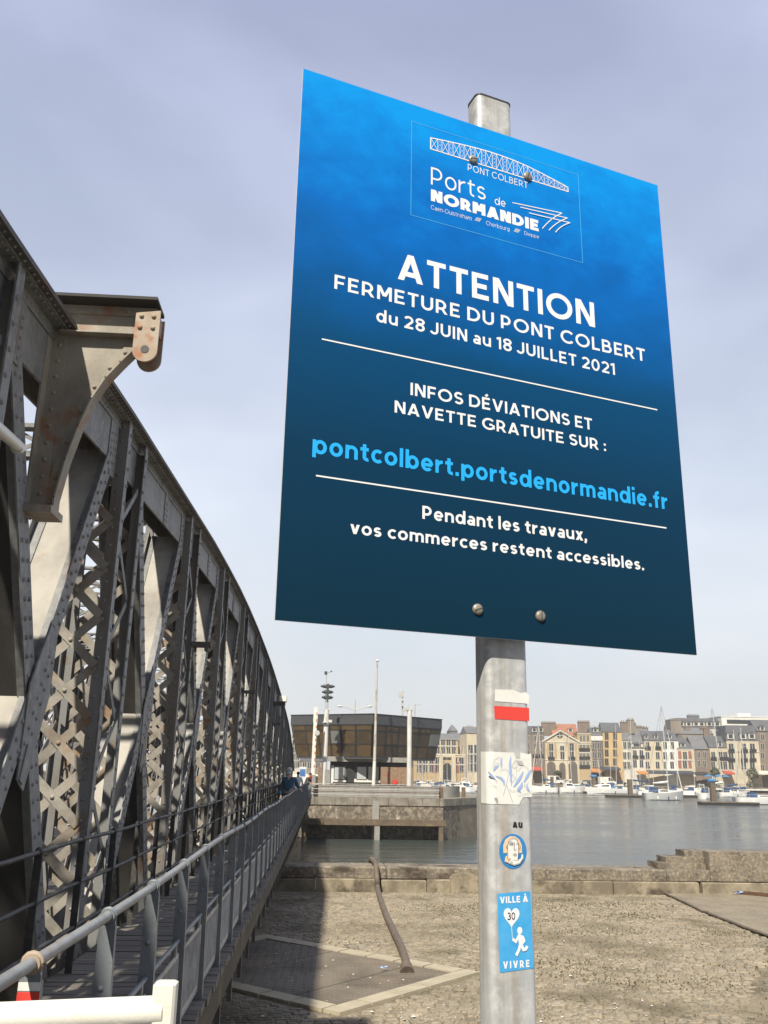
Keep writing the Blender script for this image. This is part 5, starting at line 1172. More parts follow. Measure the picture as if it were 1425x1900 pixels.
z = at(603, 1338, 78.3).z; b = MB(); b.tube([(p.x - .1, 78.25, z + .35), (p.x - .1, 78.25, z), (p.x - .1, 78.2, z - .18)], [.08, .12, .22], 10); b.box((p.x + .2, 78.3, z - .1), (p.x + .5, 78.45, z + .12)); b.build('loudspeaker', M['col'], sc)
p, b = column(760, 78.5, 1318.5, .205, '')
ac = thing('antenna_column', (p.x, 78.5, GZ), 'white round column topped with aerials at the right of the control building', 'column')
b.build('column', M['col'], ac)
b = MB(); b.box((p.x - .32, 78.3, p.z), (p.x + .32, 78.7, p.z + .07)); b.build('column_cap', M['metal'], ac)
am = thing('antenna_mast', (at(747, 1330, 83).x, 83, ztp), 'grey aerial mast with stacked box antennas on the control building roof', 'antenna')
x = at(747, 1300, 83).x; b = MB(); b.tube([(x, 83, ztp - .01), (x, 83, at(747, 1282, 83).z)], .07, 8); x2 = at(770, 1310, 83).x; b.tube([(x2, 83, ztp - .01), (x2, 83, at(770, 1306, 83).z)], .05, 6); b.bar((x2, 83, at(770, 1307.5, 83).z), (x2 + .6, 83, at(770, 1307, 83).z), .08, .05, (0, 0, 1)); b.tube([(at(758, 1310, 83).x, 83, ztp), (at(758, 1310, 83).x, 83, at(758, 1308, 83).z)], .025, 6); b.build('mast', M['metal'], am)
for px_, py2, w, h in ((742, 1289, .22, .45), (747, 1290, .2, .35), (746.5, 1298, .2, .28), (746.5, 1307.5, .18, .28), (753, 1316, .5, .35)): b = MB(); q = at(px_, py2, 82.9); b.box((q.x - w / 2, 82.75, q.z - h / 2), (q.x + w / 2, 82.95, q.z + h / 2)); b.build('antenna', M['metal'], am)
# flagpole
fp = thing('flagpole', (at(693, 1453, 77.4).x, 77.4, GZ), 'tall weathered pole with a white foot and ball finial before the control building', 'pole')
p0 = at(692.5, 1455, 77.4); p1 = at(695, 1413, 77.4); p2 = at(700, 1228, 77.4)
b = MB(); b.tube([Vector((p1.x, 77.4, p1.z)), p1.lerp(p2, .5), p2], [.13, .10, .065], 10); b.build('shaft', M['rustpole'], fp)
b = MB(); b.tube([(p0.x, 77.4, GZ), (p1.x, 77.4, p1.z)], [.16, .145], 10); b.build('foot', M['white_wall'], fp)
b = MB(); b.ball(p2 + Vector((0, 0, .1)), .15, 10, 6, (1, 1, .75)); b.build('finial', M['white_wall'], fp)
# raised barrier arm
ba = thing('road_barrier', (at(579, 1447, 76.6).x, 76.6, GZ), 'raised white road barrier arm with worn rusty stripes left of the control building', 'barrier')
p0 = at(580, 1440, 76.6); p1 = at(586.5, 1312, 76.6)
b = MB(); b.bar(p0, p1, .30, .10, (1, 0, 0)); b.bar(p1.lerp(p0, .0), p1.lerp(p0, .22), .36, .06, (1, 0, 0)); arm_ = b.build('arm', M['white_wall'], ba)
b = MB()
for k in range(9): f_ = .12 + k * .095; a = p0.lerp(p1, f_); c = p0.lerp(p1, f_ + .04); a.y -= .054; c.y -= .054; a.x += .10; c.x += .10; b.bar(a, c, .10, .006, (1, 0, 0))
b.build('stripes', M['orange_rust'], arm_)
b = MB(); b.box((p0.x - .25, 76.3, GZ), (p0.x + .25, 76.9, p0.z + .1)); b.build('housing', M['conc'], ba)
b = MB(); q = at(574.5, 1445, 76.2); b.box((q.x - .11, 76.1, q.z - .4), (q.x + .11, 76.3, q.z + .35)); b.build('lamp', M['red'], ba)
b = MB(); q = p0.lerp(p1, .62); b.tube([(q.x + .2, 76.5, q.z), (q.x + .2, 76.45, q.z)], .22, 14); b.build('round_plate', M['metal'], ba)
# cabinets and boards
b = MB(); a = at(602, 1454, 77.2); c = at(613, 1428, 77.2); b.box((a.x, 77.2, GZ), (c.x, 77.7, c.z)); tag(b.build('electrical_cabinet', M['conc']), 'pale grey electrical cabinet at the foot of the white signal column', 'cabinet')
b = MB(); a = at(590, 1440, 79.4); c = at(600, 1423, 79.4); b.box((a.x, 79.4, GZ), (c.x, 79.7, c.z)); tag(b.build('brick_pier', M['brick']), 'small brown brick pier left of the white signal column', 'pier')
nb = thing('notice_board', (at(562, 1450, 79).x, 79, GZ), 'white and blue notice board standing by the road at the bridge end', 'sign')
a = at(554.5, 1450, 79); c = at(568.5, 1423, 79); b = MB(); b.box((a.x, 79, a.z), (c.x, 79.08, c.z)); bd_ = b.build('board', M['board_white'], nb)
b = MB(); a2 = at(556, 1440, 78.97); c2 = at(567, 1427, 78.97); b.box((a2.x, 78.97, a2.z), (c2.x, 78.995, c2.z)); b.build('printed_panel', M['board_blue'], bd_)
b = MB(); b.box((a.x + .08, 79.0, GZ), (a.x + .16, 79.07, a.z)); b.box((c.x - .16, 79.0, GZ), (c.x - .08, 79.07, a.z)); b.build('legs', M['metal'], nb)
# double street lamp behind the building
sp = at(658.5, 1330, 98); lp = thing('street_lamp', (sp.x, 98, GZ), 'double armed street lamp rising behind the control building roof', 'street lamp')
zc_ = at(658.5, 1318, 98).z; b = MB(); b.tube([(sp.x, 98, GZ), (sp.x, 98, at(658.5, 1298, 98).z)], .06, 8); b.build('pole', M['metal'], lp)
for s, pxe in ((-1, 636), (1, 681)):
    xe = at(pxe, 1310, 98).x; ze = at(pxe, 1311, 98).z; b = MB(); b.tube([(sp.x, 98, zc_), (sp.x + (xe - sp.x) * .35, 98, zc_ + .12), (sp.x + (xe - sp.x) * .7, 98, ze - .1), (xe, 98, ze)], .045, 6); b.build('arm', M['metal'], lp)
    b = MB(); b.tube([(xe, 98, ze), (xe + s * .25, 98, ze + .03), (xe + s * .62, 98, ze + .05)], [.06, .14, .06], 8); b.build('lamp_head', M['metal'], lp)

# ------------------------------------------------------------------ the town across the basin
TG = -.9; TYB = 256.0
def wall_mat(n, c, d=.8):
    c = tuple(min(.72, x * 1.18 + .015) for x in c)
    return mat(n, c, .9, 0, tuple(x * d for x in c), .35, (1, 1, .6), .4, .7)
TM = dict(cream=wall_mat('cream_render', (.46, .40, .29)), pale=wall_mat('pale_render', (.50, .47, .40)), orange=wall_mat('ochre_render', (.44, .31, .15)), brown=wall_mat('brown_brick', (.17, .13, .10)),
          darkbrick=wall_mat('dark_brick', (.105, .085, .07)), tan=wall_mat('tan_stone', (.36, .27, .15)), greybrown=wall_mat('grey_brown_stone', (.21, .175, .14)), white=wall_mat('white_town_render', (.60, .59, .55)),
          redpanel=wall_mat('red_brick_panel', (.26, .10, .07)), slate=wall_mat('slate_roof', (.085, .088, .095)), slate2=wall_mat('grey_slate_roof', (.13, .13, .135)), tile=wall_mat('red_tile_roof', (.28, .12, .07)), zinc=wall_mat('zinc_roof', (.27, .29, .30)))
M['pane'] = mat('dark_window_pane', (.05, .055, .06), .25); M['wframe'] = mat('window_trim', (.55, .52, .45), .8); M['wframe_dark'] = mat('shutter_brown', (.22, .17, .12), .8)
WINC = {}
QANG = math.atan2(SB.y - SA.y, SB.x - SA.x)
def add_window(root, cx, y, cz, w, h, trim='wframe', bal=False, arched=False):
    key = (round(w, 2), round(h, 2), trim, bal, arched)
    if key in WINC:
        o = bpy.data.objects.new('window', WINC[key]); SC.collection.objects.link(o)
    else:
        b = MB(); t = .085
        b.box((-w / 2 - t, -.07, -h / 2 - t), (-w / 2, 0, h / 2 + t)); b.box((w / 2, -.07, -h / 2 - t), (w / 2 + t, 0, h / 2 + t)); b.box((-w / 2, -.07, h / 2), (w / 2, 0, h / 2 + t)); b.box((-w / 2 - t * 1.4, -.12, -h / 2 - t), (w / 2 + t * 1.4, 0, -h / 2))
        if arched: b.prism([(w / 2 * math.cos(R(a)) * 1.0, -.06, h / 2 + t + w / 2 * math.sin(R(a))) for a in range(0, 181, 30)], (0, .05, 0))
        b.box((-.05, -.05, -h / 2), (.05, -.03, h / 2)); b.cur = 1; b.box((-w / 2, -.028, -h / 2), (w / 2, -.005, h / 2))
        if bal: b.cur = 2; b.box((-w / 2 - .35, -.5, -h / 2 - .1), (w / 2 + .35, -.02, -h / 2 + .02)); b.box((-w / 2 - .35, -.5, -h / 2 + .02), (w / 2 + .35, -.44, -h / 2 + .75))
        o = b.build('window', [M[trim], M['pane'], M['mull']]); WINC[key] = o.data
    o.parent = root; o.location = Vector((cx, y, cz)) - wloc(root); return o
def bld(name, x0, x1, eave, base, Y, depth, wm, label, roof=('gable', 1350, 'slate'), rows=(), cols=(), wsz=(1.1, 1.9), dorm=(), chim=(), trim='wframe', bal=(), band=(), cat='building', sidewall=None):
    if Y >= TYB - 3 and x0 > 940: Y += shore((x0 + x1) / 2) + 9 - TYB
    a = at(x0, eave, Y); c = at(x1, eave, Y); ze = (a.z + c.z) / 2; xa, xb = a.x, c.x
    root = thing(name, ((xa + xb) / 2, Y, TG), label, cat, 'houses along the far quay')
    b = MB(); b.box((xa, Y, TG - .3), (xb, Y + depth, ze)); b.build('wall', TM[wm] if sidewall is None else TM[wm], root)
    kind, ry, rm = roof; ov = .25
    if kind == 'gable':
        zr = at((x0 + x1) / 2, ry, Y + depth * .5).z; b = MB()
        b.prism([(xa - .05, Y - ov, ze + .003), (xa - .05, Y + depth / 2, zr), (xa - .05, Y + depth + ov, ze + .003)], (xb - xa + .1, 0, 0)); rf = b.build('roof', TM[rm], root); slope = lambda z: Y - ov + (z - ze) / max(.1, zr - ze) * (depth / 2 + ov)
    elif kind == 'hip':
        zr = at((x0 + x1) / 2, ry, Y + depth * .5).z; b = MB(); k = min((xb - xa) * .4, depth * .4)
        b.add([(xa - .1, Y - ov, ze + .003), (xb + .1, Y - ov, ze + .003), (xb + .1, Y + depth + ov, ze + .003), (xa - .1, Y + depth + ov, ze + .003), (xa + k, Y + depth / 2, zr), (xb - k, Y + depth / 2, zr)], [(0, 1, 5, 4), (1, 2, 5), (2, 3, 4, 5), (3, 0, 4), (0, 3, 2, 1)]); rf = b.build('roof', TM[rm], root); slope = lambda z: Y - ov + (z - ze) / max(.1, zr - ze) * (depth / 2 + ov)
    elif kind == 'mansard':
        zr = at((x0 + x1) / 2, ry, Y + 1.6).z; b = MB(); k = 1.5
        b.frame8([(xa - .1, Y - .1, ze + .003), (xb + .1, Y - .1, ze + .003), (xb + .1, Y + depth, ze + .003), (xa - .1, Y + depth, ze + .003)], [(xa + .5, Y + k, zr), (xb - .5, Y + k, zr), (xb - .5, Y + depth - k, zr), (xa + .5, Y + depth - k, zr)]); rf = b.build('roof', TM[rm], root); slope = lambda z: Y - .1 + (z - ze) / max(.1, zr - ze) * (k + .1)
    elif kind == 'front':                                # pediment facing the water
        zr = at((x0 + x1) / 2, ry, Y).z; xm = (xa + xb) / 2; b = MB()
        b.prism([(xa, Y, ze + .003), (xb, Y, ze + .003), (xm, Y, zr - .3)], (0, depth, 0)); b.build('gable', TM[wm], root)
        b = MB(); b.prism([(xa - .5, Y - .5, ze - .1), (xm, Y - .5, zr), (xm, Y - .5, zr - .45), (xa - .3, Y - .5, ze - .5)], (0, depth + 1, 0)); b.prism([(xb + .5, Y - .5, ze - .1), (xb + .3, Y - .5, ze - .5), (xm + .003, Y - .5, zr - .45), (xm + .003, Y - .5, zr)], (0, depth + 1, 0)); rf = b.build('roof', TM['pale'], root); slope = lambda z: Y
    else:
        b = MB(); b.box((xa - .15, Y - .15, ze + .002), (xb + .15, Y + depth, ze + .35)); rf = b.build('roof', TM[rm], root); slope = lambda z: Y
    for ri, py in enumerate(rows):
        for ci, px in enumerate(cols):
            p = at(px, py, Y); add_window(root, p.x, Y, p.z, wsz[0], wsz[1], trim, ri in bal)
    for py in band:
        p = at((x0 + x1) / 2, py, Y); b = MB(); b.box((xa - .06, Y - .16, p.z - .14), (xb + .06, Y + .02, p.z + .14)); b.build('string_course', TM['pale'] if wm != 'pale' else TM['cream'], root)
    for (px, y0, y1, w) in dorm:
        p = at(px, (y0 + y1) / 2, Y); h = (y1 - y0) / 1637 * Y; ys_ = max(Y - .2, slope(p.z - h / 2) - .1); b = MB(); b.box((p.x - w / 2, ys_ - .25, p.z - h / 2), (p.x + w / 2, ys_ + 2.5, p.z + h / 2)); b.cur = 1; b.prism([(p.x - w / 2 - .2, ys_ - .4, p.z + h / 2 + .004), (p.x + w / 2 + .2, ys_ - .4, p.z + h / 2 + .004), (p.x, ys_ - .4, p.z + h / 2 + .7)], (0, 3, 0)); dm = b.build('dormer', [TM['pale'], TM[rm] if rm in TM else TM['slate']], root)
        b = MB(); b.box((p.x - w * .3, ys_ - .29, p.z - h * .36), (p.x + w * .3, ys_ - .252, p.z + h * .36)); b.build('pane', M['pane'], dm)
    for (px, py, w, m_, dd) in chim:
        p = at(px, py, Y + dd); b = MB(); b.box((p.x - w / 2, Y + dd, p.z - 4.5), (p.x + w / 2, Y + dd + 1.3, p.z)); b.box((p.x - w / 2 - .12, Y + dd - .12, p.z + .002), (p.x + w / 2 + .12, Y + dd + 1.42, p.z + .25))
        n_ = max(2, int(w / .7))
        for k in range(n_): xx = p.x - w / 2 + w * (k + .5) / n_; b.tube([(xx, Y + dd + .6, p.z + .252), (xx, Y + dd + .6, p.z + .8)], .16, 6)
        b.build('chimney', TM[m_], root)
    if x0 > 940 and 'skyline' not in name: root.rotation_euler.z = QANG
    return root
# far left, glimpsed between the bridge and the control building
bld('town_house', 542, 558, 1368, 1440, 262, 14, 'pale', 'pale tall house glimpsed between the bridge end and the control building', ('gable', 1356, 'slate2'), (1378, 1391, 1404, 1418), (546, 552), (1.0, 1.7))
bld('town_house', 558, 600, 1412, 1440, 250, 10, 'greybrown', 'low grey brown house behind the notice board at the bridge end', ('gable', 1405, 'slate'), (1420,), (565, 574, 590), (1.0, 1.7))
# stone college with an arched portal
col = bld('college_building', 768, 886, 1401, 1440, 309, 16, 'tan', 'long tan stone building with a tall arched portal behind the left marina', ('flat', 0, 'pale'), (1411, 1426), (778, 789, 800, 812, 844, 856, 868, 880), (1.5, 2.3), band=(1404, 1418.5))
p = at(830, 1436, 308.6); b = MB(); zt5 = at(830, 1405, 308.6).z; b.box((p.x - 2.9, 308.2, TG), (p.x - 1.5, 309, zt5)); b.box((p.x + 1.5, 308.2, TG), (p.x + 2.9, 309, zt5)); b.box((p.x - 2.9, 308.2, zt5 + .002), (p.x + 2.9, 309, zt5 + .7)); b.build('portal', TM['cream'], col)
b = MB(); zz = at(830, 1423, 308.6).z; b.prism([(p.x - 1.3, 308.7, TG), (p.x + 1.3, 308.7, TG)] + [(p.x + 1.3 * math.cos(R(a)), 308.7, zz + 1.3 * math.sin(R(a))) for a in range(0, 181, 20)], (0, .2, 0)); b.build('arched_door', M['mull'], col)
for px in (784, 806, 850, 874):
    p = at(px, 1421, 308.9); b = MB(); b.box((p.x - .5, 308.86, p.z - 2.2), (p.x + .5, 308.99, p.z + 1.1)); b.build('red_panel', TM['redpanel'], col)
bld('town_house', 804, 850, 1373, 1402, 326, 14, 'tan', 'upper tan block with grey roof rising above the long stone building', ('gable', 1361, 'slate2'), (1378.5, 1391), (812, 822, 832, 842), (1.4, 2.6), band=(1384,))
bld('town_house', 850, 868, 1376, 1402, 330, 14, 'greybrown', 'grey roofed house between the tan block and the pale corner building', ('gable', 1360, 'slate2'), (1384,), (856, 863), (1, 1.6))
bld('turret_house', 836, 849, 1356, 1375, 345, 11, 'slate2', 'house with a small pointed grey roof on the skyline', ('hip', 1345, 'slate2'))
bld('town_house', 866, 946, 1361, 1440, 306, 16, 'cream', 'pale cream corner building partly hidden behind the sign post', ('gable', 1349, 'slate2'), (1390, 1408, 1424), (873, 884, 895, 910, 925, 938), (1.5, 2.8), chim=((872, 1350, 2.4, 'greybrown', 7),), band=(1400,))
# the quay front, left to right
bld('town_house', 945, 1009, 1361, 1450, TYB, 14, 'brown', 'brown brick house with slate dormers just right of the sign post', ('mansard', 1347, 'slate'), (1370, 1384.5, 1398.5, 1413), (992, 1003, 955, 968, 980), (.9, 1.9), dorm=((991, 1351, 1358, 1.5), (1003, 1351, 1358, 1.5)), bal=(2,))
ch = bld('pediment_hall', 1008.5, 1072.5, 1375, 1450, TYB, 15, 'cream', 'cream hall with a classical pediment, round window and ground floor arches', ('front', 1354.5, 'slate'), (1387, 1401), (1023, 1060), (1.5, 2.6), band=(1377, 1410), bal=(1,))
p = at(1042, 1365, ch.location.y); b = MB(); b.tube([(p.x - .6, ch.location.y - .06, p.z), (p.x - .6, ch.location.y - .02, p.z)], .95, 16); b.build('round_window', M['pane'], ch)
b = MB(); b.bar((p.x - .6, ch.location.y - .09, p.z - .9), (p.x - .6, ch.location.y - .09, p.z + .9), .2, .05, (1, 0, 0)); b.bar((p.x - 1.5, ch.location.y - .1, p.z), (p.x + .3, ch.location.y - .1, p.z), .2, .05, (0, 0, 1)); b.build('window_cross', TM['pale'], ch)
p = at(1043, 1387, ch.location.y); add_window(ch, p.x, ch.location.y, p.z - .2, 1.3, 1.5, 'wframe', False, True); p = at(1043.5, 1402, ch.location.y); add_window(ch, p.x, ch.location.y, p.z, 1.3, 2.6)
for px, w in ((1024, 1.45), (1044, 1.0), (1063, 1.45)):
    p = at(px, 1440, ch.location.y); zz = at(px, 1421, ch.location.y).z; b = MB(); b.prism([(p.x - w, ch.location.y - .1, TG), (p.x + w, ch.location.y - .1, TG)] + [(p.x + w * math.cos(R(a)), ch.location.y - .1, zz + w * math.sin(R(a))) for a in range(0, 181, 15)], (0, .08, 0)); b.build('arch_opening', TM['darkbrick'], ch)
for px in (1011, 1018, 1031, 1055, 1068): p = at(px, 1393, ch.location.y); b = MB(); zz0 = at(px, 1409, ch.location.y).z; zz1 = at(px, 1378.5, ch.location.y).z; b.box((p.x - .35, ch.location.y - .14, zz0), (p.x + .35, ch.location.y - .01, zz1)); b.build('pilaster', TM['tan'], ch)
bld('tile_roofed_house', 1026, 1072, 1366, 1440, TYB + 17, 13, 'brown', 'house with a red tiled roof behind the cream pediment hall', ('gable', 1343.5, 'tile'), dorm=((1059, 1352, 1357, 1.8),), chim=((1016, 1341.5, 5.2, 'brown', 3), (1080, 1340.5, 4.2, 'brown', 2)))
bld('town_house', 1071.5, 1096, 1360, 1450, TYB - .2, 12, 'tan', 'narrow house of striped tan and cream masonry with balconies', ('flat', 0, 'brown'), (1370, 1386.5, 1402, 1418), (1078, 1084, 1090.5), (.75, 2.0), bal=(1, 2, 3), band=(1361.5, 1378, 1381, 1394, 1397, 1410))
dk = bld('town_house', 1096, 1118.5, 1364, 1450, TYB, 12, 'darkbrick', 'narrow dark brick house with a white top storey', ('gable', 1350, 'slate'), (1368.5, 1384, 1401, 1417), (1103, 1112), (1.0, 2.0), dorm=((1106, 1351.5, 1357.5, 1.3), (1114, 1351.5, 1357.5, 1.3)))
a = at(1096.5, 1373.5, dk.location.y); c = at(1118, 1364.6, dk.location.y); b = MB(); b.box((a.x, dk.location.y - .03, a.z), (c.x, dk.location.y - .002, c.z)); b.build('white_storey', TM['white'], dk)
bld('zinc_roofed_house', 1087, 1132, 1350, 1420, TYB + 30, 14, 'greybrown', 'grey zinc roofed building on the skyline behind the narrow houses', ('gable', 1340, 'zinc'))
bld('town_house', 1118.5, 1152.5, 1358, 1450, TYB - .4, 13, 'orange', 'tall ochre house with brown shuttered windows and a slate roof', ('gable', 1341, 'slate'), (1366, 1381, 1397, 1413.5), (1126, 1141), (1.15, 2.1), trim='wframe_dark', chim=((1152, 1341, 2.4, 'brown', 5.5), (1164, 1336.5, 2.2, 'greybrown', 5)))
bld('town_house', 1152.5, 1172.5, 1374, 1450, TYB, 13, 'pale', 'narrow pale grey house beside the tall ochre one', ('gable', 1356, 'slate2'), (1383, 1402, 1420), (1159.5, 1167), (1.0, 2.2), chim=((1166, 1343, 2.8, 'greybrown', 6),))
bld('town_house', 1172.5, 1195.5, 1388, 1450, TYB - .1, 13, 'pale', 'low cream house under a big slate roof with a wide dormer', ('gable', 1357, 'slate2'), (1399, 1417), (1178.5, 1190), (1.15, 2.4), dorm=((1182, 1380, 1386, 4.0),), bal=(0,))
bld('town_house', 1195.5, 1228, 1374, 1450, TYB, 13, 'cream', 'warm cream house of four storeys with two small dormers', ('gable', 1356.5, 'slate'), (1383, 1402, 1419.5), (1202, 1220), (1.15, 2.2), dorm=((1200.5, 1364, 1370, 1.2), (1218, 1364, 1370, 1.2)), bal=(0,))
bld('town_house', 1228, 1257.5, 1374, 1450, TYB + .15, 13, 'white', 'greyish white house behind the yacht masts', ('gable', 1356.5, 'slate'), (1383, 1402, 1419.5), (1234.5, 1247), (1.15, 2.2), dorm=((1244, 1364, 1370, 1.2),), chim=((1244, 1336.5, 3.6, 'greybrown', 9),))
tw = bld('gabled_house', 1257.5, 1286.5, 1389, 1450, TYB, 15, 'cream', 'house with red brick panels and a steep pointed slate roof', ('hip', 1364, 'slate'), (1402, 1418.5), (1271,), (1.25, 2.4), band=(1390, 1410.5), dorm=((1268, 1380, 1385, 1.6),))
for px in (1262, 1280):
    for py in (1401, 1418.5): p = at(px, py, tw.location.y); b = MB(); b.box((p.x - .52, tw.location.y - .05, p.z - 1.25), (p.x + .52, tw.location.y - .003, p.z + 1.25)); b.build('brick_panel', TM['redpanel'], tw)
bld('town_house', 1286.5, 1317.5, 1390, 1450, TYB + 1.2, 14, 'brown', 'brown stone side wing right of the red panelled house', ('gable', 1366, 'slate2'), (1401, 1417), (1297, 1307), (.9, 2.0), chim=((1305, 1352, 1.9, 'brown', 5),))
bld('town_house', 1317.5, 1349.5, 1387, 1450, TYB - .2, 13, 'cream', 'plain cream house with a single dormer in its slate roof', ('gable', 1366, 'slate'), (1402, 1420), (1324, 1337, 1345), (1.2, 2.4), dorm=((1336, 1378, 1385, 1.3),), bal=(0,))
bld('town_house', 1349.5, 1405, 1374.5, 1450, TYB - .5, 15, 'cream', 'grand cream house with three large arched dormers in a mansard roof', ('mansard', 1346, 'slate'), (1387, 1404, 1420), (1358, 1380, 1395), (1.5, 2.5), dorm=((1356.5, 1361, 1371, 2.1), (1378, 1361, 1371, 2.1), (1393.5, 1361, 1371, 2.1)), bal=(0, 1), band=(1394,))
bld('town_house', 1405, 1452, 1357, 1450, TYB, 13, 'brown', 'tall brown brick house at the right edge of the quay', ('gable', 1336, 'slate'), (1368, 1385, 1402, 1424), (1416, 1430, 1444), (1.1, 2.0), dorm=((1415, 1348.5, 1355, 1.5),))
bld('skyline_block', 1260, 1338, 1352, 1400, TYB + 46, 16, 'pale', 'dark mansard block with white dormers on the skyline', ('mansard', 1333, 'slate'), dorm=tuple((px, 1340, 1347, 2.2) for px in (1264, 1278, 1291.5, 1302, 1316, 1331)), chim=((1287, 1328.5, 4.5, 'slate2', 6),))
md = bld('skyline_block', 1338, 1440, 1331, 1400, TYB + 52, 16, 'white', 'long white modern block with a strip of windows on the skyline', ('flat', 0, 'white'))
a = at(1349, 1342, md.location.y - .1); c = at(1436, 1337, md.location.y - .1); b = MB(); b.box((a.x, md.location.y - .15, a.z), (c.x, md.location.y - .19, c.z)); b.build('window_strip', M['pane'], md)
a = at(1369, 1330, (md.location.y + 6)); c = at(1392, 1324, (md.location.y + 6)); b = MB(); b.box((a.x, (md.location.y + 6), a.z - 1), (c.x, (md.location.y + 11), c.z)); b.build('roof_room', TM['white'], md)
bld('town_house', 1262, 1322, 1362, 1400, TYB + 24, 12, 'greybrown', 'row of low slate roofs and chimneys behind the red panelled house', ('gable', 1351, 'slate2'), chim=((1274, 1349, 2, 'brown', 3), (1302, 1351, 2.2, 'brown', 3)))
bld('town_house', 1160, 1202, 1357, 1400, TYB + 22, 12, 'greybrown', 'grey slate roof with chimneys behind the low cream house', ('gable', 1348, 'slate2'), chim=((1168, 1345.5, 2.4, 'greybrown', 3), (1183, 1349, 2.2, 'brown', 3), (1194, 1351, 2.0, 'brown', 3)))
bld('town_house', 1440, 1560, 1372, 1450, TYB, 13, 'pale', 'pale house beyond the tall brown one at far right', ('gable', 1352, 'slate'), (1387, 1404, 1421), (1450, 1465, 1480, 1500, 1520, 1540), (1.1, 2.1))

# shop awnings, parasols, vans and bushes along the quay
def awning(x0, x1, py, m_, lb):
    YB = shore((x0 + x1) / 2) + 8.3; a = at(x0, py, YB - 3); c = at(x1, py, YB - 3); b = MB(); b.prism([(a.x, YB - .15, a.z + .7), (a.x, YB - 3, a.z - .1), (a.x, YB - 3, a.z - .5), (a.x, YB - .15, a.z + .5)], (c.x - a.x, 0, 0)); tag(b.build('awning', m_), lb, 'awning', 'shop awnings along the quay')
M['aw_red'] = mat('red_awning', (.42, .09, .06), .8); M['aw_orange'] = mat('orange_awning', (.50, .22, .07), .8); M['aw_dark'] = mat('dark_awning', (.055, .06, .075), .8); M['aw_blue'] = mat('blue_canvas', (.05, .20, .42), .8); M['aw_pale'] = mat('pale_canvas', (.60, .56, .48), .8)
awning(988, 1008, 1427, M['aw_red'], 'red awning under the brown house right of the sign post')
awning(1099, 1116, 1430, M['aw_orange'], 'orange awning under the narrow dark brick house')
awning(1119, 1152, 1426, M['aw_dark'], 'dark shop front canopy under the tall ochre house')
awning(1186, 1203, 1434, M['aw_orange'], 'small orange awning under the low cream house')
awning(1205, 1290, 1433, M['aw_dark'], 'long dark blue restaurant awning behind the large sailing yacht')
awning(1292, 1318, 1436, M['wood_dark'], 'brown wooden shop front under the side wing')
awning(1346, 1364, 1434, M['aw_red'], 'red awning under the grand cream house')
awning(1404, 1440, 1434, M['aw_pale'], 'pale cream awning under the tall brown house')
for px, py, lb in ((1314, 1438, 'blue parasol left of the plain cream house'), (1332, 1438.5, 'blue parasol in front of the plain cream house'), (1346, 1439, 'blue parasol below the red awning')):
    YB = shore(px) + 3; p = at(px, py, YB); um = thing('parasol', (p.x, YB, TG), lb, 'parasol', 'blue parasols on the quay terrace'); b = MB(); b.tube([(p.x, YB, p.z - .4), (p.x, YB, p.z + .25)], [1.6, .05], 10); b.build('canopy', M['aw_blue'], um); b = MB(); b.tube([(p.x, YB, TG), (p.x, YB, p.z - .3)], .05, 6); b.build('pole', M['metal'], um)
def van(px, Y, L, lb, h=2.1):
    p = at(px, 1440, Y); r_ = thing('parked_van', (p.x, Y, TG), lb, 'van', 'white vans parked on the quay'); b = MB()
    pf = [(-L / 2, .35), (L / 2, .35), (L / 2, 1.05), (L / 2 - .9, 1.25), (L / 2 - 1.6, h - .08), (L / 2 - 1.9, h), (-L / 2 + .1, h), (-L / 2, h - .2)]
    b.prism([(p.x + u, Y - .9, TG + v) for u, v in pf], (0, 1.8, 0)); b.build('body', M['white_paint'], r_)
    b = MB(); b.prism([(p.x + u, Y - .92, TG + v) for u, v in ((L / 2 - 1.1, 1.25), (L / 2 - 1.62, h - .2), (L / 2 - 2.6, h - .2), (L / 2 - 2.6, 1.25))][::-1], (0, .015, 0)); b.build('side_window', M['pane'], r_)
    for u in (-L / 2 + .9, L / 2 - .9): b = MB(); b.tube([(p.x + u, Y - .93, TG + .34), (p.x + u, Y - .6, TG + .34)], .34, 12); b.build('wheel', M['ink_black'], r_)
van(1030, shore(1030) + 3, 5.2, 'white van parked in front of the arches of the pediment hall', 2.6); van(1126, shore(1126) + 3, 5.6, 'white van parked in front of the tall ochre house', 2.5); van(578, 108, 5.0, 'white van on the road behind the raised barrier arm', 2.3)
for px, w, lb in ((1100, 4, 'dark car parked between the two white vans'), (1086, 4, 'grey car parked under the striped narrow house'), (1149, 4, 'dark car parked right of the white van')):
    YB = shore(px) + 4; p = at(px, 1440, YB); r_ = thing('parked_car', (p.x, YB, TG), lb, 'car', 'cars parked along the far quay'); b = MB()
    b.prism([(p.x + u, YB - .8, TG + v) for u, v in ((-2.1, .3), (2.1, .3), (2.1, .8), (1.3, .95), (.7, 1.45), (-1.0, 1.45), (-1.7, .95), (-2.1, .85))], (0, 1.7, 0)); b.build('body', M['slate'] if 'grey' not in lb else M['metal'], r_)
    for u in (-1.3, 1.3): b = MB(); b.tube([(p.x + u, YB - .83, TG + .32), (p.x + u, YB - .5, TG + .32)], .32, 10); b.build('wheel', M['ink_black'], r_)
    b = MB(); b.prism([(p.x + u, YB - .82, TG + v) for u, v in ((-1.4, .97), (1.15, .97), (.65, 1.38), (-.95, 1.38))], (0, .015, 0)); b.build('side_window', M['pane'], r_)
M['leaf'] = mat('dark_foliage', (.045, .055, .025), .9, 0, (.08, .085, .04), 2)
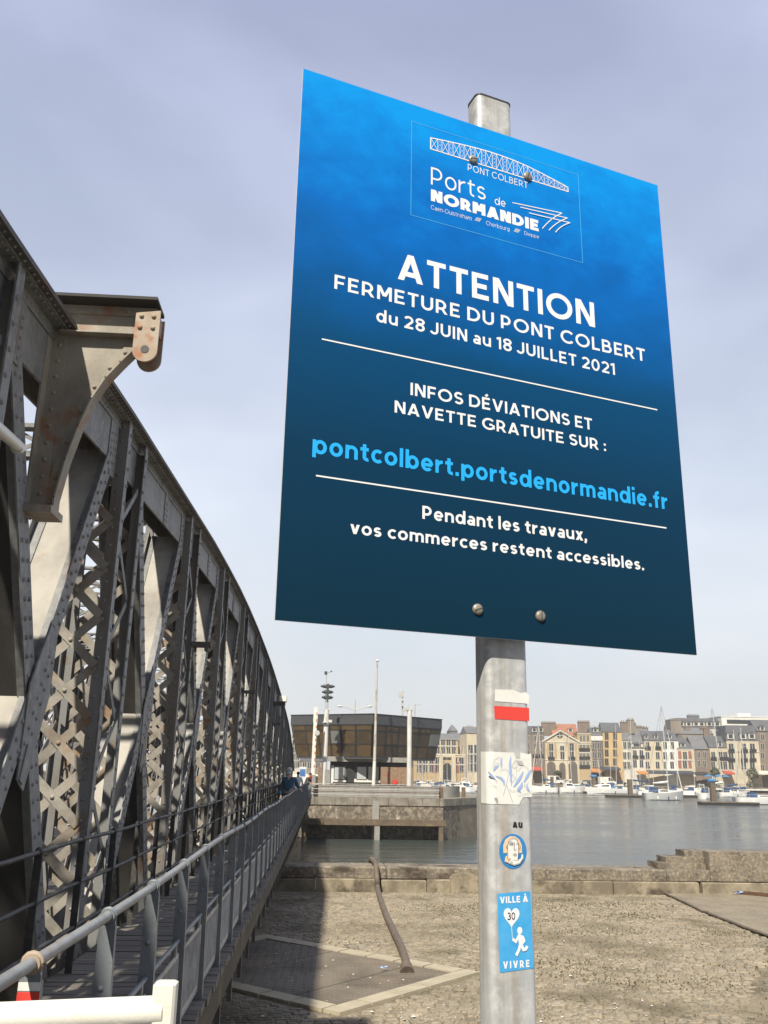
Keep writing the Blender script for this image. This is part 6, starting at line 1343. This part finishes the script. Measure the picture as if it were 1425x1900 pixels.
for px, py, r_, lb in ((1327, 1433, 1.5, 'dark clipped bush in front of the plain cream house'), (1396, 1436, 1.9, 'dark bush at the foot of the grand cream house'), (1035, 1437, 1.3, 'dark round bush before the pediment hall')):
    YB = shore(px) + 5; p = at(px, py, YB); tr = thing('bush', (p.x, YB, TG), lb, 'bush', 'bushes on the far quay'); b = MB(); rn = random.Random(px)
    for i in range(420):
        v = Vector((rn.gauss(0, 1), rn.gauss(0, 1), rn.gauss(0, 1))).normalized() * r_ * rn.uniform(.55, 1.08); c = Vector((p.x, YB, p.z)) + v; a = Vector((rn.uniform(-1, 1), rn.uniform(-1, 1), rn.uniform(-1, 1))) * .28; d = a.orthogonal().normalized() * .2
        b.add([c - a, c + d, c + a, c - d], [(0, 1, 2, 3)])
    b.build('crown', M['leaf'], tr); b = MB(); b.tube([(p.x, YB, TG), (p.x, YB, p.z)], [.12, .06], 6); b.build('trunk', M['timber'], tr)
# quayside lamps on the far side
for px, py in ((1199, 1370), (1166, 1368)):
    YB = shore(px) + 1; p = at(px, py, YB); r_ = thing('street_lamp', (p.x, YB, TG), 'slim pale lamp post in front of the %s' % ('low cream house' if px > 1180 else 'narrow pale grey house'), 'street lamp', 'lamp posts on the far quay'); b = MB(); b.tube([(p.x, YB, TG), (p.x, YB, p.z)], .07, 6); b.build('pole', M['metal'], r_); b = MB(); b.ball((p.x + .3, YB, p.z), .3, 8, 5, (1.4, .8, .5)); b.build('lamp_head', M['metal'], r_)
# far quay edge with its rail and the floating pontoons
dq_ = (SB - SA); dq_.z = 0; dq_.normalize(); nq_ = Vector((dq_.y, -dq_.x, 0))
def qstrip(b, pa, pb, o0, o1, z0, z1):
    A_ = at(pa, 1460, shore(pa)); B_ = at(pb, 1460, shore(pb)); b.prism([(A_.x + nq_.x * o0, A_.y + nq_.y * o0, z0), (A_.x + nq_.x * o1, A_.y + nq_.y * o1, z0), (B_.x + nq_.x * o1, B_.y + nq_.y * o1, z0), (B_.x + nq_.x * o0, B_.y + nq_.y * o0, z0)], (0, 0, z1 - z0))
fw_ = thing('far_quay_wall', (SA.x + 30, SA.y - 8, WZ), 'dark far quay wall with a pale ledge behind the moored yachts', 'wall')
b = MB(); qstrip(b, 985, 1600, .004, .5, -5.6, -.85); b.build('wall_face', M['stone'], fw_)
b = MB(); qstrip(b, 1268, 1600, .504, 1.3, -1.75, -1.3); b.build('ledge', M['white_wall'], fw_)
b = MB(); qstrip(b, 1268, 1600, -.3, -.2, .05, .15); qstrip(b, 1268, 1600, -.28, -.22, -.4, -.32)
A_ = at(1268, 1460, shore(1268))
for k in range(56): q = A_ + dq_ * (k * 1.6) - nq_ * .25; b.box((q.x - .05, q.y - .05, -.89), (q.x + .05, q.y + .05, .16))
tag(b.build('guard_rail', M['dark_metal']), 'dark guard rail along the terrace behind the right hand yachts', 'railing')
def pontoon(x0, x1, Y, lb, yb=None):
    a = at(x0, 1480, Y); c = at(x1, 1480, Y); pn = thing('pontoon', ((a.x + c.x) / 2, Y, WZ), lb, 'pontoon', 'floating pontoons of the marina'); b = MB(); b.box((a.x, Y, WZ - .3), (c.x, Y + 2.4, WZ + .42)); b.build('float', M['mull'], pn); b = MB(); b.box((a.x - .1, Y - .1, WZ + .423), (c.x + .1, Y + 2.5, WZ + .6)); b.build('deck', M['timber'], pn)
yat = lambda py, px=1200: min(shore(px) - 9, 5.1 / (py - (1421.76 + px * .01706)) * 1637)
pontoon(1128, 1196, yat(1477, 1160), 'dark pontoon between the long white yacht and the large sailing yacht'); pontoon(1267, 1304, yat(1477.5, 1290), 'short dark pontoon behind the bow of the large sailing yacht'); pontoon(1302, 1408, yat(1491, 1350), 'brown wooden pontoon nearest us at far right'); pontoon(1036, 1064, yat(1469, 1050), 'small dark pontoon between the two white boats near the post'); pontoon(1084, 1140, yat(1467, 1110), 'dark pontoon beyond the white motor boat')
for px, pyt, pyb, w, lb in ((1168, 1446, 1474, 1.15, 'brown timber pile at the end of the long white yacht'), (1101, 1443, 1464, .95, 'dark timber pile with a blue sign beyond the motor boat'), (1321, 1452, 1483, 1.15, 'brown timber pile with a blue sign on the nearest pontoon'), (1024, 1441, 1460, .9, 'dark timber pile behind the white boat next to the post')):
    Y = yat(pyb, px); p = at(px, pyt, Y); r_ = thing('mooring_pile', (p.x, Y, WZ), lb, 'pile', 'timber piles of the marina'); b = MB(); b.box((p.x - w / 2, Y - w / 2, WZ - .5), (p.x + w / 2, Y + w / 2, p.z)); b.build('pile', M['timber'], r_)
    if 'blue' in lb: b = MB(); b.tube([(p.x - .9, Y, p.z + .45), (p.x + .9, Y, p.z + .45)], .42, 10); b.build('blue_sign', M['aw_blue'], r_)

# ---- boats
M['hull'] = mat('white_gelcoat', (.78, .78, .76), .3); M['hull_grey'] = mat('grey_hull', (.50, .52, .52), .35); M['deckm'] = mat('cream_deck', (.62, .58, .50), .6); M['boatglass'] = mat('boat_glass', (.03, .035, .04), .15); M['alu'] = mat('mast_aluminium', (.58, .58, .57), .35, .3); M['sailcover'] = mat('navy_sail_cover', (.03, .07, .16), .8); M['sail'] = mat('furled_sail', (.66, .65, .62), .8); M['antifoul'] = mat('dark_waterline', (.05, .06, .08), .6)
def boat(px0, px1, pyw, lb, fb=1.1, ang=0.0, hull='hull', cabin=(.30, .72, .75), bow_right=True, mast=None, cover=None, kind='yacht', fore=True, stern_up=.0):
    pc_ = (px0 + px1) / 2; Y = yat(pyw, pc_); a = at(px0, pyw, Y); c = at(px1, pyw, Y); cx = (a.x + c.x) / 2; L = (c.x - a.x) / max(.4, math.cos(ang)); B_ = L * .145 + .55; s = 1 if bow_right else -1
    r_ = thing('yacht' if kind == 'yacht' else 'motor_boat', (cx, Y, WZ), lb, 'boat', 'boats moored in the marina')
    ca, sa = math.cos(ang), math.sin(ang)
    def T(u, v, w): u *= s; return (cx + u * ca - v * sa, Y + u * sa + v * ca, WZ + w)
    n = 12; st = [i / n for i in range(n + 1)]
    hb_ = lambda t: B_ * (.78 + .22 * math.sin(min(1, t / .45) * math.pi / 2)) * (1 - max(0, (t - .45) / .55) ** 2.2)
    sh = lambda t: fb * (.86 + .34 * t ** 2)
    b = MB(); vs = []; b.smooth = True
    for t in st:
        h_ = max(.03, hb_(t)); z_ = sh(t); rk = .06 * L * (t ** 3)
        u = (t - .5) * (L * .94); vs += [T(u + rk * 0, -h_ * .80, -.35), T(u + rk * .6, -h_ * .95, z_ * .45), T(u + rk, -h_, z_), T(u + rk, h_, z_), T(u + rk * .6, h_ * .95, z_ * .45), T(u, h_ * .80, -.35)]
    fs = []
    for i in range(n):
        for k in (0, 1, 3, 4): fs.append((i * 6 + k, (i + 1) * 6 + k, (i + 1) * 6 + k + 1, i * 6 + k + 1))
    fs.append((0, 1, 2, 3, 4, 5)); b.add(vs, fs); b.smooth = False; b.build('hull', M[hull], r_)
    b = MB(); b.add([vs[i * 6 + 2] for i in range(n + 1)] + [vs[i * 6 + 3] for i in range(n + 1)], [(i, i + 1, n + 2 + i, n + 1 + i) for i in range(n)]); 
    b.build('deck', M['deckm'], r_)
    b = MB()
    for i in range(n):
        t0, t1 = st[i], st[i + 1]
        for sd in (-1, 1): b.tube([T((t0 - .5) * L * .94, sd * max(.03, hb_(t0)) * .88, .12), T((t1 - .5) * L * .94, sd * max(.03, hb_(t1)) * .88, .12)], .06, 4, False)
    b.build('waterline', M['antifoul'], r_)
    if cabin:
        t0, t1, hh = cabin; u0, u1 = (t0 - .5) * L * .94, (t1 - .5) * L * .94; w0, w1 = hb_(t0) * .68, hb_(t1) * .55; z0 = sh((t0 + t1) / 2) - .03; k = .5 * hh
        lo = [T(u0, -w0, z0), T(u1, -w1, z0), T(u1, w1, z0), T(u0, w0, z0)]; hi = [T(u0 + k * .2, -w0 * .86, z0 + hh), T(u1 - k * 1.4, -w1 * .82, z0 + hh * .9), T(u1 - k * 1.4, w1 * .82, z0 + hh * .9), T(u0 + k * .2, w0 * .86, z0 + hh)]
        b = MB(); b.frame8(lo, hi); cb_ = b.build('cabin', M['hull'], r_)
        f_ = lambda p, q, t: tuple(p[i] + (q[i] - p[i]) * t for i in range(3)); e = .03
        qa, qb, qc, qd = lo[0], lo[1], hi[1], hi[0]; g = lambda u, v: f_(f_(qa, qb, u), f_(qd, qc, u), v)
        b = MB(); pts = [g(.12, .35), g(.86, .35), g(.82, .78), g(.12, .80)]; pts2 = [(p[0] + sa * e, p[1] - ca * e, p[2]) for p in pts]; b.prism(pts2, (0, .02, 0)); b.build('cabin_window', M['boatglass'], cb_)
        if kind != 'yacht':
            b = MB(); b.box((cx + (u0 - .1) * s if s > 0 else cx - u0 - 1.5, Y - w0 * .6, WZ + z0 + hh + .9), (cx + (u0 + 1.6) * s if s > 0 else cx - u0 + .1, Y + w0 * .6, WZ + z0 + hh + 1.0)); 
            for uu in (.1, 1.4): b.box((cx + (u0 + uu) * s - .05, Y - .5, WZ + z0 + hh), (cx + (u0 + uu) * s + .05, Y - .4, WZ + z0 + hh + .9))
            b.build('arch', M['hull'], cb_)
    b = MB()                                             # guard wires and stanchions
    for i in range(0, n, 2):
        for sd in (-1,): u = (st[i] - .5) * L * .94; b.tube([T(u, sd * hb_(st[i]) * .95, sh(st[i])), T(u, sd * hb_(st[i]) * .95, sh(st[i]) + .6)], .03, 4)
    b.build('stanchions', M['alu'], r_)
    b = MB()
    for i in range(n - 1): b.tube([T((st[i] - .5) * L * .94, -hb_(st[i]) * .95, sh(st[i]) + .6), T((st[i + 1] - .5) * L * .94, -max(.05, hb_(st[i + 1])) * .95, sh(st[i + 1]) + .6)], .025, 4, False)
    b.build('guard_wire', M['alu'], r_)
    for t_ in (.22, .5, .74):
        b = MB(); b.tube([T((t_ - .5) * L * .94, -hb_(t_) - .16, .15), T((t_ - .5) * L * .94, -hb_(t_) - .16, .35), T((t_ - .5) * L * .94, -hb_(t_) - .16, .75), T((t_ - .5) * L * .94, -hb_(t_) - .14, .9)], [.06, .15, .15, .05], 6); b.build('boat_fender', M['sailcover'] if t_ == .5 else M['hull'], r_)
    if kind == 'yacht' and cabin:
        uu = (cabin[0] - .5) * L * .94; zz = sh(cabin[0]) + cabin[2] * .9; b = MB(); q = lambda u, v, w: T(u, v, w); wv = B_ * .55
        b.frame8([q(uu - 1.3, -wv, zz - .5), q(uu + .5, -wv * .9, zz - .3), q(uu + .5, wv * .9, zz - .3), q(uu - 1.3, wv, zz - .5)], [q(uu - 1.0, -wv * .8, zz + .6), q(uu - .1, -wv * .7, zz + .55), q(uu - .1, wv * .7, zz + .55), q(uu - 1.0, wv * .8, zz + .6)]); b.build('sprayhood', M['sailcover'], r_)
        b = MB(); us = -.44 * L; zs = sh(.06)
        for sd in (-1, 1): b.tube([T(us, sd * B_ * .6, zs), T(us - .1, sd * B_ * .6, zs + 1.9)], .05, 6)
        b.tube([T(us - .1, -B_ * .6, zs + 1.9), T(us - .1, B_ * .6, zs + 1.9)], .06, 6); b.ball(T(us - .1, B_ * .3, zs + 2.15), .22, 8, 5, (1, 1, .6)); b.build('stern_arch', M['alu'], r_)
    if mast:
        (mx, mt), (mbx, mb_) = mast; p1 = at(mx, mt, Y); p0 = at(mbx, mb_, Y); p0 = Vector((p0.x, Y, WZ + fb)); p1.y = Y
        b = MB(); b.tube([p0, p0.lerp(p1, .6), p1], [.14, .13, .09], 8); ms = b.build('mast', M['alu'], r_)
        b = MB()
        for f_ in (.42, .72): q = p0.lerp(p1, f_); b.bar(q + Vector((-.9, 0, 0)), q + Vector((.9, 0, 0)), .07, .05, (0, 0, 1))
        b.build('spreader', M['alu'], ms)
        b = MB()
        for sd in (-1, 1): b.tube([p1, p0.lerp(p1, .72) + Vector((.9 * sd, 0, 0)), p0.lerp(p1, .42) + Vector((.9 * sd, 0, 0)), Vector(T(0, sd * B_ * .9, fb))], .025, 4)
        st_ = Vector(T(-.47 * L, 0, fb)); bw = Vector(T(.5 * L, 0, fb * 1.25)); b.tube([p1, st_], .025, 4); b.build('rigging', M['mull'], ms)
        if fore: b = MB(); b.tube([p0.lerp(p1, .96), bw], [.05, .13], 6); b.build('furled_jib', M[fore] if isinstance(fore, str) else M['sail'], ms)
        q = p0.lerp(p1, .10); q2 = q + Vector((-s * L * .36, 0, -.05)); b = MB(); b.tube([q + Vector((0, 0, .3)), q.lerp(q2, .5) + Vector((0, 0, .15)), q2], [.28, .24, .12], 8); b.build('sail_cover', M[cover or 'sailcover'], r_)
    return r_
boat(986, 1035, 1469, 'white yacht with navy sail cover, moored next to the sign post', 1.9, 0, 'hull', (.3, .6, .8), False, ((999, 1343), (1007, 1440)), 'sailcover')
boat(1036, 1086, 1469, 'white motor yacht with tall cabin windows and a slender mast', 1.9, .12, 'hull', (.2, .62, 1.35), True, ((1054.5, 1357), (1061, 1452)), 'sail', 'motor', False)
boat(1087, 1183, 1466, 'long white sailing yacht with a deck house behind the timber pile', 1.7, .05, 'hull', (.56, .80, 1.2), False, ((1169.5, 1333), (1173, 1440)), 'sailcover', fore=False)
boat(1193, 1270, 1482, 'large white sailing yacht with grey hull and furled foresail', 1.85, .18, 'hull_grey', (.30, .66, .75), True, ((1227, 1309), (1240, 1460)), 'sail')
boat(1295, 1332, 1480, 'white yacht seen from its rounded stern with a bare white boom', 1.7, .7, 'hull', (.4, .7, .6), True, ((1321, 1312), (1341, 1455)), 'sail', fore=False)
boat(1332, 1392, 1477, 'low white yacht with a tall dark mast behind the nearest pontoon', 1.5, .1, 'hull', (.3, .65, .8), True, ((1361, 1354), (1368, 1455)), 'sailcover', fore=False)
boat(1362, 1470, 1490, 'long cream decked racing yacht with blue sail cover at far right', 1.6, .05, 'hull', (.35, .6, .45), True, ((1374, 1350), (1383, 1462)), 'sailcover', fore=False)
boat(1120, 1150, 1462, 'small white yacht moored beyond the dark pile', 1.1, .3, 'hull', (.3, .6, .7), True, ((1108, 1390), (1114, 1445)), 'sail', fore=False)
boat(1290, 1318, 1470, 'white motor cruiser moored below the blue parasols', 1.3, .2, 'hull', (.25, .7, 1.1), True, None, None, 'motor')
# the marina seen left of the post
boat(786, 812, 1464, 'white motor boat with dark cabin windows nearest the brick wall', 1.1, .1, 'hull', (.2, .6, 1.2), True, ((783, 1388), (784, 1450)), 'sail', 'motor', False)
boat(816, 853, 1466, 'sleek white motor cruiser in the middle of the left marina', 1.15, .08, 'hull', (.2, .6, 1.3), True, None, None, 'motor')
boat(852, 884, 1465, 'boxy cream houseboat beside the left marina pontoon', 1.0, .0, 'deckm', (.1, .85, 2.0), True, None, None, 'motor')
boat(770, 800, 1456, 'white yacht with a tall mast at the left end of the marina', 1.2, .2, 'hull', (.3, .6, .6), True, ((776, 1380), (778, 1446)), 'sailcover', fore=False)
boat(803, 832, 1457, 'white yacht with blue cover in the second row of the left marina', 1.2, .15, 'hull', (.3, .6, .7), True, ((819, 1392), (820, 1446)), 'sailcover', fore=False)
boat(836, 864, 1457, 'white yacht with pale cover in the second row near the houseboat', 1.2, .2, 'hull', (.3, .6, .7), True, ((860, 1380), (862, 1446)), 'sail', fore=False)
boat(862, 888, 1458, 'white yacht half hidden behind the sign post', 1.2, .1, 'hull', (.3, .6, .7), True, ((871, 1391), (872, 1446)), 'sail', fore=False)
for i, (px, top) in enumerate(((1075, 1392), (1096, 1388), (1133, 1396), (1143, 1344), (1156, 1383), (1187, 1372), (1212, 1395), (1256, 1390), (1288, 1398))):
    Y = shore(px) - 4; p0 = at(px, 1450, Y); p1 = at(px - 1.0, top, Y); L = 8.5; b = MB()
    wh = ('right of the pediment hall', 'under the striped narrow house', 'under the left half of the ochre house', 'with the tallest mast of its row, before the ochre house', 'under the narrow pale grey house', 'under the low cream house', 'under the warm cream house', 'under the greyish white house', 'under the side wing of the red panelled house')[i]
    r_ = thing('yacht', (p0.x, Y, WZ), 'second row yacht ' + wh, 'boat', 'boats moored in the marina')
    b.prism([(p0.x - L / 2, Y - 1.2, WZ - .2), (p0.x + L * .3, Y - 1.2, WZ - .2), (p0.x + L / 2, Y, WZ - .2), (p0.x + L * .3, Y + 1.2, WZ - .2), (p0.x - L / 2, Y + 1.2, WZ - .2)], (0, 0, 1.5)); b.build('hull', M['hull'], r_)
    b = MB(); b.frame8([(p0.x - L * .2, Y - .8, WZ + 1.305), (p0.x + L * .2, Y - .7, WZ + 1.305), (p0.x + L * .2, Y + .7, WZ + 1.305), (p0.x - L * .2, Y + .8, WZ + 1.305)], [(p0.x - L * .18, Y - .7, WZ + 2.0), (p0.x + L * .12, Y - .5, WZ + 1.9), (p0.x + L * .12, Y + .5, WZ + 1.9), (p0.x - L * .18, Y + .7, WZ + 2.0)]); b.build('cabin', M['deckm'], r_)
    b = MB(); b.tube([(p0.x, Y, WZ + 1.3), (p1.x, Y, p1.z)], [.10, .06], 6); b.build('mast', M['alu'], r_)
    b = MB(); b.tube([(p0.x, Y, WZ + 2.5), (p0.x - L * .36, Y, WZ + 2.5)], [.24, .13], 6); b.build('sail_cover', M['sailcover'] if i % 2 else M['sail'], r_)
    b = MB(); b.prism([(p0.x - L * .30, Y - .8, WZ + 1.32), (p0.x - L * .16, Y - .8, WZ + 2.3), (p0.x - L * .08, Y - .8, WZ + 2.2), (p0.x - L * .06, Y - .8, WZ + 1.32)], (0, 1.6, 0)); b.build('sprayhood', M['sailcover'] if i % 3 else M['aw_blue'], r_)
rn = random.Random(21)
for i, px in enumerate((790, 797, 806, 830, 838, 846, 853, 866, 879)):
    Y = 286 + i % 3 * 3; top = rn.uniform(1386, 1412); p0 = at(px, 1450, Y); p1 = at(px + rn.uniform(-1, .5), top, Y); L = rn.uniform(7, 10); b = MB()
    lbs = ['rearmost small yacht left of the arched portal, first mast', 'rear small yacht with a thin mast before the second window bay', 'rear small yacht with a short mast left of the portal', 'rear small yacht with its mast in front of the portal arch', 'rear small yacht with its mast right of the portal arch', 'rear small yacht two masts right of the portal', 'rear small yacht with a mast before the tan block corner', 'rear small yacht with a mast before the pale corner building', 'rear small yacht with a mast close to the sign post']
    r_ = thing('yacht', (p0.x, Y, WZ), lbs[i], 'boat', 'boats moored in the marina'); w = 1.2
    b.prism([(p0.x - L / 2, Y - w, WZ - .2), (p0.x + L * .3, Y - w, WZ - .2), (p0.x + L / 2, Y, WZ - .2), (p0.x + L * .3, Y + w, WZ - .2), (p0.x - L / 2, Y + w, WZ - .2)], (0, 0, 1.4)); b.build('hull', M['hull'], r_)
    b = MB(); b.frame8([(p0.x - L * .2, Y - .8, WZ + 1.205), (p0.x + L * .2, Y - .7, WZ + 1.205), (p0.x + L * .2, Y + .7, WZ + 1.205), (p0.x - L * .2, Y + .8, WZ + 1.205)], [(p0.x - L * .18, Y - .7, WZ + 1.9), (p0.x + L * .12, Y - .5, WZ + 1.8), (p0.x + L * .12, Y + .5, WZ + 1.8), (p0.x - L * .18, Y + .7, WZ + 1.9)]); b.build('cabin', M['deckm'], r_)
    b = MB(); b.tube([(p0.x, Y, WZ + 1.2), (p1.x, Y, p1.z)], [.09, .06], 6); b.build('mast', M['alu'], r_)
    b = MB(); b.tube([(p0.x, Y, WZ + 2.3), (p0.x - L * .35, Y, WZ + 2.3)], [.2, .12], 6); b.build('sail_cover', M['sailcover'] if i % 2 else M['sail'], r_)

# ------------------------------------------------------------------ thin sea haze
hm = bpy.data.materials.new('sea_haze'); hm.use_nodes = True; t = hm.node_tree; t.nodes.clear()
o_ = N('ShaderNodeOutputMaterial', t); v_ = N('ShaderNodeVolumePrincipled', t); v_.inputs['Color'].default_value = (.93, .95, .97, 1); v_.inputs['Density'].default_value = .0004; v_.inputs['Anisotropy'].default_value = .2
t.links.new(v_.outputs[0], o_.inputs['Volume'])
b = MB(); b.box((-600, -60, -7), (700, 700, 34)); tag(b.build('haze', hm), kind='stuff')
